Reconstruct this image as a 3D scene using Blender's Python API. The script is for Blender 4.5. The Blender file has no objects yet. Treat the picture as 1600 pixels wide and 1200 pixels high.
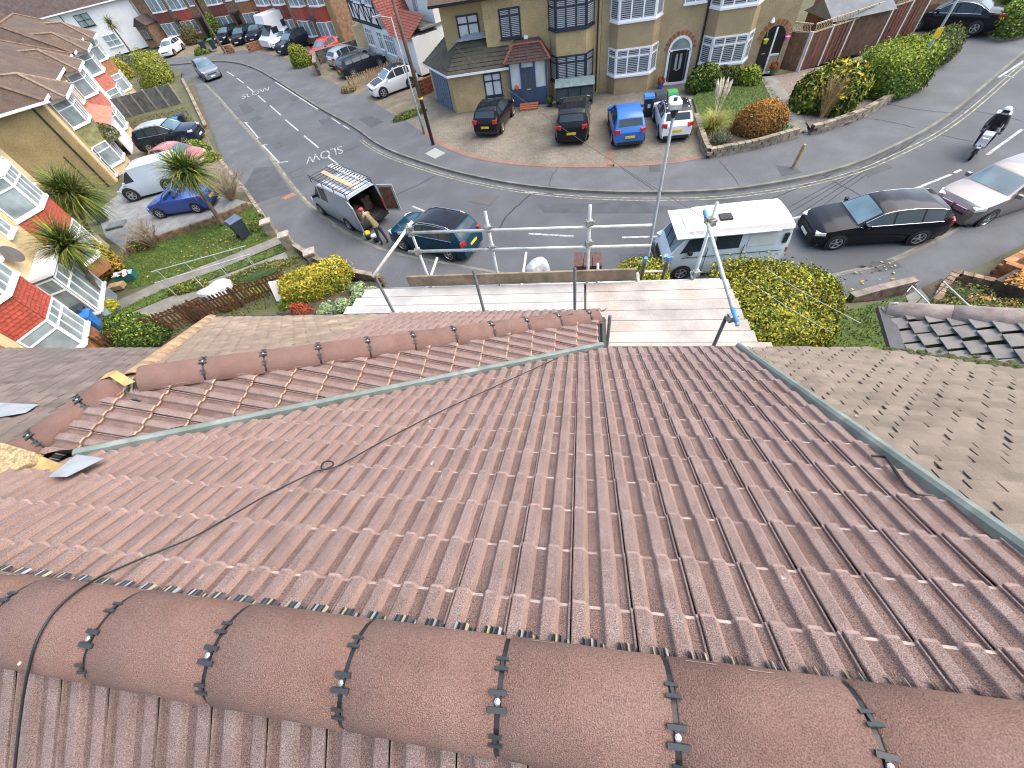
import bpy, bmesh, math, random
import numpy as np
from mathutils import Vector, Matrix
R = math.radians
rnd = random.Random(7)
scene = bpy.context.scene
COL = scene.collection

# ------------------------------------------------------------------ camera
CAM_H = 11.0
AX = np.array([[0.98522149, 0.01548205, -0.17058406],      # world X, Y, Z axes seen in camera space (x right, y down, z forward)
               [0.11038563, -0.81890204, 0.56321796],
               [-0.13097187, -0.57372447, -0.80850888]])
FPX = 606.0; ZOOM = 1.0
cam_d = bpy.data.cameras.new('camera'); cam = bpy.data.objects.new('camera', cam_d); COL.objects.link(cam)
cam_d.sensor_width = 36.0; cam_d.lens = FPX * ZOOM / 1600 * 36.0; cam_d.clip_start = 0.05; cam_d.clip_end = 2000
r_, u_, b_ = AX[:, 0], -AX[:, 1], -AX[:, 2]
cam.matrix_world = Matrix(((r_[0], u_[0], b_[0], 0), (r_[1], u_[1], b_[1], 0), (r_[2], u_[2], b_[2], CAM_H), (0, 0, 0, 1)))
scene.camera = cam
# ------------------------------------------------------------------ sky, sun, exposure
SUN_EL, SUN_AZ = R(60.0), R(75.0)          # azimuth clockwise from +Y
world = bpy.data.worlds.new('World'); scene.world = world; world.use_nodes = True
wn = world.node_tree; bg = wn.nodes['Background']
sky = wn.nodes.new('ShaderNodeTexSky'); sky.sky_type = 'NISHITA'; sky.sun_disc = False
sky.sun_elevation = SUN_EL; sky.sun_rotation = SUN_AZ; sky.air_density = 1.0; sky.dust_density = 3.0; sky.ozone_density = 1.0
wn.links.new(sky.outputs[0], bg.inputs[0]); bg.inputs[1].default_value = 0.15
sd = bpy.data.lights.new('sun', 'SUN'); sd.energy = 1.0; sd.angle = R(75); sd.color = (1.0, 0.96, 0.91)
sun = bpy.data.objects.new('sun', sd); COL.objects.link(sun)
sdir = Vector((math.sin(SUN_AZ) * math.cos(SUN_EL), math.cos(SUN_AZ) * math.cos(SUN_EL), math.sin(SUN_EL)))
sun.rotation_euler = sdir.to_track_quat('Z', 'Y').to_euler()
vs = scene.view_settings; vs.view_transform = 'Standard'; vs.look = 'None'; vs.gamma = 1.0; vs.exposure = 1.6; vs.use_white_balance = True; vs.white_balance_temperature = 7000; vs.use_curve_mapping = False
scene.render.engine = 'CYCLES'
scene.cycles.filter_width = 1.1; scene.cycles.max_bounces = 6; scene.cycles.diffuse_bounces = 3; scene.cycles.glossy_bounces = 3; scene.cycles.transmission_bounces = 4
scene.cycles.transparent_max_bounces = 6

# ------------------------------------------------------------------ helpers
def at(px, py, z=0.0):
    """a point of the place: photograph position carried onto the level plane at height z"""
    r = AX @ np.array([px - 800.0, py - 600.0, FPX]); t = (z - CAM_H) / r[2]
    return Vector((r[0] * t, r[1] * t, z))
def on_plane(px, py, p0, n):
    r = Vector(AX @ np.array([px - 800.0, py - 600.0, FPX])); o = Vector((0, 0, CAM_H)); n = Vector(n)
    return o + r * ((Vector(p0) - o).dot(n) / r.dot(n))
def lerp(a, b, t): return a + (b - a) * t
MATS = {}
def mat(name, col, rough=0.8, var=0.15, scale=4.0, bump=0.0, bscale=40.0, metal=0.0, rand=0.0, col2=None, spec=0.5, stain=None, sscale=0.6, coat=0.0, fine=0.0, fscale=120.0, emit=None, thr=(0.35, 0.75)):
    if name in MATS: return MATS[name]
    m = bpy.data.materials.new(name); m.use_nodes = True; nt = m.node_tree; N = nt.nodes; L = nt.links
    p = N['Principled BSDF']; p.inputs['Roughness'].default_value = rough; p.inputs['Metallic'].default_value = metal
    p.inputs['Specular IOR Level'].default_value = spec
    if coat: p.inputs['Coat Weight'].default_value = coat; p.inputs['Coat Roughness'].default_value = 0.08
    c = (*col, 1)
    geo = N.new('ShaderNodeNewGeometry')
    def noise(s, d=3.0):
        n = N.new('ShaderNodeTexNoise'); n.inputs['Scale'].default_value = s; n.inputs['Detail'].default_value = d
        L.new(geo.outputs['Position'], n.inputs['Vector']); return n.outputs['Fac']
    def ramp(f, lo, hi):
        mr = N.new('ShaderNodeMapRange'); mr.inputs['From Min'].default_value = lo; mr.inputs['From Max'].default_value = hi
        L.new(f, mr.inputs['Value']); return mr.outputs['Result']
    def mix(fac, a, b, bt='MIX'):
        x = N.new('ShaderNodeMix'); x.data_type = 'RGBA'; x.blend_type = bt
        for s, v in ((x.inputs['Factor'], fac), (x.inputs['A'], a), (x.inputs['B'], b)):
            if isinstance(v, (int, float)): s.default_value = v
            elif isinstance(v, tuple): s.default_value = v
            else: L.new(v, s)
        return x.outputs['Result']
    cur = c
    if var or col2:
        c2 = (*col2, 1) if col2 else tuple(max(0, k * (1 - 1.6 * var)) for k in col) + (1,)
        c1 = c if col2 else tuple(min(1, k * (1 + var)) for k in col) + (1,)
        cur = mix(ramp(noise(scale), 0.3, 0.7), c1, c2)
    if stain: cur = mix(ramp(noise(sscale, 5), *thr), cur, (*stain, 1))
    if fine:
        g = ramp(noise(fscale, 2), 0.3, 0.7)
        mu = N.new('ShaderNodeMapRange'); mu.inputs['To Min'].default_value = 1 - fine; mu.inputs['To Max'].default_value = 1 + fine; L.new(g, mu.inputs['Value'])
        cur = mix(1.0, cur, mu.outputs['Result'], 'MULTIPLY')
    if rand:
        oi = N.new('ShaderNodeObjectInfo'); hsv = N.new('ShaderNodeHueSaturation')
        mr = N.new('ShaderNodeMapRange'); mr.inputs['To Min'].default_value = 1 - rand; mr.inputs['To Max'].default_value = 1 + rand
        L.new(oi.outputs['Random'], mr.inputs['Value']); L.new(mr.outputs['Result'], hsv.inputs['Value'])
        if isinstance(cur, tuple): hsv.inputs['Color'].default_value = cur
        else: L.new(cur, hsv.inputs['Color'])
        cur = hsv.outputs['Color']
    if isinstance(cur, tuple): p.inputs['Base Color'].default_value = cur
    else: L.new(cur, p.inputs['Base Color'])
    if bump:
        b = N.new('ShaderNodeBump'); b.inputs['Strength'].default_value = bump; b.inputs['Distance'].default_value = 0.01
        L.new(noise(bscale, 4), b.inputs['Height']); L.new(b.outputs['Normal'], p.inputs['Normal'])
    if emit: p.inputs['Emission Color'].default_value = (*emit[:3], 1); p.inputs['Emission Strength'].default_value = emit[3]
    MATS[name] = m; return m

class MB:
    """collects shapes; build() links them as one mesh object"""
    def __init__(s): s.v = []; s.f = []; s.m = []; s.mi = 0
    def add(s, vs, fs):
        o = len(s.v); s.v += [tuple(x) for x in vs]; s.f += [tuple(i + o for i in f) for f in fs]; s.m += [s.mi] * len(fs); return s
    def quad(s, *p): return s.add(p, [tuple(range(len(p)))])
    def box(s, c, d, rz=0.0, M=None):
        x, y, z = d[0] / 2, d[1] / 2, d[2] / 2
        vs = [Vector((a * x, b * y, e * z)) for e in (-1, 1) for b in (-1, 1) for a in (-1, 1)]
        Q = M if M is not None else Matrix.Rotation(rz, 3, 'Z')
        c = Vector(c); vs = [c + Q @ v for v in vs]
        return s.add(vs, [(0, 2, 3, 1), (4, 5, 7, 6), (0, 1, 5, 4), (2, 6, 7, 3), (0, 4, 6, 2), (1, 3, 7, 5)])
    def bar(s, a, b, w, h, up=(0, 0, 1)):
        a, b = Vector(a), Vector(b); d = b - a; L = d.length; d.normalize(); up = Vector(up)
        sd_ = d.cross(up)
        if sd_.length < 1e-4: sd_ = d.cross(Vector((0, 1, 0)))
        sd_.normalize(); u = sd_.cross(d); M = Matrix((sd_, d, u)).transposed()
        return s.box((a + b) / 2, (w, L, h), M=M)
    def tube(s, path, r, n=8, cap=True):
        path = [Vector(p) for p in path]; rings = []; prev = None
        for i, p in enumerate(path):
            t = (path[min(i + 1, len(path) - 1)] - path[max(i - 1, 0)]).normalized()
            if prev is None: u = t.orthogonal().normalized()
            else: u = (prev - t * prev.dot(t)).normalized()
            prev = u; w = t.cross(u); rr = r[i] if isinstance(r, (list, tuple)) else r
            rings.append([p + (u * math.cos(2 * math.pi * k / n) + w * math.sin(2 * math.pi * k / n)) * rr for k in range(n)])
        vs = [q for g in rings for q in g]; fs = []
        for i in range(len(rings) - 1):
            for k in range(n): fs.append((i * n + k, i * n + (k + 1) % n, (i + 1) * n + (k + 1) % n, (i + 1) * n + k))
        if cap: fs += [tuple(range(n))[::-1], tuple((len(rings) - 1) * n + k for k in range(n))]
        return s.add(vs, fs)
    def prism(s, poly, d, org=(0, 0, 0), ex=(1, 0, 0), ey=(0, 1, 0)):
        """2D polygon in the ex,ey frame, extruded by vector d"""
        o, ex, ey, d = Vector(org), Vector(ex), Vector(ey), Vector(d); n = len(poly)
        a = [o + ex * p[0] + ey * p[1] for p in poly]; b = [p + d for p in a]
        return s.add(a + b, [tuple(range(n))[::-1], tuple(range(n, 2 * n))] + [(i, (i + 1) % n, n + (i + 1) % n, n + i) for i in range(n)])
    def lathe(s, prof, c=(0, 0, 0), n=16, axis=(0, 0, 1)):
        ax = Vector(axis).normalized(); u = ax.orthogonal().normalized(); w = ax.cross(u); c = Vector(c); vs = []; fs = []
        for r, z in prof: vs += [c + ax * z + (u * math.cos(2 * math.pi * k / n) + w * math.sin(2 * math.pi * k / n)) * r for k in range(n)]
        for i in range(len(prof) - 1):
            for k in range(n): fs.append((i * n + k, i * n + (k + 1) % n, (i + 1) * n + (k + 1) % n, (i + 1) * n + k))
        if prof[0][0] > 1e-4: fs.append(tuple(range(n))[::-1])
        if prof[-1][0] > 1e-4: fs.append(tuple((len(prof) - 1) * n + k for k in range(n)))
        return s.add(vs, fs)
    def mesh(s, name, mats, smooth=False):
        me = bpy.data.meshes.new(name); me.from_pydata(s.v, [], s.f)
        for m in (mats if isinstance(mats, (list, tuple)) else [mats]): me.materials.append(m)
        if isinstance(mats, (list, tuple)) and len(mats) > 1: me.polygons.foreach_set('material_index', s.m)
        if smooth: me.polygons.foreach_set('use_smooth', [True] * len(me.polygons))
        me.update(); return me
    def build(s, name, mats, parent=None, smooth=False, loc=None, **k):
        return link(name, s.mesh(name, mats, smooth), parent, loc=loc, **k)
def link(name, me, parent=None, loc=None, rz=0.0, M=None):
    o = bpy.data.objects.new(name, me); COL.objects.link(o)
    if parent is not None: o.parent = parent
    if M is not None: o.matrix_local = M
    else:
        if loc is not None: o.location = loc
        if rz: o.rotation_euler = (0, 0, rz)
    return o
def tag(o, label=None, cat=None, group=None, kind=None):
    if label: o['label'] = label
    if cat: o['category'] = cat
    if group: o['group'] = group
    if kind: o['kind'] = kind
    return o
def thing(name, label, cat, loc=(0, 0, 0), rz=0.0, group=None):
    o = bpy.data.objects.new(name, None); COL.objects.link(o); o.empty_display_size = 0.3
    o.location = loc; o.rotation_euler = (0, 0, rz)
    return tag(o, label, cat, group)
def copy_tree(o, parent=None):
    c = o.copy(); COL.objects.link(c)
    if parent is not None: c.parent = parent
    for ch in list(o.children): copy_tree(ch, c)
    return c
def np_mesh(name, verts, faces_n, mats, smooth=False, midx=None):
    """verts (N,3), faces as an (M,k) array"""
    me = bpy.data.meshes.new(name); V = np.asarray(verts, np.float32); F = np.asarray(faces_n, np.int32); k = F.shape[1]
    me.vertices.add(len(V)); me.vertices.foreach_set('co', V.ravel())
    me.loops.add(F.size); me.loops.foreach_set('vertex_index', F.ravel())
    me.polygons.add(len(F)); me.polygons.foreach_set('loop_start', np.arange(0, F.size, k, dtype=np.int32))
    for m in (mats if isinstance(mats, (list, tuple)) else [mats]): me.materials.append(m)
    if midx is not None: me.polygons.foreach_set('material_index', np.asarray(midx, np.int32))
    if smooth: me.polygons.foreach_set('use_smooth', np.ones(len(F), bool))
    me.update(calc_edges=True); me.validate(); return me
# ================================================================== the roof under the camera
TP = 0.6667                                     # tangent of the main pitch
PITCH = math.atan(TP); CP, SP = math.cos(PITCH), math.sin(PITCH)
Z0 = 9.4256                                     # main slope plane: z = Z0 - TP * y
RY = -0.11; RZ = Z0 - TP * RY                   # apex line of the main ridge
EY, EZ = 2.985, Z0 - TP * 2.985                 # main eaves
TW, TG = 0.2194, 0.262                          # tile cover width and gauge
M_tile = mat('concrete_roof_tile', (0.238, 0.168, 0.150), 0.9, 0.10, 5.0, 0.9, 260, rand=0.06, stain=(0.29, 0.225, 0.205), sscale=9.0, fine=0.62, fscale=280.0, thr=(0.5, 0.8))
M_ridge = mat('concrete_ridge_tile', (0.212, 0.118, 0.092), 0.85, 0.12, 7.0, 1.0, 260, rand=0.06, stain=(0.225, 0.14, 0.115), sscale=5.0, fine=0.45, fscale=270.0)
M_lime = mat('lime_bloom', (0.36, 0.30, 0.27), 0.9, 0.25, 40)
M_blackpl = mat('black_plastic', (0.012, 0.014, 0.017), 0.5, 0.2, 30)
M_grey_pl = mat('dark_grey_plastic', (0.028, 0.033, 0.037), 0.45, 0.1, 30)
M_grp = mat('grey_green_valley', (0.15, 0.185, 0.165), 0.5, 0.12, 8, stain=(0.3, 0.33, 0.31), sscale=5, thr=(0.5, 0.8))
M_screw = mat('screw_steel', (0.6, 0.6, 0.58), 0.35, metal=0.9)
M_mortar = mat('mustard_mortar', (0.42, 0.29, 0.12), 0.95, 0.2, 12, 0.6, 90)
M_felt = mat('roof_underlay', (0.02, 0.02, 0.022), 0.95)
house = thing('terraced_house', 'house under the camera with new brown interlocking roof tiles and ridge', 'house')

def roll_profile(w):
    P = [(0.008, 0.019), (0.025, 0.022), (0.20, 0.023), (0.225, 0.020), (0.275, 0.004), (0.295, 0.001), (0.475, 0.001), (0.49, 0.005), (0.525, 0.020), (0.545, 0.023),
         (0.71, 0.023), (0.735, 0.020), (0.785, 0.004), (0.805, 0.001), (0.945, 0.001), (0.955, 0.012), (0.985, 0.012)]
    return [(u * w, h) for u, h in P]
def tile_mb(w=TW, L=TG + 0.05, lift=0.027, th=0.02, nose=0):
    """interlocking tile: 0 raised rolls, 1 pale bloom, 2 nose edge, 3 pans, 4 outer roll flanks"""
    b = MB(); P = roll_profile(w); n = len(P); vs = []; ED = 0.011
    for y in (0.0, ED, L): vs += [(x, y, h + lift * (1 - y / L)) for x, h in P]
    vs += [(x, 0.004, h + lift - th) for x, h in P]
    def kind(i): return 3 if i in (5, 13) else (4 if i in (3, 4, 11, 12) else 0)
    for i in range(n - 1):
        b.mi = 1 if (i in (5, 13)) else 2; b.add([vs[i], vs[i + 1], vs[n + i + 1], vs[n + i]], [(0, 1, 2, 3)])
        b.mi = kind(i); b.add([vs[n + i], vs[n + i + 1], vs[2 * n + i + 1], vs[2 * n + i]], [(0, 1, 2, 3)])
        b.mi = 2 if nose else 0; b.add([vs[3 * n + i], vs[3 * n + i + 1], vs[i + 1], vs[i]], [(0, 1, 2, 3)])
    b.mi = 0; b.add([vs[0], vs[2 * n], vs[3 * n]], [(0, 1, 2)]); b.add([vs[n - 1], vs[3 * n + n - 1], vs[3 * n - 1]], [(0, 1, 2)])
    return b
M_edge = mat('nose_edge_highlight', (0.275, 0.196, 0.172), 0.9, 0.2, 20)  # paler rim: catch light painted along the tile noses
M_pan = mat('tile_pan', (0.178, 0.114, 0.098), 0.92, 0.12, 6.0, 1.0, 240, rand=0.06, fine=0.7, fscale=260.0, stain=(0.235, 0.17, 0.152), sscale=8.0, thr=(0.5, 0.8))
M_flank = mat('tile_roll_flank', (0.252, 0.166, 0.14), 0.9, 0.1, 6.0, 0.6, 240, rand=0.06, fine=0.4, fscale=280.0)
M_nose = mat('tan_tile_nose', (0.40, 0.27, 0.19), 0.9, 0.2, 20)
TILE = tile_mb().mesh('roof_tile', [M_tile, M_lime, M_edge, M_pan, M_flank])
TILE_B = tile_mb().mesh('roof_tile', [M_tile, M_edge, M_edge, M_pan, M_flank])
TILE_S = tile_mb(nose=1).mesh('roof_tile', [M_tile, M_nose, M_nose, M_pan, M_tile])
def frame(org, xdir, up):
    x = Vector(xdir).normalized(); y = Vector(up).normalized(); z = x.cross(y); o = Vector(org)
    if z.z < 0: z = -z
    return Matrix(((x[0], y[0], z[0], o[0]), (x[1], y[1], z[1], o[1]), (x[2], y[2], z[2], o[2]), (0, 0, 0, 1)))
def cut_mesh(me, M, planes):
    """keep what lies on the positive side of every plane (point, normal)"""
    bm = bmesh.new(); bm.from_mesh(me); bm.transform(M)
    for p, n in planes:
        bmesh.ops.bisect_plane(bm, geom=bm.verts[:] + bm.edges[:] + bm.faces[:], plane_co=p, plane_no=n, clear_inner=True)
    if not bm.faces: bm.free(); return None
    bm.transform(M.inverted()); out = bpy.data.meshes.new(me.name); bm.to_mesh(out); bm.free()
    for m in me.materials: out.materials.append(m)
    return out
def lay(parent, name, meshes, F, x_off, w, gauge, courses, cols, planes, L, jig=0.0, stagger=0.0, limit=None, stuff_name=None, key=None):
    """tiles of one slope: F = frame whose y axis runs up the slope; returns the objects"""
    todo = []
    for c in range(courses):
        for k in range(cols):
            x = x_off + k * w + (stagger * w if c % 2 else 0); y = c * gauge
            cs = [F @ Vector((x + a, y + b, 0.02)) for a in (0, w) for b in (0, L)]
            ins = [all((q - Vector(p)).dot(Vector(n)) >= 0 for q in cs) for p, n in planes]
            out = any(all((q - Vector(p)).dot(Vector(n)) < 0 for q in cs) for p, n in planes)
            if out: continue
            todo.append((x, y, all(ins), F @ Vector((x + w / 2, y, 0))))
    if key: todo.sort(key=lambda t: key(t[3]))
    objs = []; rest = MB()
    for i, (x, y, whole, _) in enumerate(todo):
        me = meshes[rnd.randrange(len(meshes))]
        J = Matrix.Rotation(rnd.gauss(0, jig), 4, 'Z') @ Matrix.Rotation(rnd.gauss(0, jig * 1.2), 4, 'Y') if jig else Matrix.Identity(4)
        M = F @ Matrix.Translation((x + (rnd.gauss(0, jig * 0.1) if jig else 0), y + (rnd.gauss(0, 0.002) if jig else 0), rnd.uniform(0, 0.0015))) @ J
        if not whole:
            me = cut_mesh(me, M, planes)
            if me is None: continue
        if limit is not None and i >= limit:
            rest.add([M @ v.co for v in me.vertices], [tuple(p.vertices) for p in me.polygons]); continue
        objs.append(link(name, me, parent, M=M))
    if rest.v: tag(rest.build(stuff_name or name, me.materials[0], parent), kind='stuff')
    return objs
# --- key points
C_ = Vector((0.2, 3.55, 7.436)); A_ = Vector((-3.51, 1.37, 8.957)); V0 = Vector((0.2, EY, EZ)); VT = Vector((-3.36, 0.80, Z0 - TP * 0.80))
S_T = (VT.z - V0.z) / (V0.x - VT.x)             # tangent of the side slope of the front projection
up_n = Vector((0, 0, 1))
def vplane(a, b, keep):                          # vertical plane through a, b that keeps the side of the point keep
    d = (Vector(b) - Vector(a)); n = Vector((-d.y, d.x, 0)).normalized()
    if (Vector(keep) - Vector(a)).dot(n) < 0: n = -n
    return (Vector(a), n)
XR = 1.78                                        # party line with the house on the right
# underlay sheets
b = MB(); e = 0.03
b.quad((-4.3, RY, RZ - e), (-4.3, 0.6, Z0 - TP * 0.6 - e), (VT.x, VT.y, VT.z - e), (V0.x, V0.y, V0.z - e), (XR, EY, EZ - e), (XR, RY, RZ - e))
b.quad((-4.3, RY, RZ - e), (XR, RY, RZ - e), (XR, RY - 3.1, RZ - e - TP * 3.1), (-4.3, RY - 3.1, RZ - e - TP * 3.1))
b.quad((V0.x, V0.y, V0.z - e), (VT.x, VT.y, VT.z - e), (-3.7, 0.80, 8.93), (A_.x - 0.1, A_.y, A_.z - e), (C_.x, C_.y, C_.z - e))
b.quad((C_.x, C_.y, C_.z - e), (A_.x, A_.y, A_.z - e), (-5.51, 3.6, 7.436 - e))
b.build('roof_deck', M_felt, house)
mains = [TILE, TILE, TILE_B]
# main slope: frame origin at the eaves, x to the right, y up the slope
Fm = frame((-0.0155 - 22 * TW, EY, EZ), (1, 0, 0), (0, -CP, SP))
pl = [vplane(VT + Vector((0.02, -0.02, 0)), V0 + Vector((0.03, 0, 0)), (1, 0, 0)), (Vector((XR - 0.03, 0, 0)), Vector((-1, 0, 0))), (Vector((0, RY + 0.02, 0)), Vector((0, 1, 0)))]
nea = lambda p: (p - Vector((0, 0.6, CAM_H))).length
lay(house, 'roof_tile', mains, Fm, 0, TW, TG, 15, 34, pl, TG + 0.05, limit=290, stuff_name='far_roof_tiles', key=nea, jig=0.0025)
# rear slope, just under the ridge
Fr = frame((2.6, RY - 1.9 * CP, RZ - 1.9 * SP), (-1, 0, 0), (0, CP, SP)); TILE_R = tile_mb(L=0.68).mesh('roof_tile', [M_tile, M_edge, M_edge, M_pan, M_flank])
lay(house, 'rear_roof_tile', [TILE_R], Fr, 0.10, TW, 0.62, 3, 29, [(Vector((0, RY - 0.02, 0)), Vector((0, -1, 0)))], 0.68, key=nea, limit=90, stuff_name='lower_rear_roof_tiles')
# side slope of the front projection: falls towards +X
sc, ss = 1 / math.hypot(1, S_T), S_T / math.hypot(1, S_T)
Fs = frame((0.2, 0.5, V0.z), (0, 1, 0), (-sc, 0, ss))
pls = [vplane(VT - Vector((0.03, -0.05, 0)), V0 + Vector((-0.03, 0.02, 0)), (-2, 3, 0)), vplane(C_, A_, (0, 3, 0)), vplane(A_, (-3.62, 0.6, 0), (-3, 1, 0)), (Vector((0, 3.55, 0)), Vector((0, -1, 0)))]
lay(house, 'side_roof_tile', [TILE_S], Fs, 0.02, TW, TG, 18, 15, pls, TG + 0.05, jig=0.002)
# front slope of the projection: falls towards +Y, new tiles up to the party line
PX = -2.55
f_up = Vector((0, A_.y - 3.6, A_.z - 7.436)).normalized()
Ff = frame((PX, 3.6, 7.436), (1, 0, 0), f_up)
plf = [vplane(C_, A_, (-2, 3.5, 0))]
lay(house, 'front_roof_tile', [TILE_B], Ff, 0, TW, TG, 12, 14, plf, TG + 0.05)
# old plain tiles on the other half of the front slope
M_plain_tan = mat('old_tan_plain_tile', (0.27, 0.205, 0.15), 0.95, 0.2, 6, 0.5, 120, rand=0.15, stain=(0.2, 0.16, 0.12), sscale=3)
M_plain_grey = mat('old_grey_plain_tile', (0.17, 0.135, 0.115), 0.95, 0.2, 5, 0.5, 120, rand=0.15, stain=(0.1, 0.085, 0.07), sscale=2)
M_plain_right = mat('weathered_plain_tile', (0.19, 0.155, 0.122), 0.95, 0.15, 5, 0.6, 150, rand=0.12, stain=(0.25, 0.165, 0.125), sscale=0.9, fine=0.25, fscale=250, thr=(0.55, 0.75))
M_moss = mat('roof_moss', (0.07, 0.085, 0.02), 1.0, 0.4, 30, 1.0, 80, col2=(0.03, 0.035, 0.01))
M_lead = mat('lead_sheet', (0.25, 0.28, 0.3), 0.55, 0.2, 9, stain=(0.3, 0.33, 0.35), sscale=6)
def plain(w, L, th, m, camber=0.006, lift=0.022):
    b = MB(); n = 4; vs = []
    for y, dz in ((0, lift), (L, 0)):
        vs += [(w * (0.03 + 0.94 * i / n), y, dz + camber * (1 - (2 * i / n - 1) ** 2)) for i in range(n + 1)]
    vs += [(x, y + 0.001, z - th) for x, y, z in vs[:n + 1]]; k = n + 1
    fs = [(i, i + 1, k + i + 1, k + i) for i in range(n)] + [(2 * k + i, 2 * k + i + 1, i + 1, i) for i in range(n)] + [(0, k, 2 * k), (n, 2 * k + n, k + n)]
    return b.add(vs, fs).mesh('plain_tile', m)
# --- ridge and hip tiles
def half_round(L, r, m, rise=1.0, lip=0.012, n=14, name='ridge_tile', a0=8):
    b = MB(); vs = []; fs = []
    xs = [0, 0.004, L - 0.004, L]; rr = [r - 0.005, r, r, r - 0.005]
    for x, q in zip(xs, rr):
        for i in range(n + 1):
            a = R(a0) + (math.pi - 2 * R(a0)) * i / n; vs.append((x, q * math.cos(a), q * math.sin(a) * rise))
    k = n + 1
    for j in range(3): fs += [(j * k + i, (j + 1) * k + i, (j + 1) * k + i + 1, j * k + i + 1) for i in range(n)]
    o = len(vs)                                                            # inner skin
    for x in (0.002, L - 0.002):
        for i in range(n + 1):
            a = R(a0) + (math.pi - 2 * R(a0)) * i / n; vs.append((x, (r - 0.018) * math.cos(a), (r - 0.018) * math.sin(a) * rise))
    fs += [(o + i + 1, o + k + i + 1, o + k + i, o + i) for i in range(n)] + [(i + 1, o + i + 1, o + i, i) for i in range(n)] + [(3 * k + i, o + k + i, o + k + i + 1, 3 * k + i + 1) for i in range(n)]
    fs += [(0, 3 * k, o + k, o), (n, o + n, o + k + n, 3 * k + n)]
    return b.add(vs, fs).mesh(name, m, smooth=True)
def arc_band(x0, x1, r, rise, a0, a1, m, name, n=10):
    b = MB(); vs = []
    for x in (x0, x1):
        for i in range(n + 1):
            a = R(a0) + R(a1 - a0) * i / n; vs.append((x, r * math.cos(a), r * math.sin(a) * rise))
    k = n + 1; return b.add(vs, [(i, k + i, k + i + 1, i + 1) for i in range(n)]).mesh(name, m)
def ridge_run(a, b, first, L, r, rise, m, gap=0.014, clips=True, up=(0, 0, 1), count=None, name='ridge_tile', clip_angles=(62, 97, 130)):
    """capping tiles from a to b (points on the roof crease), first = offset of the first joint"""
    a, b = Vector(a), Vector(b); d = (b - a).normalized(); total = (b - a).length
    up = Vector(up); y = up.cross(d).normalized(); z = d.cross(y)
    F = Matrix(((d[0], y[0], z[0], a[0]), (d[1], y[1], z[1], a[1]), (d[2], y[2], z[2], a[2]), (0, 0, 0, 1)))
    me = half_round(L - gap, r, m, rise, name=name); x = first; i = 0
    band = arc_band(-gap - 0.002, 0.002, r - 0.006, rise, 14, 166, M_blackpl, 'joint_strip')
    h = MB(); h.box((0, 0, 0), (0.014, 0.05, 0.006)); h.box((0, 0.02, 0.002), (0.05, 0.013, 0.007)); h.box((0, -0.02, 0.002), (0.056, 0.014, 0.008)); hm = h.mesh('clip', M_grey_pl)
    s = MB(); s.lathe([(0.009, 0), (0.009, 0.004), (0.004, 0.007)], n=8); sm = s.mesh('screw', M_screw)
    while x < total - 0.02:
        mm = me
        if x + L > total + 0.02: mm = half_round(total - x, r, m, rise, name=name)
        J = Matrix.Rotation(rnd.gauss(0, 0.004), 4, 'X') @ Matrix.Rotation(rnd.gauss(0, 0.003), 4, 'Z')
        t = link(name, mm, house, M=F @ Matrix.Translation((x, 0, 0)) @ J)
        for _ in range(3):                                                     # pale scuffs along the lower edges
            a_ = R(rnd.choice((16, 20, 160, 164)) + rnd.uniform(-4, 4)); l_ = rnd.uniform(0.03, 0.10); u0 = rnd.uniform(0.02, max(0.03, L - 0.15)); q_ = MB(); rr_ = r + 0.0015
            q_.add([(u0, rr_ * math.cos(a_), rr_ * math.sin(a_) * rise), (u0 + l_, rr_ * math.cos(a_ + .01), rr_ * math.sin(a_ + .01) * rise), (u0 + l_ * .9, rr_ * math.cos(a_ + .04), rr_ * math.sin(a_ + .04) * rise), (u0 + l_ * .1, rr_ * math.cos(a_ + .035), rr_ * math.sin(a_ + .035) * rise)], [(0, 1, 2, 3)]); q_.build('lime_mark', M_lime, t)
        if clips and x > 0.02:
            js = link('joint_strip', band, t)
            for ai, ang in enumerate(clip_angles):
                q = R(ang + rnd.uniform(-3, 3)); c_, s_ = math.cos(q), math.sin(q) * rise
                nrm = Vector((0, c_, s_)).normalized(); tx = Vector((1, 0, 0)); ty = nrm.cross(tx)
                p = Vector((-gap / 2, (r + 0.003) * math.cos(q), (r + 0.003) * math.sin(q) * rise))
                K = Matrix(((1, ty[0], nrm[0], p[0]), (0, ty[1], nrm[1], p[1]), (0, ty[2], nrm[2], p[2]), (0, 0, 0, 1)))
                sz = 1.0 if ai == 1 else 0.72
                link('clip', hm, t, M=K @ Matrix.Rotation(rnd.gauss(0, 0.06), 4, 'Z') @ Matrix.Scale(sz, 4))
                if ai == 1: link('screw', sm, t, M=K @ Matrix.Translation((0, 0, 0.004)))
        x += L; i += 1
def ridge_x(px, py, z=9.60): return at(px, py, z).x
jx = [ridge_x(*p) for p in ((335, 1008), (548, 1045), (788, 1085), (1060, 1112))]
RL = (jx[-1] - jx[0]) / 3.0
x0 = jx[0] - 6 * RL
ridge_run((x0, RY, RZ - 0.03), (x0 + RL * 13, RY, RZ - 0.03), 0.0, RL, 0.152, 0.82, M_ridge)
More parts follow.
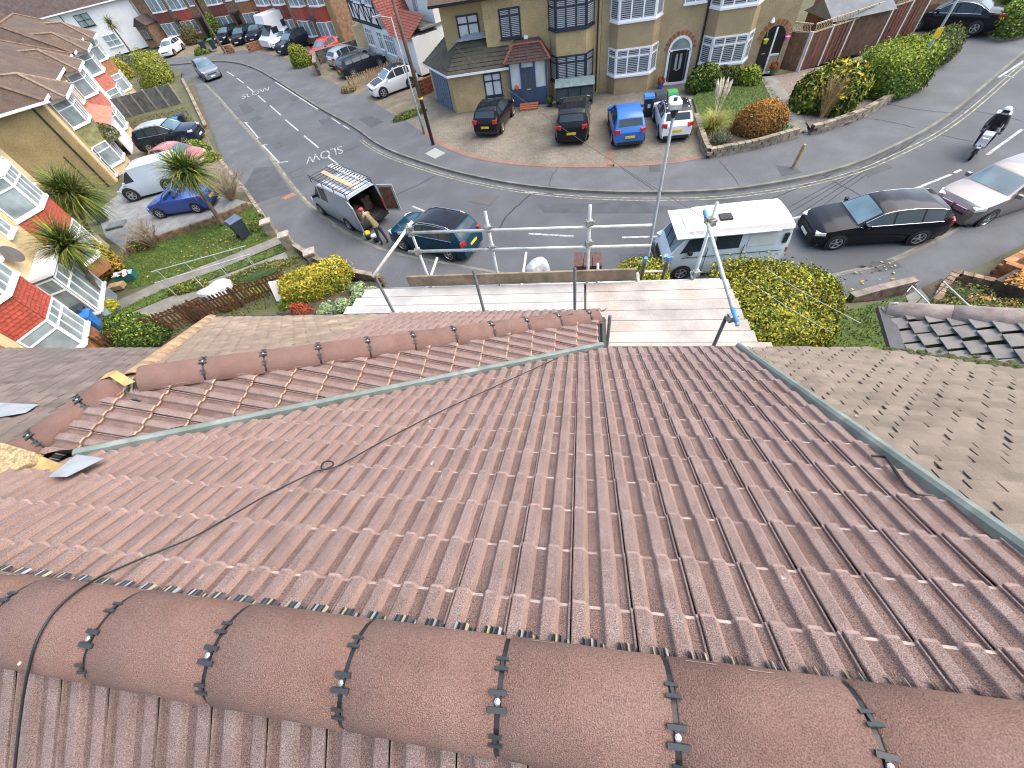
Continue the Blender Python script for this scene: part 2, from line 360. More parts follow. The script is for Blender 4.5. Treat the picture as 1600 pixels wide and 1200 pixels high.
# pleated vent roll showing below the ridge tiles, following the tile rolls
def pleats(a, b, drop, w, n, name, amp=0.010, per=None, parent=house):
    a, b = Vector(a), Vector(b); d = (b - a); L = d.length; d.normalize(); drop = Vector(drop).normalized(); nz = d.cross(drop); 
    if nz.z < 0: nz = -nz
    mb = MB()
    for i in range(n):
        mb.mi = (0, 1, 0, 3, 0, 2, 0, 3)[i % 8]
        s0, s1 = L * i / n, L * (i + 0.86) / n; ph = ((s0 / per) % 1.0) if per else 0.5
        hgt = 0.044 if ph < 0.24 or 0.5 < ph < 0.74 else 0.024
        ln = w * (1.0 if hgt > 0.02 else 0.72)
        p0 = a + d * s0 + nz * (hgt + 0.012); p1 = a + d * s1 + nz * (hgt + 0.004)
        mb.quad(p0, p1, p1 + drop * ln - nz * 0.004, p0 + drop * ln - nz * 0.004)
    return mb.build(name, [M_blackpl, mat('vent_strip_grey', (0.25, 0.28, 0.3), 0.5), mat('vent_strip_cream', (0.30, 0.27, 0.18), 0.6), mat('vent_strip_slate', (0.045, 0.06, 0.075), 0.5)], parent)
pleats((-3.6, RY + 0.11, RZ - TP * 0.11), (2.6, RY + 0.11, RZ - TP * 0.11), (0, CP, -SP), 0.042, 640, 'ridge_vent_strip', per=TW)
pleats((-3.6, RY - 0.10, RZ - TP * 0.10), (2.6, RY - 0.10, RZ - TP * 0.10), (0, -CP, -SP), 0.03, 560, 'ridge_vent_strip', per=TW)
hn = (C_ - A_); hn = Vector((0, 0, 1))
ridge_run(A_ + Vector((0.10, 0.06, -0.045)), C_ + Vector((0, 0, -0.045)), 0.0, 0.43, 0.135, 0.8, M_ridge, clip_angles=(50, 88, 128))
hd = (C_ - A_).normalized(); side_drop = Vector((sc, 0, -ss)) - hd * Vector((sc, 0, -ss)).dot(hd)
pleats(A_ + side_drop * 0.08, C_ + side_drop * 0.08, side_drop, 0.075, 330, 'ridge_vent_strip', per=None)
SR = Vector((-3.86, 0.80, 8.93))
ridge_run(SR + Vector((-0.12, -0.22, -0.02)), A_ + Vector((-0.03, 0.0, -0.03)), 0.0, 0.34, 0.145, 0.8, M_ridge)
pleats(SR + Vector((0.16, -0.05, -0.04)), A_ + Vector((0.14, -0.1, -0.06)), Vector((1, 0, -0.45)), 0.06, 60, 'ridge_vent_strip')
q = MB(); q.add([A_ + Vector(v) for v in ((-0.09, -0.03, 0.085), (0.02, -0.01, 0.108), (0.13, -0.06, 0.05), (0.16, 0.0, 0.03), (0.03, 0.05, 0.108), (-0.08, 0.04, 0.082))], [(0, 1, 4, 5), (1, 2, 3, 4)]); q.build('mortar_bedding', M_mortar, house)
# valley troughs
def upstand(a, b, w, h, name, lift=0.0):
    mb = MB(); a, b = Vector(a), Vector(b); d = (b - a).normalized(); s = d.cross(Vector((0, 0, 1))).normalized(); u = s.cross(d)
    prof = [(-w * 0.9, -0.02), (-w * 0.55, h * 0.75), (-w * 0.2, h), (w * 0.35, h), (w * 0.5, h * 0.55), (w * 0.62, -0.02)]
    vs = [p + s * x + u * (y + lift) for p in (a, b) for x, y in prof]; n = len(prof)
    mb.add(vs, [(i, i + 1, n + i + 1, n + i) for i in range(n - 1)] + [tuple(range(n)), tuple(range(2 * n - 1, n - 1, -1))]); return mb.build(name, M_grp, house)
upstand(VT + Vector((-0.05, -0.03, 0.04)), V0 + Vector((0.05, 0.03, 0.015)), 0.07, 0.065, 'valley_trough')
upstand((XR + 0.005, RY - 0.1, Z0 - TP * (RY - 0.1)), (XR - 0.06, EY + 0.02, EZ), 0.05, 0.065, 'bonding_gutter')
# dry verge end of the side slope
vb = MB(); vb.bar((0.225, EY + 0.02, 7.36), (0.225, 3.55, 7.36), 0.03, 0.13); vb.build('eaves_fascia', M_blackpl, house)
vb = MB(); vb.tube([(0.27, EY + 0.05, 7.33), (0.27, 3.58, 7.33)], 0.05, 8); vb.build('gutter', M_blackpl, house)
vb = MB(); vb.bar((-5.5, 3.63, 7.39), (0.22, 3.63, 7.39), 0.03, 0.1); vb.bar((0.25, EY + 0.05, EZ - 0.06), (XR, EY + 0.05, EZ - 0.06), 0.03, 0.1); vb.build('front_fascia', M_blackpl, house)
# walls below
M_render = mat('pebble_dash_own', (0.38, 0.3, 0.17), 0.95, 0.12, 4, 0.8, 90)
vb = MB(); vb.box((-1.2, -1.6, 4.1), (6.1, 8.6, 6.3)); vb.box((-2.65, 3.1, 4.0), (5.4, 0.9, 6.2)); vb.build('wall', M_render, house)
# chimney base in the left corner
M_gravel = mat('gravel_bed', (0.42, 0.32, 0.17), 0.95, 0.3, 25, 1.0, 120, fine=0.4, fscale=90)
cb = MB(); pts = [at(-160, 800, 9.16), at(-160, 640, 9.16), at(5, 690, 9.16), at(70, 715, 9.12), at(105, 726, 9.05), at(50, 765, 8.98), at(-10, 795, 8.93)]
cb.prism([(p.x, p.y) for p in pts], (0, 0, 0.32), org=(0, 0, 8.72)); cb.build('chimney_base', M_mortar, house)
cb = MB(); pts = [at(-160, 790, 9.1), at(-160, 640, 9.1), at(5, 692, 9.1), at(50, 705, 9.1), at(40, 722, 9.1), at(-60, 770, 9.1)]
cb.prism([(p.x, p.y) for p in pts], (0, 0, 0.05), org=(0, 0, 9.03)); cb.build('gravel_bed', M_gravel, house)
lb = MB(); P = [on_plane(x, y, (0, 0, Z0 + 0.095), (0, TP, 1)) for x, y in ((75, 745), (120, 710), (163, 716), (105, 745))]; lb.quad(*P); lb.build('lead_flashing', M_lead, house)
# thin black cable running over ridge and slope
def on_main(px, py, lift=0.05): return on_plane(px, py, (0, 0, Z0 + lift), (0, TP, 1))
def on_ridge(px, py, r=0.163, rise=0.83):
    """first hit of the sight line on the ridge capping or the slopes beside it"""
    d = Vector(AX @ np.array([px - 800.0, py - 600.0, FPX])).normalized()
    for k in range(200, 900):
        p = Vector((0, 0, CAM_H)) + d * (k * 0.004); y = p.y - RY
        zs = RZ - TP * abs(y) + (0.095 if y < 0 else 0.075)
        if abs(y) < r: zs = max(zs, RZ - 0.03 + rise * math.sqrt(r * r - y * y))
        if p.z <= zs: return p
    return p
cp = [on_ridge(*p) for p in ((20, 1230), (28, 1150), (36, 1090), (44, 1048), (54, 1010), (68, 980), (88, 952), (112, 930), (135, 914))] + [on_main(*p, 0.07) for p in ((165, 897), (220, 873), (300, 840), (350, 812), (420, 772), (490, 738))]
loop_c = on_main(511, 728)
cp += [on_main(*p, 0.07) for p in ((503, 735), (520, 727), (518, 721), (506, 722), (502, 731), (512, 733), (540, 722), (600, 688), (690, 642), (760, 610), (830, 578), (870, 560))]
def smooth_path(P, n=6):
    out = []
    for i in range(len(P) - 1):
        a, b_, c, d = P[max(i - 1, 0)], P[i], P[i + 1], P[min(i + 2, len(P) - 1)]
        for k in range(n):
            t = k / n; out.append(0.5 * ((2 * b_) + (c - a) * t + (2 * a - 5 * b_ + 4 * c - d) * t * t + (3 * b_ - a - 3 * c + d) * t ** 3))
    return out + [P[-1]]
cbm = MB(); cbm.tube(smooth_path(cp), 0.0045, 6); tag(cbm.build('cable', M_blackpl, smooth=True), 'thin black cable lying across the brown roof tiles with a small loop', 'cable')
br = MB(); P = [on_main(*p, 0.06) for p in ((1362, 712), (1384, 714), (1416, 760), (1432, 772), (1460, 775))]; br.tube(P, 0.007, 6); br.build('loose_bracket', M_blackpl)
tag(bpy.data.objects['loose_bracket'], 'bent dark metal strip lying beside the right gutter on the tiles', 'metal strip')

for t_ in [o for o in house.children if o.name.startswith('roof_tile')]:     # splashes of lime on a few tiles
    if rnd.random() > 0.09: continue
    y_ = rnd.uniform(0.03, 0.2); x_ = TW * (rnd.choice((0.05, 0.57))); q_ = MB(); z_ = 0.0245 + 0.027 * (1 - (y_ + 0.03) / 0.312); w_ = TW * rnd.uniform(0.04, 0.12); h_ = rnd.uniform(0.01, 0.05)
    q_.add([(x_, y_, z_ + .0032), (x_ + w_, y_ + .006, z_ + .0026), (x_ + w_ * .8, y_ + h_, z_ - .002), (x_ + w_ * .1, y_ + h_ * .8, z_)], [(0, 1, 2, 3)]); q_.build('lime_mark', M_lime, t_)
# ------------------------------------------------------------------ neighbouring roofs of the terrace
nbl = thing('terraced_house', 'attached house to the left with old grey and tan plain roof tiles', 'house', (-4, 0, 0))
T_tan = plain(0.165, 0.15, 0.012, M_plain_tan); T_grey = plain(0.165, 0.15, 0.012, M_plain_grey)
LH = Vector((-5.51, 3.6, 7.436))
nbl_off = Matrix.Translation((4, 0, 0))
def lay_nb(parent, off, **k): return lay(parent, **k)
Ftan = frame((LH.x - 0.05 + 4, 3.6, 7.436), (1, 0, 0), f_up)
mv = Vector((4, 0, 0))
lay(nbl, 'plain_tile', [T_tan], Ftan, 0, 0.165, 0.105, 26, 19, [vplane(LH + mv, A_ + mv, (-3 + 4, 3.5, 0)), vplane(C_ + mv, A_ + mv, (-2 + 4, 3.5, 0)), (Vector((PX + 4 - 0.01, 0, 0)), Vector((-1, 0, 0)))], 0.15, stagger=0.5, jig=0.012, limit=150, stuff_name='far_plain_tiles')
Fgr = frame((-14 + 4, EY + 0.02, EZ - 0.01), (1, 0, 0), (0, -CP, SP))
lay(nbl, 'grey_plain_tile', [T_grey], Fgr, 0, 0.165, 0.105, 28, 62, [vplane(LH + mv - Vector((0.0, 0.6, 0)), A_ + mv - Vector((0.1, 0, 0)), (-9, 2, 0)), vplane(A_ + mv - Vector((0.12, 0, 0)), Vector((-3.9 + 4, 0.3, 0)), (-9, 1, 0))], 0.15, stagger=0.5, jig=0.010, limit=290, stuff_name='far_grey_plain_tiles', key=lambda p: p.length)
b = MB(); b.mi = 0
b.quad((-10, RY, RZ - .03), (-10, EY, EZ - .03), (0.0, EY, EZ - .03), (0.0, RY, RZ - .03)); b.quad((-10, RY, RZ - .03), (0, RY, RZ - .03), (0, RY - 3.4, RZ - .03 - TP * 3.4), (-10, RY - 3.4, RZ - .03 - TP * 3.4))
b.quad((LH.x + 4, LH.y, LH.z - .04), (A_.x + 4, A_.y, A_.z - .04), (A_.x + 4, 0.8, A_.z - .06), (LH.x + 4, EY, EZ - .04))
b.build('roof_deck', M_felt, nbl)
b = MB(); b.box((-5.3, -1.6, 4.1), (9.0, 8.6, 6.3)); b.build('wall', M_render, nbl)
hl = half_round(0.36, 0.10, mat('tan_hip_tile', (0.34, 0.225, 0.13), 0.9, 0.2, 8, 0.6, 100, rand=0.1), 0.8, name='hip_tile')
hd = (LH - A_); hl_len = hd.length; hd.normalize(); yv = up_n.cross(hd).normalized(); zv = hd.cross(yv)
for i in range(int(hl_len / 0.36)):
    p = A_ + mv + hd * (0.12 + i * 0.36) + Vector((0, 0, -0.035)); link('hip_tile', hl, nbl, M=Matrix(((hd[0], yv[0], zv[0], p[0]), (hd[1], yv[1], zv[1], p[1]), (hd[2], yv[2], zv[2], p[2]), (0, 0, 0, 1))))
fl = MB(); P = [on_plane(x, y, (0, 0, Z0 + 0.05), (0, TP, 1)) + mv for x, y in ((-20, 655), (-20, 628), (60, 632), (40, 645))]; fl.quad(*P); fl.build('lead_flashing', M_lead, nbl)

nbr = thing('terraced_house', 'attached house to the right with pale weathered plain tiles and moss', 'house', (1.8, 0, 0))
T_r = [plain(0.15, 0.125, 0.012, M_plain_right, camber=c, lift=l) for c, l in ((0.004, 0.020), (0.007, 0.024), (0.002, 0.028))]
mr_ = Vector((-1.8, 0, 0))
Fpr = frame((-0.10, EY + 0.02, EZ - 0.005), (1, 0, 0), (0, -CP, SP))
VR0 = Vector((3.10, 2.93, 0)); VR1 = Vector((6.0, 0.75, 0))
lay(nbr, 'plain_tile', T_r, Fpr, 0, 0.15, 0.085, 41, 46, [vplane(VR0 + mr_, VR1 + mr_, (0.5, 0, 0)), (Vector((0.01, 0, 0)), Vector((1, 0, 0)))], 0.125, stagger=0.5, jig=0.03, limit=290, stuff_name='far_plain_tiles', key=lambda p: (p - Vector((0.2, 1.2, 9))).length)
b = MB(); b.quad((0, RY, RZ - .03), (0, EY, EZ - .03), (13, EY, EZ - .03), (13, RY, RZ - .03)); b.quad((0, RY, RZ - .03), (13, RY, RZ - .03), (13, RY - 3.4, RZ - .03 - TP * 3.4), (0, RY - 3.4, RZ - .03 - TP * 3.4)); b.build('roof_deck', M_felt, nbr)
b = MB(); b.box((6.4, -1.6, 4.1), (12.6, 8.6, 6.3)); b.build('wall', M_render, nbr)
mo = MB()
for i in range(700):
    x = rnd.uniform(0.2, 2.6); y = rnd.uniform(0.5, 2.9)
    k = round((EY - y) / (0.085 * CP)); y = EY - k * 0.085 * CP + 0.02
    z = Z0 - TP * y + 0.018; s = rnd.uniform(0.006, 0.022); l = s * rnd.uniform(1, 2.2)
    mo.add([(x - l, y, z), (x - l * .3, y - s, z + s * .3), (x + l, y - s * .5, z), (x + l * .5, y + s, z), (x, y, z + s * .5)], [(0, 1, 4), (1, 2, 4), (2, 3, 4), (3, 0, 4)])
tag(mo.build('moss', M_moss, nbr), kind='stuff')
# mirrored front projection of that house: thick grey tiles with mossy joints
M_slate = mat('grey_concrete_tile', (0.17, 0.165, 0.158), 0.9, 0.15, 8, 0.6, 150, rand=0.1, stain=(0.22, 0.21, 0.195), sscale=6)
CR = Vector((3.42, 3.62, 7.36)); v0 = Vector((3.14, 2.95, 7.40)); 
s_t = 0.41; hr = Vector((1, -0.588, s_t)); fr_up = Vector((1, 0, s_t)).normalized()
T_s = plain(0.165, 0.145, 0.02, M_slate, camber=0.003, lift=0.03)
Fsl = frame((3.36 - 1.8, 4.2, 7.38), (0, -1, 0), fr_up)
lay(nbr, 'slab_tile', [T_s], Fsl, 0, 0.185, 0.135, 26, 22, [vplane(CR + mr_, CR + mr_ + hr, (3, 0, 0)), vplane(VR0 + mr_, VR1 + mr_, (4, 3.5, 0))], 0.145, stagger=0.5, jig=0.03)
b = MB(); b.quad(*[Vector(p) + mr_ for p in ((3.3, 2.9, 7.36), (3.42, 3.62, 7.34), CR + hr * 3.4 - Vector((0, 0, .03)), (6.4, 0.6, 8.6))]); b.build('mossy_underlay', M_moss, nbr)
b = MB(); b.quad(*[Vector(p) + mr_ for p in (CR, CR + hr * 3.4, Vector((8.5, 3.7, 7.36)))]); b.build('front_slope', M_slate, nbr)
gt = half_round(0.5, 0.125, mat('grey_hip_tile', (0.19, 0.155, 0.135), 0.95, 0.25, 10, 0.6, 80, rand=0.1, stain=(0.27, 0.235, 0.21), sscale=8), 0.8, name='hip_tile')
hd = hr.normalized(); yv = up_n.cross(hd).normalized(); zv = hd.cross(yv)
for i in range(7):
    p = CR + mr_ + hd * (0.0 + i * 0.5) + Vector((0, 0, 0.0)); link('hip_tile', gt, nbr, M=Matrix(((hd[0], yv[0], zv[0], p[0]), (hd[1], yv[1], zv[1], p[1]), (hd[2], yv[2], zv[2], p[2]), (0, 0, 0, 1))))
M_blead = mat('black_lead', (0.03, 0.035, 0.04), 0.5, 0.2, 10)
b = MB(); b.bar(Vector((3.40, 3.66, 7.37)) + mr_, Vector((3.2, 2.85, 7.44)) + mr_, 0.13, 0.05); b.build('hip_end_gutter', M_blead, nbr)
b = MB(); P = [CR + mr_ + Vector((0.02 + 0.035 * math.cos(t), 0.0, 0.09 + 0.04 * math.sin(t))) for t in [k * 0.5 for k in range(11)]]; b.tube(P, 0.008, 6); b.build('hip_iron', mat('galv_iron', (0.5, 0.52, 0.52), 0.4, metal=0.7), nbr)
ms = MB()
for i in range(260):
    t = rnd.random(); p = Vector((VR0.x, VR0.y, 0)).lerp(Vector((VR1.x, VR1.y, 0)), t * 0.55) + mr_ + Vector((rnd.gauss(0.02, 0.03), rnd.gauss(0.02, 0.03), 0)); z = Z0 - TP * p.y + 0.02; s = rnd.uniform(0.015, 0.045)
    ms.lathe([(s, 0), (s * .8, s * .4), (0.001, s * .6)], (p.x, p.y, z), 6)
tag(ms.build('moss_line', M_moss, nbr), kind='stuff')
# ================================================================== ground, road, pavements
def sheet(name, px, z, m, world=False, kind='structure', label=None, cat=None):
    P = [Vector((p[0], p[1], z)) for p in px] if world else [at(p[0], p[1], z) for p in px]
    bm = bmesh.new(); vs = [bm.verts.new(p) for p in P]; f = bm.faces.new(vs); bmesh.ops.recalc_face_normals(bm, faces=[f])
    if f.normal.z < 0: bmesh.ops.reverse_faces(bm, faces=[f])
    bmesh.ops.triangulate(bm, faces=bm.faces[:])
    me = bpy.data.meshes.new(name); bm.to_mesh(me); bm.free(); me.materials.append(m)
    o = link(name, me); tag(o, label, cat, kind=kind); return o
def slab(name, px, z0, z1, m, kind='structure', label=None, cat=None, parent=None, world=False):
    P = [Vector((p[0], p[1], 0)) for p in px] if world else [at(p[0], p[1], z1) for p in px]
    a = sum(P[i].x * P[(i + 1) % len(P)].y - P[(i + 1) % len(P)].x * P[i].y for i in range(len(P)))
    if a < 0: P = P[::-1]
    o = MB().prism([(p.x, p.y) for p in P], (0, 0, z1 - z0), org=(0, 0, z0)).build(name, m, parent); tag(o, label, cat, kind=kind if parent is None else None); return o
M_asph = mat('asphalt', (0.085, 0.094, 0.104), 0.88, 0.10, 0.5, 0.5, 90, fine=0.22, fscale=60, stain=(0.068, 0.075, 0.083), sscale=0.35, thr=(0.45, 0.6))
M_asph2 = mat('asphalt_patch', (0.062, 0.069, 0.076), 0.9, 0.12, 1.5, 0.5, 90, fine=0.2, fscale=60)
M_seam = mat('bitumen_seam', (0.02, 0.021, 0.023), 0.7, 0.2, 3)
M_pave = mat('pavement_tarmac', (0.10, 0.108, 0.118), 0.9, 0.12, 0.7, 0.5, 80, fine=0.22, fscale=50, stain=(0.082, 0.088, 0.094), sscale=0.5, thr=(0.42, 0.62))
M_kerb = mat('kerb_stone', (0.17, 0.17, 0.155), 0.9, 0.2, 1.5, 0.4, 60, stain=(0.1, 0.1, 0.075), sscale=1.2)
M_white = mat('road_paint_white', (0.42, 0.44, 0.45), 0.8, 0.25, 6, stain=(0.17, 0.18, 0.19), sscale=7, thr=(0.45, 0.68))
M_yellow = mat('road_paint_yellow', (0.32, 0.31, 0.2), 0.85, 0.25, 5, stain=(0.12, 0.125, 0.12), sscale=3.5, thr=(0.42, 0.66))
M_ground = mat('earth', (0.10, 0.095, 0.06), 0.98, 0.3, 0.8, 0.5, 20, stain=(0.07, 0.085, 0.03), sscale=0.3)
M_lawn = mat('lawn_soil', (0.055, 0.085, 0.02), 0.98, 0.3, 2.5, 0.6, 60, col2=(0.075, 0.12, 0.025))
M_soil = mat('flower_bed_soil', (0.07, 0.055, 0.038), 0.98, 0.3, 6, 0.8, 40)
M_conc = mat('path_concrete', (0.20, 0.195, 0.18), 0.92, 0.15, 2, 0.4, 60, stain=(0.13, 0.135, 0.11), sscale=1.0)
M_slabs = mat('grey_slabs', (0.2, 0.215, 0.22), 0.9, 0.15, 2, 0.3, 60)
def block_paving(name, c1, c2, c3, sc=5.0, rot=0.6):
    m = bpy.data.materials.new(name); m.use_nodes = True; N = m.node_tree.nodes; L = m.node_tree.links; p = N['Principled BSDF']; p.inputs['Roughness'].default_value = 0.92
    g = N.new('ShaderNodeNewGeometry'); mp = N.new('ShaderNodeMapping'); mp.inputs['Rotation'].default_value[2] = rot; L.new(g.outputs['Position'], mp.inputs['Vector'])
    b = N.new('ShaderNodeTexBrick'); L.new(mp.outputs['Vector'], b.inputs['Vector']); b.inputs['Scale'].default_value = sc; b.inputs['Color1'].default_value = (*c1, 1); b.inputs['Color2'].default_value = (*c2, 1); b.inputs['Mortar'].default_value = (*c3, 1)
    b.inputs['Mortar Size'].default_value = 0.03; b.inputs['Brick Width'].default_value = 1.0; b.inputs['Row Height'].default_value = 0.5
    n = N.new('ShaderNodeTexNoise'); n.inputs['Scale'].default_value = 0.5; n.inputs['Detail'].default_value = 5; L.new(g.outputs['Position'], n.inputs['Vector'])
    r = N.new('ShaderNodeMapRange'); r.inputs['From Min'].default_value = 0.35; r.inputs['From Max'].default_value = 0.7; r.inputs['To Min'].default_value = 1.1; r.inputs['To Max'].default_value = 0.65; L.new(n.outputs['Fac'], r.inputs['Value'])
    x = N.new('ShaderNodeMix'); x.data_type = 'RGBA'; x.blend_type = 'MULTIPLY'; x.inputs['Factor'].default_value = 1; L.new(b.outputs['Color'], x.inputs['A']); L.new(r.outputs['Result'], x.inputs['B']); L.new(x.outputs['Result'], p.inputs['Base Color'])
    bu = N.new('ShaderNodeBump'); bu.inputs['Strength'].default_value = 0.5; bu.inputs['Distance'].default_value = 0.01; L.new(b.outputs['Fac'], bu.inputs['Height']); bu.invert = True; L.new(bu.outputs['Normal'], p.inputs['Normal'])
    return m
M_block = block_paving('block_paving', (0.21, 0.185, 0.145), (0.155, 0.14, 0.11), (0.07, 0.065, 0.05))
M_blockr = block_paving('red_block_edging', (0.26, 0.15, 0.11), (0.2, 0.12, 0.09), (0.09, 0.07, 0.05), 5.0, 0.1)

sheet('ground', [(-900, -60), (900, -60), (900, 1200), (-900, 1200)], -0.08, M_ground, world=True)
far_kerb_px = [(1760, -40), (1680, 30), (1600, 85), (1480, 185), (1380, 240), (1300, 270), (1200, 291), (1100, 302), (960, 303), (850, 296), (760, 282), (680, 262), (600, 233), (550, 199), (497, 169), (430, 126), (400, 109), (372, 100), (340, 97), (297, 100), (262, 103), (215, 106)]
near_kerb_px = [(1800, 250), (1600, 318), (1510, 350), (1400, 405), (1300, 432), (1180, 455), (1040, 458), (900, 447), (766, 425), (695, 412), (620, 397), (555, 372), (500, 335), (462, 297), (420, 242), (390, 207), (368, 183), (340, 151), (318, 130), (302, 122), (275, 121), (225, 124)]
def resample(P, n):
    P = smooth_path(P, 8); L = [0]
    for a, b in zip(P, P[1:]): L.append(L[-1] + (b - a).length)
    out = []; j = 0
    for i in range(n):
        s = L[-1] * i / (n - 1)
        while j < len(L) - 2 and L[j + 1] < s: j += 1
        t = (s - L[j]) / max(L[j + 1] - L[j], 1e-6); out.append(P[j].lerp(P[j + 1], min(max(t, 0), 1)))
    return out
FK = resample([at(*p) for p in far_kerb_px], 120); NK = resample([at(*p) for p in near_kerb_px], 120)
def ribbon(name, A, B, m, parent=None, kind='structure'):
    b = MB(); n = len(A); b.add(list(A) + list(B), [(i, i + 1, n + i + 1, n + i) for i in range(n - 1)])
    for f in range(len(b.f)):
        q = [Vector(b.v[i]) for i in b.f[f]]
        if (q[1] - q[0]).cross(q[2] - q[0]).z < 0: b.f[f] = b.f[f][::-1]
    o = b.build(name, m, parent); return tag(o, kind=kind)
ribbon('road', FK, NK, M_asph)
def offset(P, d):
    out = []
    for i, p in enumerate(P):
        t = (P[min(i + 1, len(P) - 1)] - P[max(i - 1, 0)]).normalized(); out.append(p + Vector((-t.y, t.x, 0)) * d)
    return out
sgF = 1 if (offset(FK, 1)[40] - NK[40]).length > (FK[40] - NK[40]).length else -1
sgN = 1 if (offset(NK, 1)[40] - FK[40]).length > (NK[40] - FK[40]).length else -1
up = lambda P, z: [Vector((p.x, p.y, z)) for p in P]
def kerb(name, K, sg):
    A = up(K, 0.0); B = up(offset(K, sg * 0.02), 0.112); C = up(offset(K, sg * 0.15), 0.118); D = up(offset(K, sg * 0.15), 0.0)
    b = MB(); n = len(A); b.add(A + B + C + D, [(s * n + i, s * n + i + 1, (s + 1) * n + i + 1, (s + 1) * n + i) for s in range(3) for i in range(n - 1)])
    tag(b.build(name, M_kerb), kind='structure')
kerb('kerb', FK, sgF); kerb('kerb', NK, sgN)
# gutters of darker tarmac beside the kerbs
ribbon('road_channel', up(offset(FK, -sgF * 0.004), 0.004), up(offset(FK, -sgF * 0.13), 0.004), M_asph2)
ribbon('road_channel', up(offset(NK, -sgN * 0.004), 0.004), up(offset(NK, -sgN * 0.13), 0.004), mat('channel_grit', (0.2, 0.2, 0.15), 0.95, 0.3, 2))
# pavements: from the kerb back to the property line
ribbon('pavement', up(offset(FK, sgF * 0.15), 0.11), up(offset(FK, sgF * 6.0), 0.11), M_pave)
ribbon('pavement', up(offset(NK, sgN * 0.15), 0.11), up(offset(NK, sgN * 4.6), 0.11), M_pave)
# painted lines
for d in (0.32, 0.52):
    ribbon('double_yellow_line', up(offset(FK, -sgF * d), 0.008)[14:66], up(offset(FK, -sgF * (d + 0.06)), 0.008)[14:66], M_yellow)
def dash(a, b, w=0.12, z=0.008, m=None, name='road_marking'):
    A, B = at(*a, z), at(*b, z); d = (B - A).normalized(); s = Vector((-d.y, d.x, 0)) * w / 2
    tag(MB().quad(A - s, B - s, B + s, A + s).build(name, m or M_white), kind='structure')
for a, b in (((826, 365), (896, 369)), ((972, 371), (1040, 369)), ((1190, 350), (1259, 337)), ((1417, 300), (1487, 272)), ((1491, 270), (1502, 265)), ((1542, 242), (1597, 202)), ((644, 322), (664, 330)),
             ((355, 112), (366, 119)), ((370, 122), (381, 130)), ((386, 135), (397, 144)), ((403, 149), (415, 160)), ((422, 165), (439, 180)), ((446, 187), (466, 204)), ((475, 212), (498, 231)), ((513, 245), (534, 262))):
    dash(a, b)
for a, b, w in (((430, 128), (497, 171), 0.12), ((383, 191), (404, 216), 0.12), ((411, 227), (436, 254), 0.12), ((381, 191), (388, 191), 0.12), ((400, 217), (406, 214), 0.12), ((408, 227), (418, 226), 0.12), ((432, 255), (450, 252), 0.12), ((518, 184), (532, 194), 0.10), ((536, 196), (546, 202), 0.10),
                ((1560, 121), (1600, 95), 0.12), ((1568, 117), (1584, 121), 0.12), ((820, 300), (864, 303), 0.08)): dash(a, b, w)
def text_mesh(s, size, m, name, extr=0.0, sx=1.0):
    cu = bpy.data.curves.new(name, 'FONT'); cu.body = s; cu.size = size; cu.extrude = extr; cu.align_x = 'CENTER'; cu.align_y = 'CENTER'
    o = bpy.data.objects.new(name, cu); COL.objects.link(o); dg = bpy.context.evaluated_depsgraph_get(); me = bpy.data.meshes.new_from_object(o.evaluated_get(dg)); bpy.data.objects.remove(o)
    me.name = name; me.materials.clear(); me.materials.append(m); return me
slow = text_mesh('SLOW', 1.0, mat('worn_lettering', (0.34, 0.36, 0.37), 0.85, 0.3, 6, stain=(0.13, 0.14, 0.15), sscale=6, thr=(0.42, 0.62)), 'road_lettering')
def road_text(px, right_px, stretch_w, stretch_l):
    c = at(*px, 0.009); d = at(*right_px, 0.009) - c; a = math.atan2(d.y, d.x)
    o = link('road_lettering', slow); o.location = c; o.rotation_euler = (0, 0, a); o.scale = (stretch_w, stretch_l, 1); tag(o, kind='structure')
road_text((507, 241), (481, 249), 0.95, 1.9)
road_text((400, 145), (419, 139), 1.0, 1.9)
# repairs, seams and covers in the tarmac
def patch(px, m=M_asph2, z=0.005, name='road_patch'): sheet(name, px, z, m)
for q in (((840, 318), (925, 318), (985, 312), (1060, 325), (1040, 333), (850, 333)), ((1100, 303), (1148, 300), (1152, 314), (1106, 318)), ((968, 397), (1010, 396), (1012, 422), (968, 424)), ((1340, 254), (1375, 250), (1395, 262), (1356, 277)), ((372, 164), (385, 160), (398, 172), (384, 180)), ((390, 186), (405, 180), (412, 185), (398, 191)),
          ((450, 270), (470, 263), (479, 271), (458, 279)), ((497, 188), (516, 184), (522, 190), (503, 196)), ((424, 225), (437, 222), (445, 228), (430, 233)), ((450, 153), (462, 150), (470, 154), (458, 159))): patch(q)
M_cover = mat('iron_cover', (0.085, 0.085, 0.085), 0.7, 0.2, 25, 0.8, 60)
for q in (((733, 314), (753, 302), (780, 306), (764, 321)), ((453, 271), (470, 264), (477, 271), (460, 278))): sheet('road_cover', q, 0.010, M_cover)
def seam(px, w=0.05, z=0.006): 
    P = [at(*p, z) for p in px]; P = resample(P, max(8, len(P) * 5)); P = [p + Vector((rnd.gauss(0, .02), rnd.gauss(0, .02), 0)) for p in P]
    ribbon('road_seam', offset(P, w / 2), offset(P, -w / 2), M_seam)
seam([(607, 309), (640, 295), (679, 275)]); seam([(779, 360), (790, 340), (805, 325), (828, 304)], 0.07); seam([(1282, 271), (1310, 287), (1346, 305)]); seam([(524, 243), (545, 234), (576, 222)]); seam([(1375, 160), (1440, 172), (1520, 178)], 0.04, 0.116); seam([(1340, 182), (1390, 190), (1430, 200)], 0.03, 0.116)
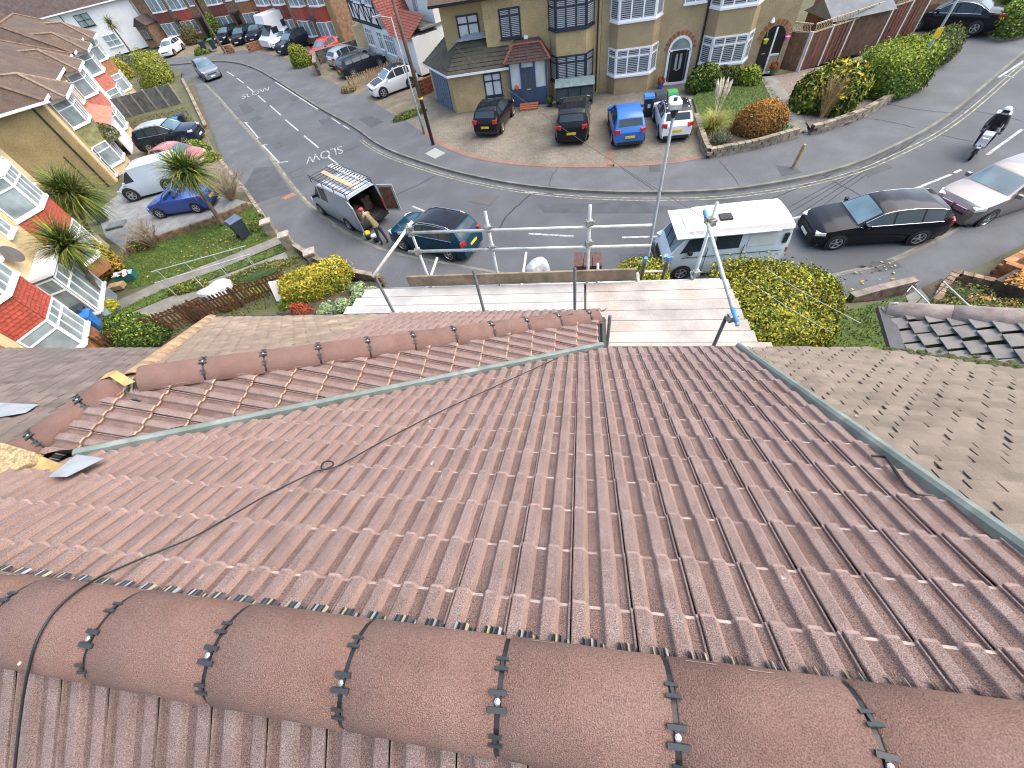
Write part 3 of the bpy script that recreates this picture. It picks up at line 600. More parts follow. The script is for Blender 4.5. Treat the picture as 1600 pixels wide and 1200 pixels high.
seam([(1450, 206), (1490, 215), (1540, 225)], 0.05); seam([(1500, 170), (1560, 180), (1600, 190)], 0.05); seam([(873, 261), (862, 275), (858, 292)], 0.03, 0.116); seam([(970, 262), (1000, 282), (1022, 298)], 0.03, 0.116); seam([(1125, 252), (1145, 275), (1155, 290)], 0.03, 0.116)
for q in (((1212, 258), (1245, 262), (1252, 270), (1222, 275)), ((560, 186), (578, 180), (600, 190), (580, 200)), ((1014, 257), (1032, 257), (1032, 268), (1015, 269)), ((376, 300), (398, 262), (428, 260), (455, 300), (400, 318)), ((1345, 412), (1395, 405), (1412, 417), (1370, 425))): patch(q, M_asph2, 0.116, 'pavement_patch')
sheet('manhole_cover', [(664, 240), (680, 231), (696, 239), (680, 248)], 0.118, mat('pale_cover', (0.26, 0.29, 0.28), 0.7, 0.1, 8))
sheet('pavement_cover', [(440, 309), (458, 301), (464, 304), (446, 312)], 0.118, mat('red_cover', (0.28, 0.13, 0.09), 0.8, 0.2, 8))
# front drives and gardens across the road
drive_px = [(628, 184), (645, 172), (690, 160), (716, 100), (1080, 100), (1086, 165), (1096, 225), (1103, 246), (1050, 255), (960, 261), (870, 261), (800, 257), (740, 247), (690, 228), (655, 203)]
sheet('driveway', drive_px, 0.116, M_block)
ed = [at(*p, 0.12) for p in ((655, 203), (690, 228), (740, 247), (800, 257), (870, 261), (960, 261), (1050, 255), (1103, 246))]; ed = resample(ed, 40)
ribbon('drive_edging', ed, offset(ed, 0.35 if (offset(ed, 1)[20].y > ed[20].y) else -0.35), M_blockr)
e2 = [at(947, 261, 0.12), at(947, 180, 0.12)]; e3 = [at(960, 261, 0.12), at(958, 180, 0.12)]; ribbon('drive_edging', e2, e3, M_blockr)
M_brownd = mat('brown_drive', (0.19, 0.155, 0.115), 0.95, 0.25, 1.5, 0.5, 40, stain=(0.12, 0.11, 0.07), sscale=0.8)
sheet('driveway', [(570, 150), (600, 130), (660, 120), (700, 140), (690, 160), (645, 172), (622, 183), (600, 170)], 0.114, M_brownd)
sheet('driveway', [(495, 118), (510, 85), (600, 85), (620, 110), (560, 148)], 0.114, M_brownd)
sheet('driveway', [(330, 86), (340, 62), (400, 60), (480, 70), (505, 90), (495, 118), (470, 96), (420, 85), (380, 78)], 0.113, M_brownd)
sheet('driveway', [(252, 92), (262, 65), (300, 60), (320, 78), (300, 88)], 0.114, M_brownd)
sheet('front_lawn', [(1082, 152), (1120, 122), (1190, 118), (1225, 165), (1245, 200), (1180, 212), (1105, 228)], 0.25, M_lawn)
sheet('flower_bed', [(1086, 165), (1100, 195), (1180, 190), (1240, 196), (1246, 208), (1180, 222), (1108, 244), (1096, 215)], 0.256, M_soil)
sheet('garden_path', [(1188, 120), (1212, 118), (1256, 185), (1262, 203), (1232, 208)], 0.262, M_conc)
M_gravelb = mat('shingle', (0.2, 0.16, 0.14), 0.95, 0.3, 12, 1.0, 50, fine=0.4, fscale=20)
sheet('shingle_bed', [(1212, 118), (1256, 185), (1268, 203), (1330, 190), (1400, 145), (1440, 100), (1440, 60), (1300, 100)], 0.25, M_gravelb)
sheet('front_lawn', [(1500, 30), (1500, -5), (1640, -10), (1640, 20), (1560, 40)], 0.25, M_lawn)
sheet('driveway', [(1415, 70), (1425, 25), (1500, 10), (1545, 45), (1500, 62), (1470, 80)], 0.24, M_brownd)
# gardens on the near side
GZ = 0.40
near_g = [(300, 125), (345, 248), (392, 305), (430, 364), (470, 402), (530, 440), (640, 455), (760, 460), (1000, 470), (1180, 480), (1310, 475), (1430, 466), (1520, 420), (1620, 372), (1900, 340)]
b = MB(); A = [at(*p, GZ) for p in near_g]; B_ = [Vector((a.x * 1.0 - (9 if a.x < -14 else 0), (a.y - 14) if a.x > -14 else a.y - 9, GZ + 0.0)) for a in A]
ribbon('garden', A, B_, M_ground)
sheet('garden', [(-60, -14), (-60, 60), (-47, 52), (-33, 32), (-24, 24), (-14, 12), (-14, -14)], GZ - 0.01, M_ground, world=True)
sheet('garden', [(-16, -14), (-16, 13.5), (-8, 11.2), (8, 10.2), (40, 18), (40, -14)], GZ - 0.02, M_ground, world=True)
sheet('lawn', [(200, 400), (262, 372), (330, 352), (395, 322), (420, 362), (425, 375), (340, 405), (250, 440), (200, 452), (185, 425)], GZ + 0.02, M_lawn)
sheet('garden_path', [(165, 478), (250, 440), (345, 405), (432, 370), (440, 380), (350, 418), (255, 452), (170, 492)], GZ + 0.05, M_conc)
sheet('garden_path', [(165, 505), (255, 468), (350, 430), (445, 394), (452, 404), (360, 443), (260, 485), (180, 520)], GZ + 0.05, M_conc)
sheet('lawn', [(165, 492), (255, 453), (350, 419), (440, 382), (446, 392), (350, 428), (255, 467), (165, 504)], GZ + 0.03, M_lawn)
sheet('driveway', [(150, 330), (190, 300), (330, 300), (395, 318), (330, 350), (262, 370), (200, 395), (165, 370)], GZ + 0.02, M_slabs)
sheet('driveway', [(195, 240), (215, 215), (320, 205), (340, 245), (385, 300), (330, 300), (215, 290)], GZ + 0.015, M_brownd)
sheet('flower_bed', [(455, 470), (540, 440), (600, 440), (560, 490), (430, 490)], GZ + 0.05, M_soil)
sheet('lawn', [(1315, 487), (1412, 462), (1440, 500), (1420, 580), (1290, 580)], GZ + 0.2, M_lawn)
sheet('garden_path', [(1415, 462), (1445, 448), (1490, 500), (1600, 545), (1560, 570), (1440, 520)], GZ + 0.22, M_conc)
sheet('flower_bed', [(1440, 450), (1470, 435), (1560, 470), (1620, 480), (1620, 560), (1500, 520)], GZ + 0.24, M_soil)
# blades of grass over the lawns
def grass(name, px, z, dens, h=0.06, cols=None, world=None):
    P = [at(*p, z) for p in px]; xs = [p.x for p in P]; ys = [p.y for p in P]
    area = abs(sum(P[i].x * P[(i + 1) % len(P)].y - P[(i + 1) % len(P)].x * P[i].y for i in range(len(P)))) / 2
    n = int(area * dens); g = np.random.default_rng(len(name) + n); pts = []
    X = g.uniform(min(xs), max(xs), n * 4); Y = g.uniform(min(ys), max(ys), n * 4); ins = np.zeros(len(X), bool); j = len(P) - 1
    for i in range(len(P)):
        c = ((P[i].y > Y) != (P[j].y > Y)) & (X < (P[j].x - P[i].x) * (Y - P[i].y) / (P[j].y - P[i].y + 1e-9) + P[i].x); ins ^= c; j = i
    X, Y = X[ins][:n], Y[ins][:n]; n = len(X); a = g.uniform(0, 6.28, n); hh = g.uniform(0.5, 1.2, n) * h; w = 0.012 * h / 0.06
    V = np.zeros((n, 3, 3)); V[:, 0] = np.c_[X - np.cos(a) * w, Y - np.sin(a) * w, np.full(n, z)]; V[:, 1] = np.c_[X + np.cos(a) * w, Y + np.sin(a) * w, np.full(n, z)]
    V[:, 2] = np.c_[X + g.normal(0, h * .5, n), Y + g.normal(0, h * .5, n), z + hh]
    ms = cols or [mat('grass_a', (0.10, 0.18, 0.022), 0.8, 0.2, 3), mat('grass_b', (0.065, 0.13, 0.02), 0.8, 0.2, 3), mat('grass_c', (0.14, 0.16, 0.04), 0.8, 0.2, 3)]
    me = np_mesh(name, V.reshape(-1, 3), np.arange(n * 3).reshape(n, 3), ms, midx=g.choice(3, n, p=[.45, .4, .15])); return link(name, me)
for i, (q, z, dn, hh) in enumerate(((((200, 400), (262, 372), (330, 352), (395, 322), (420, 362), (425, 375), (340, 405), (250, 440), (200, 452), (185, 425)), GZ + 0.02, 420, 0.09), (((165, 492), (255, 453), (350, 419), (440, 382), (446, 392), (350, 428), (255, 467), (165, 504)), GZ + 0.03, 300, 0.12),
                        (((1082, 152), (1120, 122), (1190, 118), (1225, 165), (1240, 192), (1180, 195), (1105, 200)), 0.25, 320, 0.07), (((1315, 487), (1412, 462), (1440, 500), (1420, 580), (1290, 580)), GZ + 0.2, 500, 0.07), (((1500, 30), (1500, -5), (1640, -10), (1640, 20), (1560, 40)), 0.25, 150, 0.08))):
    tag(grass('grass', q, z, dn, hh), ['green grass of the lawn in front of the red tile-hung bays', 'strip of grass between the two garden paths', 'green grass of the small lawn by the ginger shrub', 'green grass beside the yellow hedge and the lower right roof', 'green grass of the lawn in the top right corner'][i], 'grass', kind='stuff')

dry = [mat('weed_a', (0.11, 0.13, 0.035), 0.85, 0.2, 3), mat('weed_b', (0.16, 0.125, 0.06), 0.85, 0.2, 3), mat('weed_c', (0.07, 0.10, 0.025), 0.85, 0.2, 3)]
for lab, q, z, dn, hh in (('rough grass and weeds along the left verge by the grey fence', ((195, 192), (287, 168), (318, 205), (335, 240), (300, 205), (215, 214)), GZ, 60, .16), ('rough weeds around the picket fence in the near left garden', ((170, 525), (260, 486), (360, 444), (455, 405), (520, 440), (460, 470), (300, 520), (180, 560)), GZ, 90, .13),
                       ('weedy grass under the big yellow hedge', ((1190, 480), (1320, 480), (1340, 560), (1180, 560)), GZ, 120, .14), ('rough grass beside the far white house', ((110, 130), (230, 95), (270, 112), (290, 160), (190, 185)), .0, 12, .3)):
    tag(grass('weeds', q, z, dn, hh, cols=dry), lab, 'weeds', kind='stuff')
# ================================================================== buildings
M_dash = mat('tan_pebble_dash', (0.43, 0.325, 0.172), 0.95, 0.10, 1.2, 1.0, 45, fine=0.3, fscale=28, stain=(0.35, 0.26, 0.13), sscale=0.5, thr=(0.45, 0.8))
M_dash2 = mat('brown_pebble_dash', (0.39, 0.295, 0.17), 0.95, 0.10, 1.2, 1.0, 45, fine=0.3, fscale=28, stain=(0.31, 0.235, 0.135), sscale=0.5, thr=(0.45, 0.8))
M_dashy = mat('yellow_pebble_dash', (0.35, 0.26, 0.12), 0.95, 0.10, 1.2, 1.0, 40, fine=0.28, fscale=22)
M_creamw = mat('cream_render', (0.62, 0.48, 0.28), 0.9, 0.08, 1.0)
M_whitew = mat('white_render', (0.78, 0.78, 0.76), 0.85, 0.05, 0.7, stain=(0.68, 0.69, 0.68), sscale=0.6)
M_pvc = mat('white_pvc', (0.80, 0.81, 0.82), 0.4, 0.03, 2)
M_navyf = mat('navy_frame', (0.022, 0.032, 0.05), 0.45, 0.1, 2)
M_bluedoor = mat('slate_blue_paint', (0.045, 0.075, 0.14), 0.45, 0.1, 2)
M_slateblue = mat('grey_blue_timber', (0.10, 0.16, 0.24), 0.6, 0.15, 4)
M_blackf = mat('black_paint', (0.012, 0.012, 0.014), 0.35, 0.1, 2)
M_timber = mat('black_timber', (0.02, 0.02, 0.022), 0.7, 0.1, 2)
M_red = mat('red_tile_hanging', (0.42, 0.075, 0.045), 0.8, 0.18, 6, 0.4, 60, rand=0.1)
M_redb = mat('brick_red_tile', (0.21, 0.062, 0.046), 0.85, 0.2, 5, 0.4, 60)
M_terra = mat('terracotta_tile', (0.36, 0.16, 0.075), 0.85, 0.2, 5, 0.4, 60)
M_greenw = mat('green_weathered_tile', (0.22, 0.22, 0.10), 0.9, 0.25, 4)
M_pinkw = mat('faded_pink_tile', (0.5, 0.17, 0.12), 0.85, 0.15, 4)
M_roofb = mat('brown_roof', (0.08, 0.054, 0.042), 0.9, 0.2, 2.5, 0.8, 30, stain=(0.105, 0.072, 0.053), sscale=0.8, fine=0.25, fscale=14)
M_roofd = mat('dark_roof', (0.075, 0.055, 0.05), 0.9, 0.2, 2.5, 0.8, 30, fine=0.25, fscale=14)
M_roofl = mat('light_brown_roof', (0.11, 0.076, 0.055), 0.9, 0.2, 2.5, 0.8, 30, fine=0.25, fscale=14)
M_rmoss = mat('mossy_roof', (0.058, 0.052, 0.045), 0.95, 0.3, 3, 1.0, 30, stain=(0.062, 0.062, 0.035), sscale=1.5, rand=0.25)
M_brickm = mat('brown_brick', (0.27, 0.16, 0.095), 0.92, 0.2, 3, 0.4, 40, fine=0.3, fscale=12)
M_glass = mat('window_glass', (0.05, 0.065, 0.075), 0.08, 0.3, 0.8, spec=0.8)
M_glassl = mat('net_curtain_glass', (0.26, 0.32, 0.34), 0.12, 0.25, 1.5, spec=0.8)
M_glassw = mat('frosted_glass', (0.55, 0.6, 0.62), 0.2, 0.08, 2, spec=0.6)
M_blind = mat('blind_white', (0.42, 0.45, 0.47), 0.7, 0.05, 2)
M_pipe = mat('black_pipe', (0.02, 0.02, 0.022), 0.5, 0.1, 3)
M_brickred = mat('red_brick', (0.36, 0.12, 0.06), 0.9, 0.2, 6, 0.4, 40, rand=0.15)
M_stone = mat('garden_stone', (0.24, 0.205, 0.155), 0.95, 0.25, 3, 0.7, 40, rand=0.2)

def window(parent, p0, p1, z0, z1, cols, fm, pm, top=None, fw=0.06, d=0.05, blinds=False, name='window', sill=True, cross=None):
    """framed window between local plan points p0 -> p1 (seen from outside, left to right)"""
    a, b_ = Vector((p0[0], p0[1], 0)), Vector((p1[0], p1[1], 0)); L = (b_ - a).length; ex = (b_ - a) / L; n = ex.cross(Vector((0, 0, 1)))       # outward
    Q = Matrix((ex, -n, Vector((0, 0, 1)))).transposed()
    f = MB()
    def bx(x0, x1, y0, y1, dd=d, off=0.0): f.box(a + ex * (x0 + x1) / 2 + n * (off + dd / 2) + Vector((0, 0, (y0 + y1) / 2)), (x1 - x0, dd, y1 - y0), M=Q)
    bx(0, L, z1 - fw, z1); bx(0, L, z0, z0 + fw); bx(0, fw, z0 + fw, z1 - fw); bx(L - fw, L, z0 + fw, z1 - fw)
    cw = L / cols
    for i in range(1, cols): bx(i * cw - fw / 2, i * cw + fw / 2, z0 + fw, z1 - fw)
    zt = None
    if top:
        zt = z1 - (z1 - z0) * top
        for i in range(cols): bx(i * cw + fw / 2, (i + 1) * cw - fw / 2, zt - fw / 2, zt + fw / 2)
    if sill: bx(-0.06, L + 0.06, z0 - 0.07, z0 - 0.004, d + 0.08)
    w = f.build(name, fm, parent)
    segs = [(z0 + fw, zt - fw / 2), (zt + fw / 2, z1 - fw)] if top else [(z0 + fw, z1 - fw)]
    for i in range(cols):
        for s0, s1 in segs:
            x0, x1 = i * cw + (fw if i == 0 else fw / 2), (i + 1) * cw - (fw if i == cols - 1 else fw / 2)
            g = MB(); g.quad(*[a + ex * x + n * 0.018 + Vector((0, 0, z)) for x, z in ((x0, s0), (x1, s0), (x1, s1), (x0, s1))]); g.build('pane', pm, w)
            if blinds:
                bl = MB(); k = max(3, int((s1 - s0) / 0.085))
                for j in range(k):
                    z = s0 + (s1 - s0) * (j + 0.5) / k; bl.box(a + ex * (x0 + x1) / 2 + n * 0.024 + Vector((0, 0, z)), (x1 - x0 - 0.03, 0.006, (s1 - s0) / k * 0.42), M=Q)
                bl.build('blind', M_blind, w)
    return w
def canted(x0, x1, p, c=0.45): return [(x0, 0.0), (x0 + c, -p), (x1 - c, -p), (x1, 0.0)]
def ring(poly, off):
    """the bay outline pushed outwards by off"""
    x0, x1 = poly[0][0], poly[3][0]; return [(poly[0][0] - off, 0), (poly[1][0] - off * 0.5, poly[1][1] - off), (poly[2][0] + off * 0.5, poly[2][1] - off), (poly[3][0] + off, 0)]
def bay(parent, x0, x1, p, levels, fm, pm, wallm, cols=(1, 3, 1), top=0.3, blinds=False, apron=None, apron_z=None, tiles=False, cap=None, capm=None, c=0.45, sillm=None, z_base=0.0):
    """levels: list of (z0, z1) window bands; the wall runs between them"""
    P = canted(x0, x1, p, c); zs = z_base
    for k, (w0, w1) in enumerate(levels):
        m = apron if (apron and k > 0) else wallm
        if w0 - 0.08 > zs: MB().prism(P, (0, 0, w0 - 0.1 - zs), org=(0, 0, zs)).build('bay_wall' if m is wallm else 'tile_hanging', m, parent)
        if tiles and k > 0:                                           # rows of hanging tiles with their own edges
            zt = w0 - 0.1; rows = int((zt - zs - 0.02) / 0.13)
            hang = MB(); 
            for s in range(3):
                A, B = Vector((*P[s], 0)), Vector((*P[s + 1], 0)); L = (B - A).length; ex = (B - A) / L; n = ex.cross(Vector((0, 0, 1)))
                for r in range(rows):
                    nt = max(1, round(L / 0.19)); tw = L / nt; z = zs + 0.02 + r * 0.13
                    for t in range(nt + (r % 2)):
                        a0 = max(0, (t - (0.5 if r % 2 else 0)) * tw + 0.006); a1 = min(L, (t + 1 - (0.5 if r % 2 else 0)) * tw - 0.006)
                        if a1 - a0 < 0.02: continue
                        j = rnd.uniform(0, 0.006)
                        q0, q1 = A + ex * a0, A + ex * a1; o0 = n * (0.035 + j); o1 = n * 0.010
                        hang.add([q0 + o0 + Vector((0, 0, z)), q1 + o0 + Vector((0, 0, z)), q1 + o1 + Vector((0, 0, z + 0.15)), q0 + o1 + Vector((0, 0, z + 0.15)), q0 + n * .004 + Vector((0, 0, z)), q1 + n * .004 + Vector((0, 0, z))], [(0, 1, 2, 3), (4, 5, 1, 0)])
            if hang.v: tag(hang.build('hanging_tiles', apron, parent), kind='stuff')
        MB().prism(ring(P, 0.09), (0, 0, 0.10), org=(0, 0, w0 - 0.1)).build('bay_sill', sillm or fm, parent)
        core = [(P[0][0] + 0.03, 0), (P[1][0] + 0.03, P[1][1] + 0.05), (P[2][0] - 0.03, P[2][1] + 0.05), (P[3][0] - 0.03, 0)]
        MB().prism(core, (0, 0, w1 - w0), org=(0, 0, w0)).build('bay_interior', M_glass, parent)
        for s in range(3): window(parent, P[s], P[s + 1], w0, w1, cols[s], fm, pm, top, fw=0.09 if blinds else 0.06, blinds=blinds, sill=False, d=0.045)
        zs = w1
    MB().prism(ring(P, 0.07), (0, 0, 0.14), org=(0, 0, zs)).build('bay_head', fm, parent)
    if cap:
        b = MB(); Q = ring(P, 0.16); z = zs + 0.14; top_ = [(Q[1][0] + c * .5, -0.02, z + cap), (Q[2][0] - c * .5, -0.02, z + cap)]
        b.add([(q[0], q[1], z) for q in Q] + top_, [(0, 1, 4), (1, 2, 5, 4), (2, 3, 5), (3, 2, 1, 0)]); b.build('bay_roof', capm or wallm, parent)
def gable_roof(parent, x0, x1, y0, y1, ze, rise, m, over=0.3, hipl=0.0, hipr=0.0, name='roof', fascia=None, th=0.12):
    """ridge along x; hipl / hipr: how far the ridge ends stop short of the walls"""
    ym = (y0 + y1) / 2; a, b_ = x0 - over, x1 + over; c, d = y0 - over, y1 + over; zr = ze + rise
    v = [(a, c, ze), (b_, c, ze), (b_, d, ze), (a, d, ze), (a + hipl, ym, zr), (b_ - hipr, ym, zr)]
    mb = MB(); mb.add(v + [(p[0], p[1], p[2] - th) for p in v[:4]], [(0, 1, 5, 4), (2, 3, 4, 5), (1, 2, 5), (3, 0, 4), (6, 7, 1, 0), (7, 8, 2, 1), (8, 9, 3, 2), (9, 6, 0, 3), (9, 8, 7, 6)])
    r = mb.build(name, m, parent)
    rb = MB(); rb.tube([(a + hipl, ym, zr), (b_ - hipr, ym, zr)], 0.11, 6)
    for e_, q, on in (((a, c, ze), 4, hipl), ((a, d, ze), 4, hipl), ((b_, c, ze), 5, hipr), ((b_, d, ze), 5, hipr)):
        if on: rb.tube([e_, v[q]], 0.10, 6)
    rb.build('ridge_tiles', mat(m.name + '_ridge', (0.17, 0.11, 0.075), 0.9, 0.2, 4), r)
    if fascia:
        fb = MB(); fb.box(((a + b_) / 2, c - 0.03, ze - 0.07), (b_ - a, 0.05, 0.14)); fb.build('gutter', fascia, parent)
    return r
def pipe(parent, x, y, z0, z1, m=None, r=0.045): MB().tube([(x, y, z0), (x, y, z1)], r, 6).build('downpipe', m or M_pipe, parent)
def roof_rows(parent, quad, rows, cols, m, name, th=0.05, limit=0):
    """overlapping courses on a four-cornered slope: quad = eaves left, eaves right, top right, top left"""
    A, B, C, D = [Vector(q) for q in quad]; n = (B - A).cross(D - A).normalized(); mb = MB()
    for r in range(rows):
        t0, t1 = r / rows, (r + 1) / rows + 0.25 / rows; t1 = min(t1, 1)
        l0, r0, l1, r1 = A.lerp(D, t0), B.lerp(C, t0), A.lerp(D, t1), B.lerp(C, t1)
        for k in range(cols):
            u0, u1 = (k + 0.03) / cols, (k + 0.97) / cols; j = rnd.uniform(0, th * 0.3)
            a, b_, c, d = l0.lerp(r0, u0), l0.lerp(r0, u1), l1.lerp(r1, u1), l1.lerp(r1, u0)
            mb.add([a + n * (th + j), b_ + n * (th + j), c + n * 0.004, d + n * 0.004, a, b_], [(0, 1, 2, 3), (4, 5, 1, 0)])
    return tag(mb.build(name, m, parent), kind='stuff')

# ---------------- pebble-dashed semis across the road (local x = world X, front faces -Y)
HY, HZ = 32.3, 0.10
opp = thing('semi_detached_house', 'tan pebble-dashed house with navy window frames, blue porch and side garage', 'house', (-9.2, HY, HZ))
MB().box((6.55, 4.0, 2.75), (7.3, 8.0, 5.5)).build('wall', M_dash, opp)
MB().box((1.45, 4.35, 2.75), (2.9, 7.3, 5.5)).build('side_wall', M_dash, opp)
gable_roof(opp, -0.1, 10.15, 0, 8, 5.6, 3.0, M_roofb, fascia=M_blackf)
# single-storey garage and side extension with mossy lean-to roof
G0, G1, G2 = Vector((-2.1, 2.2, 0)), Vector((0.25, -1.0, 0)), Vector((4.35, -0.75, 0))
b = MB(); b.prism([(-2.1, 2.2), (0.25, -1.0), (4.3, -0.75), (4.3, 0.62), (2.88, 0.66), (0.0, 0.66), (0.0, 4.5), (-2.1, 4.5)], (0, 0, 2.25)); b.build('garage_wall', M_dash, opp)
gd = MB(); gx = (G1 - G0).normalized(); gn = gx.cross(Vector((0, 0, 1)))
for i in range(7):
    a = G0 + gx * (0.45 + i * 0.42) + gn * 0.03; gd.box(a + gx * 0.2 + Vector((0, 0, 1.02)), (0.35, 0.05, 2.0), M=Matrix((gx, -gn, Vector((0, 0, 1)))).transposed())
gd.build('garage_door', M_slateblue, opp)
rl = MB(); E0, E1, E2 = Vector((-2.4, 2.05, 2.3)), Vector((0.15, -1.32, 2.3)), Vector((4.32, -1.05, 2.3)); T0, T1, T2 = Vector((-0.9, 4.5, 3.15)), Vector((0.9, 0.64, 3.55)), Vector((4.32, 0.60, 3.6))
rl.add([E0, E1, T1, T0], [(0, 1, 2, 3)]); rl.add([E1, E2, T2, T1], [(0, 1, 2, 3)]); rl.build('garage_roof', M_rmoss, opp)
roof_rows(opp, (E1, E2, T2, T1), 8, 22, M_rmoss, 'garage_roof_tiles', 0.045); roof_rows(opp, (E0, E1, T1, T0), 8, 18, M_rmoss, 'garage_roof_tiles', 0.045)
lf = MB(); lf.quad(T1 + Vector((-.3, -.25, .02)), T2 + Vector((0, -.3, 0.03)), T2 + Vector((0, 0, .3)), T1 + Vector((.6, 0, .3))); lf.build('lead_flashing', M_lead, opp)
ff = MB(); ff.bar(E0 + Vector((0, 0, -.05)), E1 + Vector((0, 0, -.05)), 0.05, 0.14); ff.bar(E1 + Vector((0, 0, -.05)), E2 + Vector((0, 0, -.05)), 0.05, 0.14); ff.build('white_fascia', M_pvc, opp)
window(opp, (2.5, -0.865), (3.7, -0.79), 0.75, 2.05, 2, M_navyf, M_glassw, 0.33, fw=0.08)
window(opp, (1.0, 0.69), (2.45, 0.69), 3.45, 4.8, 2, M_navyf, M_glassw, 0.33, fw=0.09)
window(opp, (3.9, -0.01), (5.25, -0.01), 3.5, 4.95, 2, M_navyf, M_glass, 0.25, fw=0.09, blinds=True)
# porch with tiled hood
por = MB(); por.box((5.55, -0.5, 1.28), (2.5, 1.0, 2.36)); por.build('porch_core', M_glassw, opp)
for x in (4.33, 5.1, 5.98, 6.76): MB().box((x, -1.02, 1.3), (0.12, 0.10, 2.45)).build('porch_post', M_bluedoor, opp)
for x0, x1 in ((4.39, 5.04), (6.04, 6.7)): MB().box(((x0 + x1) / 2, -1.01, 0.55), (x1 - x0, 0.06, 0.98)).build('porch_panel', M_bluedoor, opp)
dr = MB(); dr.box((5.54, -1.01, 1.12), (0.76, 0.07, 2.1)); dr = dr.build('door', M_bluedoor, opp)
for x in (5.38, 5.68): MB().box((x, -1.05, 1.55), (0.14, 0.03, 0.85)).build('pane', M_glass, dr)
MB().box((5.53, -1.06, 0.98), (0.25, 0.03, 0.06)).build('letter_plate', mat('chrome', (0.75, 0.76, 0.78), 0.15, metal=1.0), dr)
wr = MB(); wr.lathe([(0.10, -0.03), (0.15, 0), (0.10, 0.03)], (4.72, -1.06, 1.15), 10, (0, 1, 0)); wr.build('wreath', mat('orange_wreath', (0.7, 0.13, 0.04), 0.8, 0.3, 20), opp)
hd_ = MB(); hd_.add([(4.05, -1.35, 2.52), (7.05, -1.35, 2.52), (7.05, 0.0, 2.52), (4.05, 0, 2.52), (4.65, -0.65, 3.25), (6.45, -0.65, 3.25), (4.75, -0.02, 3.4), (6.35, -0.02, 3.4)], [(0, 1, 5, 4), (4, 5, 7, 6), (1, 2, 7, 5), (3, 0, 4, 6), (3, 2, 1, 0)]); hd_.build('porch_roof', mat('porch_tile', (0.06, 0.034, 0.03), 0.85, 0.2, 5, 0.6, 40), opp)
roof_rows(opp, ((4.05, -1.35, 2.52), (7.05, -1.35, 2.52), (6.45, -0.65, 3.25), (4.65, -0.65, 3.25)), 6, 14, MATS['porch_tile'], 'porch_roof_tiles', 0.03)
for (a, c) in (((4.05, -1.35, 2.55), (4.65, -0.65, 3.28)), ((7.05, -1.35, 2.55), (6.45, -0.65, 3.28)), ((4.65, -0.65, 3.28), (6.45, -0.65, 3.28))):
    for i in range(8): MB().tube([Vector(a).lerp(Vector(c), i / 8), Vector(a).lerp(Vector(c), (i + .92) / 8)], 0.075, 6).build('ridge_tile', M_redb, opp)
for k in range(3): MB().box((5.5, -1.35 - 0.16 * (2 - k), 0.09 + 0.06 * k - 0.03), (1.25, 0.35, 0.14)).build('step', M_brickred, opp)
bay(opp, 7.0, 9.75, 0.75, [(1.08, 2.45), (3.72, 5.12)], M_navyf, M_glass, M_dash, (1, 3, 1), 0.27, blinds=True, z_base=-0.05)
pipe(opp, 3.0, 0.60, 2.4, 5.5); pipe(opp, 10.0, -0.06, 0.1, 5.5); MB().box((5.5, -0.06, 3.35), (0.24, 0.1, 0.36)).build('alarm_box', M_pvc, opp)
for k, x in enumerate((4.05, 7.0)): pass
opp2 = thing('semi_detached_house', 'tan pebble-dashed house with white bay windows beside the navy one', 'house', (1.0, HY, HZ))
MB().box((3.1, 4.0, 2.75), (6.16, 8.0, 5.5)).build('wall', M_dash2, opp2)
gable_roof(opp2, 0.31, 6.1, 0, 8, 5.62, 3.0, M_roofb, over=0.28, fascia=M_pvc)
bay(opp2, 0.55, 3.55, 0.7, [(1.03, 2.4), (3.7, 5.1)], M_pvc, M_glass, M_dash2, (1, 3, 1), 0.3, blinds=True, z_base=-0.05)
window(opp2, (4.75, -0.01), (5.95, -0.01), 3.95, 5.1, 2, M_pvc, M_glassl, None, blinds=False)
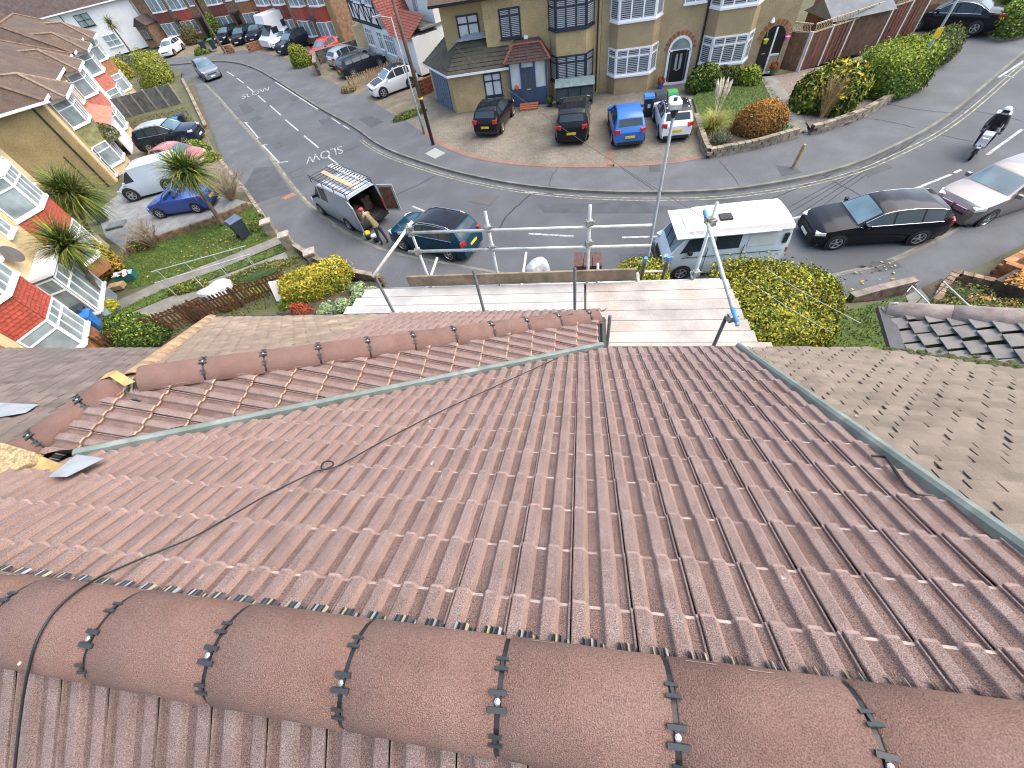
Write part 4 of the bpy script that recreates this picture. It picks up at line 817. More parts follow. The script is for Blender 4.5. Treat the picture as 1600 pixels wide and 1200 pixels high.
def arch_door(parent, cx, w, h, doorm, fm, side=None, open_=False):
    r = w / 2; hs = h - r; n = 12
    outer = [(cx - r, 0.05)] + [(cx - r * math.cos(math.pi * i / n), hs + r * math.sin(math.pi * i / n)) for i in range(n + 1)] + [(cx + r, 0.05)]
    if open_: MB().prism(outer, (0, -0.012, 0), ex=(1, 0, 0), ey=(0, 0, 1)).build('porch_recess', M_blackf, parent)
    else:
        fr = MB()
        for i in range(len(outer) - 1):
            a, b_ = Vector((outer[i][0], -0.04, outer[i][1])), Vector((outer[i + 1][0], -0.04, outer[i + 1][1])); fr.bar(a, b_, 0.13, 0.08, up=(0, 1, 0))
        fr.bar((cx - r, -0.04, hs), (cx + r, -0.04, hs), 0.08, 0.08, up=(0, 1, 0)); fr.box((cx, -0.05, 0.08), (w + 0.1, 0.16, 0.12)); fr.build('door_frame', fm, parent)
        MB().prism([p for p in outer], (0, -0.02, 0), ex=(1, 0, 0), ey=(0, 0, 1)).build('fanlight', M_glassl, parent)
        d = MB().box((cx, -0.05, 0.12 + (hs - 0.1) / 2), (w * 0.66, 0.06, hs - 0.12)).build('door', doorm, parent)
        for x in (-0.13, 0.13): MB().box((cx + x, -0.09, hs * 0.68), (0.14, 0.02, hs * 0.45)).build('pane', M_glassl, d)
        MB().box((cx, -0.09, hs * 0.44), (0.22, 0.03, 0.05)).build('letter_plate', MATS['chrome'], d)
        for x in (-1, 1): MB().box((cx + x * (r - 0.12), -0.045, 0.1 + hs / 2), (0.1, 0.03, hs - 0.25)).build('side_light', M_navyf, parent)
    for i in range(11):                                                     # brick arch
        t = math.pi * (i + 0.5) / 11; q = Vector((cx - (r + 0.18) * math.cos(t), -0.015, hs + (r + 0.18) * math.sin(t)))
        ax = Vector((-math.cos(t), 0, math.sin(t))); tx = Vector((0, 1, 0)); b = MB(); b.box(q, (0.24, 0.06, 0.13), M=Matrix((ax, tx, ax.cross(tx))).transposed()); b.build('arch_brick', M_brickred, parent)
arch_door(opp2, 4.95, 1.3, 2.45, M_blackf, M_pvc)
pipe(opp2, 6.12, -0.06, 0.1, 5.5)
opp3 = thing('semi_detached_house', 'tan pebble-dashed end house with white bays and dark arched porch', 'house', (7.2, HY, HZ))
MB().box((2.55, 4.0, 2.75), (5.06, 8.0, 5.5)).build('wall', M_dash2, opp3)
gable_roof(opp3, 0.1, 5.0, 0, 8, 5.64, 3.0, M_roofb, over=0.02, fascia=M_pvc)
bay(opp3, 0.05, 2.9, 0.7, [(1.03, 2.4), (3.7, 5.1)], M_pvc, M_glass, M_dash2, (1, 3, 1), 0.3, blinds=True, z_base=-0.05)
arch_door(opp3, 4.15, 1.25, 2.4, M_blackf, M_pvc, open_=True)
dd = MB().box((3.82, -0.035, 1.0), (0.58, 0.04, 1.8)).build('door', mat('black_door', (0.015, 0.014, 0.016), 0.3), opp3); MB().box((3.8, -0.06, 1.1), (0.2, 0.02, 0.04)).build('letter_plate', MATS['chrome'], dd)
w_ = MB(); w_.box((4.18, -0.045, 1.2), (0.09, 0.06, 2.25)); w_.box((4.46, -0.045, 1.0), (0.5, 0.06, 0.09)); w_.box((4.15, -0.06, 0.08), (1.2, 0.1, 0.1)); w_.build('door_frame', M_pvc, opp3)
MB().box((4.48, -0.03, 0.52), (0.5, 0.03, 0.86)).build('porch_wall', M_dash2, opp3); MB().lathe([(0.06, 0), (0.14, 0.06), (0.02, 0.28)], (3.75, -0.1, 2.55), 8).build('lantern', M_pvc, opp3)

# ---------------- half-timbered white house beyond the garage
a_t = math.atan2(-0.74, 0.67)
TX, TY = -22.8, 50.0
tud = thing('timbered_house', 'white half-timbered house with red tiled slopes behind the utility pole', 'house', (TX, TY, 0.1), a_t)
TWD = 13.2
MB().box((TWD / 2, 4.0, 1.25), (TWD, 8.0, 2.5)).build('lower_wall', M_whitew, tud); MB().box((3.4, 4.0, 3.9), (6.8, 8.1, 2.8)).build('upper_wall', M_whitew, tud)
MB().box((TWD / 2 + 3.4, 5.2, 3.6), (TWD - 6.8, 5.6, 2.2)).build('rear_wall', M_whitew, tud)
g = MB(); g.prism([(-0.2, 5.3), (6.9, 5.3), (3.4, 8.6)], (0, 8, 0), ex=(1, 0, 0), ey=(0, 0, 1)); g.build('gable', M_whitew, tud)
tb = MB()
def tim(x0, z0, x1, z1, w=0.16): tb.bar((x0, -0.07, z0), (x1, -0.07, z1), w, 0.04, up=(0, 1, 0))
tim(-0.1, 2.6, 7.0, 2.6, 0.26); tim(0.05, 2.6, 0.05, 6.0, 0.2)
for x in (0.9, 2.0, 3.9, 5.0, 6.7): tim(x, 2.7, x, 5.6)
tim(0.1, 3.9, 6.8, 3.9); tim(0.1, 5.3, 6.8, 5.3)
for a in ((0.2, 5.2, 0.85, 2.8), (1.0, 3.8, 1.9, 2.8), (2.1, 2.8, 2.9, 3.8), (3.8, 2.8, 3.0, 3.8), (4.0, 3.8, 4.9, 2.8), (5.1, 2.8, 5.9, 3.8), (6.7, 2.8, 5.9, 3.8), (5.1, 5.2, 6.6, 4.0)): tim(*a, 0.12)
tb.build('timber_frame', M_timber, tud)
for x0, x1, z0, z1, c in ((2.1, 3.8, 4.0, 5.3, 3), (5.1, 6.5, 4.0, 5.2, 2)): window(tud, (x0, -0.06), (x1, -0.06), z0, z1, c, M_pvc, M_glassl, 0.3)
for x0, x1, z0, z1, c in ((2.4, 4.1, 0.9, 2.2, 3), (5.3, 6.3, 0.9, 2.2, 2), (6.9, 9.0, 0.8, 2.2, 4)): window(tud, (x0, -0.02), (x1, -0.02), z0, z1, c, M_pvc, M_glassl, 0.3)
MB().box((0.95, -0.03, 1.1), (0.85, 0.06, 2.1)).build('door', M_navyf, tud); MB().box((1.75, -0.5, 1.2), (0.5, 1.0, 2.4)).build('porch_wall', M_creamw, tud)
sl = MB(); sl.add([(6.7, -0.35, 5.9), (9.3, -0.35, 2.35), (9.3, 8.0, 2.35), (6.7, 8, 5.9)], [(0, 1, 2, 3)]); sl.add([(9.3, -0.4, 2.4), (TWD, -0.4, 2.4), (TWD, 1.6, 3.6), (8.5, 1.6, 3.6)], [(0, 1, 2, 3)]); sl.build('red_roof', M_redb, tud)
roof_rows(tud, ((9.3, -0.35, 2.36), (9.3, 3.0, 2.36), (6.7, 3.0, 5.91), (6.7, -0.35, 5.91)), 22, 12, M_redb, 'red_roof_tiles', 0.03); roof_rows(tud, ((9.3, -0.4, 2.41), (TWD, -0.4, 2.41), (TWD, 1.6, 3.61), (8.5, 1.6, 3.61)), 10, 16, M_redb, 'red_roof_tiles', 0.03)
gable_roof(tud, 6.9, TWD, 2.4, 8.0, 4.75, 1.6, M_roofd, over=0.2); g = MB(); g.add([(-0.6, -0.3, 5.0), (3.4, -0.3, 8.8), (3.4, 8, 8.8), (-0.6, 8, 5.0), (7.4, -0.3, 5.0), (7.4, 8, 5.0)], [(0, 1, 2, 3), (1, 4, 5, 2)]); g.build('roof', M_roofd, tud)
window(tud, (9.6, 2.36), (10.5, 2.36), 3.3, 4.5, 1, M_pvc, M_glassl)
fl_ = MB(); fl_.box((11.0, 2.0, 2.85), (4.6, 2.2, 0.12)); fl_.build('flat_roof', mat('grey_felt', (0.2, 0.19, 0.17), 0.9, 0.15, 2), tud)

# ---------------- brick terrace with red tile-hung bays at the far side
def row_house(name, label, loc, rz, W, D, ze, wall, units, roofm=M_roofd, group=None, gable=M_brickm, porch=True, rise=2.6):
    h = thing(name, label, 'house', loc, rz, group)
    MB().box((W / 2, D / 2, ze / 2), (W, D, ze)).build('wall', wall, h)
    gable_roof(h, 0, W, 0, D, ze + 0.08, rise, roofm, over=0.25, fascia=M_pvc)
    return h
def far_unit(h, x, bx=0.5, bw=2.6, red=M_redb, flat=False, doorm=M_blackf, p=0.5):
    bay(h, x + bx, x + bx + bw, p, [(0.75, 2.1), (3.3, 4.65)], M_pvc, M_glassl, M_brickm, (1, 2, 1), None, apron=red, c=0.3)
    window(h, (x + bx + bw + 0.7, -0.01), (x + bx + bw + 1.7, -0.01), 3.4, 4.6, 1, M_pvc, M_glassl)
    MB().box((x + bx + bw + 1.1, -0.03, 1.05), (0.85, 0.06, 2.0)).build('door', doorm, h); MB().box((x + bx + bw + 1.1, -0.4, 2.3), (1.7, 0.8, 0.14)).build('porch_canopy', M_roofd, h)
fr = math.atan2(65.5 - 69.2, -42.0 + 64.0)
f1 = row_house('brick_house', 'brown brick terrace with red tile-hung bays behind the white car at far left', (-63.3, 69.4, 0.1), fr, 11.0, 8, 5.2, M_brickm, 2)
far_unit(f1, 0.2, bx=2.6, red=M_redb); far_unit(f1, 5.4, bx=1.2, red=M_red)
MB().box((1.1, -1.0, 1.2), (2.2, 2.0, 2.4)).build('porch', M_brickm, f1); q = MB(); q.prism([(-1.25, 0), (1.25, 0), (0, 0.9)], (0, 2.3, 0), org=(1.1, -2.2, 2.4), ex=(1, 0, 0), ey=(0, 0, 1)); q.build('porch_roof', M_roofd, f1); window(f1, (0.5, -2.01), (1.7, -2.01), 0.9, 2.1, 3, M_blackf, M_glassl)
e = Vector((math.cos(fr), math.sin(fr), 0)); o2 = Vector((-63.3, 69.4, 0.1)) + e * 11.6
f2 = row_house('brick_house', 'brown brick house with red panel bays behind the far parked dark cars', o2, fr, 11.2, 8, 5.2, M_brickm, 2)
far_unit(f2, 0.1, bx=1.4, red=M_redb, flat=True); far_unit(f2, 5.6, bx=0.9, red=M_terra)
fr2 = math.atan2(51.0 - 61.0, -22.0 + 38.2)
f3 = row_house('brick_house', 'brown brick house with red tile-hung bays behind the white motorhome', (-39.6, 61.4, 0.1), fr2, 7.6, 8, 5.4, M_brickm, 1)
far_unit(f3, 0.3, bx=0.3, red=M_red); bay(f3, 4.6, 6.8, 0.5, [(0.75, 2.1), (3.4, 4.8)], M_pvc, M_glassl, M_brickm, (1, 2, 1), None, apron=M_redb, c=0.3); pipe(f3, 4.2, -0.05, 0, 5.2)
e2_ = Vector((math.cos(fr2), math.sin(fr2), 0))
f4 = row_house('brick_house', 'brown brick house with red tile-hung bays next to the half-timbered house', Vector((-39.6, 61.4, 0.1)) + e2_ * 7.7, fr2, 8.2, 8, 5.4, M_brickm, 1)
far_unit(f4, 0.2, bx=0.4, red=M_red); bay(f4, 4.7, 7.1, 0.6, [(0.75, 2.1), (3.4, 4.8)], M_pvc, M_glassl, M_brickm, (1, 2, 1), None, apron=M_red, c=0.3); MB().box((7.7, -0.02, 2.6), (0.9, 0.1, 5.0)).build('flank_strip', M_dashy, f4)
# white house at far left
wa = math.atan2(0.55, 0.83); wl = at(112, 108, 0.1)
wh = thing('white_house', 'white rendered house with brown hipped roof and black lattice windows', 'house', (-84.5, 55.5, 0.1), wa)
MB().box((12.5, 4.5, 2.6), (25, 9, 5.2)).build('wall', M_whitew, wh); gable_roof(wh, 0, 25, 0, 9, 5.25, 4.2, M_roofd, over=0.4, hipr=0.0, hipl=4, fascia=M_pvc)
for x0, x1, z0, z1, c, fm in ((1.5, 4.5, 3.2, 4.7, 3, M_pvc), (9.6, 11.6, 3.3, 4.7, 3, M_blackf), (13.6, 14.8, 3.4, 4.6, 2, M_blackf), (17.6, 19.4, 3.4, 4.7, 2, M_blackf), (10, 12.6, 0.9, 2.2, 3, M_pvc), (19, 20.8, 0.9, 2.2, 2, M_pvc)): window(wh, (x0, -0.01), (x1, -0.01), z0, z1, c, fm, M_glassl, 0.5)
MB().box((11.0, -0.06, 2.75), (2.8, 0.12, 1.0)).build('tile_panel', M_redb, wh); MB().box((14.0, -0.05, 1.05), (0.9, 0.06, 2.0)).build('door', mat('ochre_door', (0.45, 0.22, 0.05), 0.6), wh); MB().box((14.5, -0.5, 2.4), (3.4, 1.0, 0.15)).build('canopy', M_roofd, wh); pipe(wh, 16.2, -0.06, 0, 5.2); MB().box((7.0, -0.05, 2.6), (2.5, 0.1, 5.0)).build('brick_strip', M_brickm, wh)
hp = MB(); hp.add([(4, -0.45, 5.3), (11, -0.45, 5.3), (7.5, 3.6, 8.8), (4, 4.5, 8.8), (11, 4.5, 8.8)], [(0, 1, 2), (0, 2, 3), (1, 4, 2)]); hp.build('hip_roof', M_roofb, wh)

# ---------------- houses on the left facing the road
LA = math.atan2(0.79, -0.61); LU = Vector((-0.611, 0.792, 0)); LO = Vector((-33.1, 24.5, 0.3))
def left_pair(name, label, s, W, ze, wall, D=7.5, hip=2.8, rise=2.5, roofm=M_roofb):
    h = thing(name, label, 'house', LO + LU * s, LA); MB().box((W / 2, D / 2, ze / 2), (W, D, ze)).build('wall', wall, h)
    gable_roof(h, 0, W, 0, D, ze + 0.1, rise, roofm, over=0.35, hipl=hip, hipr=hip, fascia=M_pvc); return h
lb_ = left_pair('semi_detached_house', 'yellow pebble-dashed flank house with white bays and faded red tile panels', 0.0, 14.5, 5.1, M_dashy)
lf_ = MB(); lf_.box((-0.38, 4.0, 5.12), (0.06, 9.2, 0.14)); lf_.build('gutter', M_pvc, lb_); pipe(lb_, -0.05, 0.55, 0, 5.0, r=0.06); pipe(lb_, -0.05, 1.3, 0, 2.4, r=0.035)
MB().box((0.35, -0.03, 2.6), (0.6, 0.06, 4.9)).build('cream_strip', M_creamw, lb_)
def left_bay(h, x, apron, w=3.0, roofw=True, roofm=M_roofl, cols=(1, 3, 1), z=0.0, tiles=False, lz=((0.75, 2.1), (3.3, 4.7)), flatten=None):
    bay(h, x, x + w, 0.85, [(lz[0][0], lz[0][1]), (lz[1][0], lz[1][1])], M_pvc, M_glassl, M_creamw if flatten is None else flatten, cols, 0.3, apron=apron, c=0.7, tiles=tiles)
    if roofw:                                                                # hipped roof over the bay, running back into the main slope
        zr = lz[1][1] + 0.16; b = MB(); a0, a1 = x - 0.35, x + w + 0.35; m = (a0 + a1) / 2
        b.add([(a0, -1.1, zr), (a1, -1.1, zr), (m, 0.6, zr + 1.35), (m, 4.25, zr + 1.9), (a0 - 0.4, 2.0, zr + 0.3), (a1 + 0.4, 2.0, zr + 0.3)], [(0, 1, 2), (0, 2, 3, 4), (2, 1, 5, 3)]); r = b.build('bay_roof', roofm, h)
        rb = MB(); rb.tube([(a0, -1.1, zr), (m, 0.6, zr + 1.37)], 0.09, 6); rb.tube([(a1, -1.1, zr), (m, 0.6, zr + 1.37)], 0.09, 6); rb.tube([(m, 0.6, zr + 1.37), (m, 4.25, zr + 1.92)], 0.09, 6); rb.build('ridge_tiles', M_plain_tan, r)
        MB().box((m, -1.12, zr - 0.05), (a1 - a0, 0.06, 0.14)).build('gutter', M_pvc, h)
left_bay(lb_, 1.4, M_greenw); left_bay(lb_, 9.6, M_pinkw)
for x0, x1 in ((5.2, 6.2), (7.9, 8.9)): window(lb_, (x0, -0.01), (x1, -0.01), 3.3, 4.6, 2, M_pvc, M_glassl, 0.3)
pb = MB(); pb.add([(4.6, -1.3, 2.35), (9.4, -1.3, 2.35), (9.4, 0, 3.0), (4.6, 0, 3.0)], [(0, 1, 2, 3)]); pb.build('porch_roof', M_pinkw, lb_)
window(lb_, (0.75, -0.05), (1.38, -0.05), 0.35, 2.1, 1, M_pvc, M_glass, 0.35); MB().box((7.0, -0.9, 1.2), (3.4, 0.06, 2.2)).build('porch_front', M_pvc, lb_)
lc_ = left_pair('semi_detached_house', 'white rendered flank house with terracotta bay panels further up the left row', 16.2, 12.0, 5.0, M_whitew, D=7.0, rise=2.3)
left_bay(lc_, 1.3, M_pinkw); left_bay(lc_, 7.6, M_terra)
# nearest pair, seen over our roof: cream walls, red tile-hung bays
la_ = thing('semi_detached_house', 'cream house with bright red tile-hung bays and white windows at the left edge', 'house', (*(LO - LU * 27.0).xy, 1.0), LA)
AW = 17.3
MB().box((AW / 2, 4.2, 2.2), (AW, 8.4, 6.0)).build('wall', M_creamw, la_); gable_roof(la_, 0, AW, 0, 8.4, 5.3, 3.1, M_roofb, over=0.35, hipl=3.0, hipr=3.0, fascia=M_blackf)
for x in (0.8, 4.9, 12.2): left_bay(la_, x, M_red, w=2.9, tiles=True, roofw=False, flatten=M_terra)
for x0, x1 in ((8.7, 9.7), (10.6, 11.6), (15.6, 16.6)): window(la_, (x0, -0.01), (x1, -0.01), 3.3, 4.6, 2, M_pvc, M_glassl, 0.3)
pipe(la_, 8.3, -0.07, -0.6, 5.2, r=0.06)
MB().box((10.0, -0.35, 0.8), (2.5, 0.7, 2.8)).build('porch', M_glassl, la_); window(la_, (8.75, -0.72), (11.25, -0.72), 0.2, 2.1, 4, M_pvc, M_glassl, 0.3); window(la_, (8.73, -0.02), (8.73, -0.7), 0.2, 2.1, 1, M_pvc, M_glassl, 0.3)
MB().box((10.0, -0.42, 2.28), (2.8, 0.95, 0.12)).build('porch_top', M_pvc, la_)
dish = MB(); dish.lathe([(0.0, 0.06), (0.22, 0.04), (0.36, 0.0)], (9.2, -0.3, 3.2), 16, (0.2, 1, -0.35)); dish.build('satellite_dish', mat('dish_grey', (0.1, 0.09, 0.085), 0.6), la_)
# ================================================================== vehicles
def paint(name, c, rough=0.28, metal=0.0): return mat(name, c, 0.14 if max(c) < 0.1 else rough, 0.04, 1.0, coat=0.12 if max(c) < 0.1 else 0.5, metal=metal, spec=0.2 if max(c) < 0.1 else 0.5)
PB = paint('black_car_paint', (0.010, 0.011, 0.015)); PW = paint('white_car_paint', (0.74, 0.76, 0.78)); PSil = paint('silver_car_paint', (0.42, 0.45, 0.47), 0.3, 0.35)
PTeal = paint('teal_car_paint', (0.005, 0.038, 0.066)); PBlue = paint('blue_car_paint', (0.012, 0.12, 0.42)); PGrey = paint('warm_grey_car_paint', (0.2, 0.185, 0.18), 0.3, 0.3); PDk = paint('dark_navy_car_paint', (0.015, 0.022, 0.035)); PBl2 = paint('deep_blue_car_paint', (0.015, 0.06, 0.30)); PPink = paint('faded_red_car_paint', (0.40, 0.12, 0.14)); PPale = paint('pale_blue_white_paint', (0.50, 0.58, 0.64)); PRed = paint('red_car_paint', (0.5, 0.04, 0.03))
M_cglass = mat('car_glass', (0.03, 0.045, 0.055), 0.05, 0.2, 0.5, spec=0.5); M_cglassb = mat('car_glass_sky', (0.10, 0.17, 0.21), 0.06, 0.3, 0.8, spec=0.5)
M_tyre = mat('tyre_rubber', (0.016, 0.016, 0.017), 0.85, 0.2, 10); M_rim = mat('alloy_rim', (0.48, 0.49, 0.5), 0.3, metal=0.8); M_rimd = mat('dark_rim', (0.06, 0.06, 0.065), 0.4, metal=0.5)
M_head = mat('headlamp', (0.65, 0.68, 0.7), 0.1, 0.1, 8, spec=0.9); M_tail = mat('tail_lamp', (0.45, 0.02, 0.015), 0.15, 0.15, 10, spec=0.8); M_plate_y = mat('yellow_plate', (0.72, 0.48, 0.03), 0.5); M_plate_w = mat('white_plate', (0.75, 0.75, 0.72), 0.5); M_trim = mat('black_trim', (0.018, 0.018, 0.02), 0.6, 0.1, 5); M_chrome = MATS['chrome']
PROF = dict(
 hatch=[(0, .30), (.012, .44), (.06, .53), (.16, .595), (.27, .645), (.45, .93), (.53, .985), (.66, 1.0), (.80, .965), (.89, .90), (.975, .63), (.995, .54), (1, .30)],
 estate=[(0, .30), (.012, .44), (.06, .53), (.16, .60), (.28, .65), (.45, .93), (.53, .985), (.68, 1.0), (.84, .97), (.915, .91), (.985, .62), (.998, .50), (1, .30)],
 suv=[(0, .30), (.012, .48), (.05, .57), (.15, .625), (.25, .66), (.42, .93), (.50, .985), (.66, 1.0), (.83, .975), (.905, .92), (.98, .65), (.998, .52), (1, .30)],
 sedan=[(0, .30), (.012, .46), (.06, .55), (.16, .62), (.28, .67), (.43, .94), (.52, 1.0), (.62, .995), (.72, .93), (.85, .725), (.96, .70), (.99, .62), (1, .32)],
 van=[(0, .24), (.015, .36), (.06, .45), (.12, .505), (.17, .54), (.30, .90), (.36, .965), (.5, .99), (.95, 1.0), (.985, .985), (1.0, .93), (1, .22)],
 camper=[(0, .25), (.012, .40), (.035, .50), (.05, .54), (.17, .885), (.20, .915), (.5, .925), (.95, .925), (.985, .90), (1.0, .70), (1, .25)])
class Shape:
    def __init__(s, kind, L, W, H, belt=None, tuck=None, clear=0.17):
        s.k, s.L, s.W, s.H = kind, L, W, H; s.P = PROF[kind]; s.b = belt or {'van': .56, 'camper': .56}.get(kind, .625); s.t = tuck or {'van': .84, 'camper': .86}.get(kind, .71); s.c = clear
        xs = [p[0] for p in s.P]
    def ztop(s, x):
        P = s.P
        for (a, za), (b, zb) in zip(P, P[1:]):
            if a <= x <= b and b > a: 
                t = (x - a) / (b - a); return (za + (zb - za) * t) * s.H
        return P[-1][1] * s.H
    def wf(s, x):
        f = 1.0
        if x < .14: f = .80 + .20 * math.sin(math.pi / 2 * x / .14)
        if x > .86: f = .86 + .14 * math.sin(math.pi / 2 * (1 - x) / .14)
        if s.k in ('van', 'camper'): f = 1 - (1 - f) * .45
        return f
    def sec(s, x):
        """half section from the sill up to the middle of the roof"""
        hw = s.W / 2 * s.wf(x); zt = s.ztop(x); zb = min((s.b + .03 * x) * s.H, zt - .02 * s.H); z0 = s.c if .03 < x < .97 else s.c + .06
        g = max(0, min(1, (zt - zb) / (s.H * (1 - s.b)))); tw = lerp(.93, s.t, g)
        ze = zt - .022 * s.H
        if ze < zb: ze = zb + .003
        return [(hw * .90, z0), (hw * .985, lerp(z0, zb, .33)), (hw, lerp(z0, zb, .70)), (hw * .955, zb), (hw * lerp(.955, tw, .55), lerp(zb, ze, .5)), (hw * tw, ze), (hw * tw * .86, zt - .004 * s.H), (0, zt)]
    def pt(s, x, y, z): return Vector((s.L * (.5 - x), y, z))
    def side(s, x, v, sg, off=0.0):                                           # v 0..1 from belt to roof edge
        S = s.sec(x); a, m, b = S[3], S[4], S[5]
        p = (lerp(a[0], m[0], v * 2), lerp(a[1], m[1], v * 2)) if v < .5 else (lerp(m[0], b[0], v * 2 - 1), lerp(m[1], b[1], v * 2 - 1))
        return s.pt(x, sg * (p[0] + off), p[1])
    def top(s, x, t, off=0.0):
        S = s.sec(x); e, q, c = S[5], S[6], S[7]; a = abs(t)
        y, z = (lerp(0, q[0], a / .86), lerp(c[1], q[1], a / .86)) if a < .86 else (lerp(q[0], e[0], (a - .86) / .14), lerp(q[1], e[1], (a - .86) / .14))
        return s.pt(x, math.copysign(y, t), z + off)
def grid(b, rows): 
    n = len(rows[0]); b.add([p for r in rows for p in r], [(i * n + j, i * n + j + 1, (i + 1) * n + j + 1, (i + 1) * n + j) for i in range(len(rows) - 1) for j in range(n - 1)])
def wheel_meshes(r, w, dark=False, key={}):
    k = (round(r, 3), round(w, 3), dark)
    if k in key: return key[k]
    t = MB(); t.lathe([(r * .60, -w / 2), (r * .92, -w / 2), (r, -w * .32), (r, w * .32), (r * .92, w / 2), (r * .64, w / 2), (r * .60, w * .30), (r * .60, -w / 2)], n=22, axis=(0, 1, 0)); tm = t.mesh('wheel', M_tyre, True)
    m = MB(); m.lathe([(r * .61, w * .36), (r * .67, w * .53), (r * .60, w * .54), (r * .56, w * .36)], n=22, axis=(0, 1, 0)); m.lathe([(0.0001, w * .50), (r * .13, w * .50), (r * .16, w * .40)], n=12, axis=(0, 1, 0))
    for i in range(5):
        a = 2 * math.pi * i / 5; d = Vector((math.cos(a), 0, math.sin(a))); m.bar(d * r * .08 + Vector((0, w * .42, 0)), d * r * .60 + Vector((0, w * .44, 0)), r * .17, w * .10, up=(0, 1, 0))
    rm = m.mesh('rim', M_rimd if dark else M_rim); bd = MB(); bd.lathe([(0.0001, w * .30), (r * .60, w * .30)], n=18, axis=(0, 1, 0)); bm_ = bd.mesh('brake_disc', M_trim); key[k] = (tm, rm, bm_); return key[k]
def car(name, label, loc, head, L, W, H, kind, pm, roofm=None, glass=None, rear_glass=True, plate_r=True, wr=None, rails=False, dark_rim=False, cat='car', group=None, sidewin=None, base=None, open_rear=False, chrome_line=False, mirror=None, clad=False, front_detail=True, cabrio=False):
    o = thing(name, label, cat, loc, head, group); S = Shape(kind, L, W, H); wr = wr or .22 * H
    xs = sorted(set([p[0] for p in S.P] + [i / 34 for i in range(35)])); xs = [x for i, x in enumerate(xs) if i == 0 or x - xs[i - 1] > .006]
    x_end = .985 if open_rear else 1.0; xs = [x for x in xs if x <= x_end]
    b = MB()
    rows = [[S.pt(x, -y, z) for y, z in S.sec(x)] + [S.pt(x, y, z) for y, z in S.sec(x)[-2::-1]] for x in xs]
    if cabrio:
        rows = [[Vector((p.x, p.y, min(p.z, H * .64 + (0.02 if abs(p.y) > W * .4 else 0)))) for p in r] for r in rows]
    grid(b, rows); n = len(rows[0]); b.f.append(tuple(range(n))); b.m.append(0)
    if not open_rear: b.f.append(tuple((len(rows) - 1) * n + i for i in range(n))); b.m.append(0)
    body = b.build('body', pm, o, smooth=True); body.data.set_sharp_from_angle(angle=R(28))
    ub = MB(); ub.box((0, 0, S.c + .04), (L * .9, W * .86, .14)); ub.build('underbody', M_trim, o)
    g = glass or M_cglass; P = S.P; i_b = {'van': 4, 'camper': 3}.get(kind, 4); i_t = i_b + 1
    xa, xb = P[i_b][0], P[i_t][0]
    def top_patch(nm, x0, x1, w, m, off=.010, k=7):
        q = MB(); grid(q, [[S.top(lerp(x0, x1, i / k), w * (-1 + 2 * j / 8), off) for j in range(9)] for i in range(k + 1)]); return q.build(nm, m, o, smooth=True)
    top_patch('windscreen', xa + .012, xb - .012, .90, M_cglassb if not glass else g)
    xr0, xr1 = (P[-4][0], P[-3][0]) if kind not in ('van', 'camper') else (None, None)
    if kind == 'sedan': xr0, xr1 = P[8][0] - .02, P[9][0]
    if xr0 and rear_glass and not cabrio: top_patch('rear_window', xr0 + .008, xr1 - .02, .86, g)
    if roofm and not cabrio: top_patch('roof_panel', xb + .005, (xr0 or .95) - .005, .99, roofm, .014)
    wins = sidewin or {'hatch': [(.335, .525), (.54, .735), (.75, .84)], 'estate': [(.345, .53), (.545, .73), (.745, .885)], 'suv': [(.325, .515), (.53, .715), (.73, .865)], 'sedan': [(.345, .515), (.53, .69), (.70, .77)], 'van': [(.215, .36)], 'camper': []}[kind]
    for sg in (-1, 1):
        for (w0, w1) in ([] if cabrio else wins):
            q = MB(); k = 8; cols = []
            for i in range(k + 1):
                x = lerp(w0, w1, i / k); lo, hi = .05, .90
                cols.append([S.side(x, lerp(lo, hi, j / 4), sg, .007) for j in range(5)])
            grid(q, cols); q.build('side_window', g, o, smooth=True)
        if chrome_line and not cabrio:
            q = MB(); q.tube([S.side(x, .965, sg, .008) for x in [lerp(wins[0][0] - .01, wins[-1][1] + .01, i / 10) for i in range(11)]], .014, 5); q.tube([S.side(x, .02, sg, .010) for x in [lerp(wins[0][0] - .04, wins[-1][1] + .01, i / 6) for i in range(7)]], .012, 5); q.build('chrome_strip', M_chrome, o)
        if rails:
            q = MB(); q.tube([S.top(x, sg * .97, .035 if 0 < i < 8 else 0) for i, x in enumerate([lerp(xb + .02, .86, i / 8) for i in range(9)])], .018, 6); q.build('roof_rail', M_chrome if rails == 2 else M_trim, o)
        xm = wins[0][0] - .005 if wins else .2; mp = S.side(xm, .05, sg, .09); mi = MB(); mi.box(mp + Vector((-.02, 0, .05)), (.12, .16, .13), rz=.2 * sg); mi.build('mirror', mirror or (M_trim if kind in ('van', 'camper') else pm), o)
        for fx in ((.185, .80) if kind not in ('van', 'camper') else (.175, .76)):
            hw = S.W / 2 * S.wf(fx); tm, rm, bd = wheel_meshes(wr, .20, dark_rim)
            ar = MB(); n_ = 16; c_ = S.pt(fx, sg * (hw + .004), wr); vs = [c_] + [c_ + Vector((math.cos(math.pi * 2 * i / n_), 0, math.sin(math.pi * 2 * i / n_))) * wr * 1.16 for i in range(n_)]; vs = [Vector((v.x, v.y - sg * max(0, abs(v.z - wr)) * .10 * 0, max(v.z, .06))) for v in vs]
            ar.add(vs, [(0, 1 + i, 1 + (i + 1) % n_) for i in range(n_)]); ar.build('wheel_arch', M_trim, o)
            wl = link('wheel', tm, o, M=Matrix.Translation(S.pt(fx, sg * (hw - .085), wr)) @ (Matrix.Identity(4) if sg > 0 else Matrix.Rotation(math.pi, 4, 'Z')))
            link('rim', rm, wl); link('brake_disc', bd, wl)
        # lamps
        hx = .045 if kind not in ('camper',) else .012; hz = (.47 if kind != 'suv' else .53) * H if kind not in ('van', 'camper') else .36 * H
        q = MB(); rowsl = []
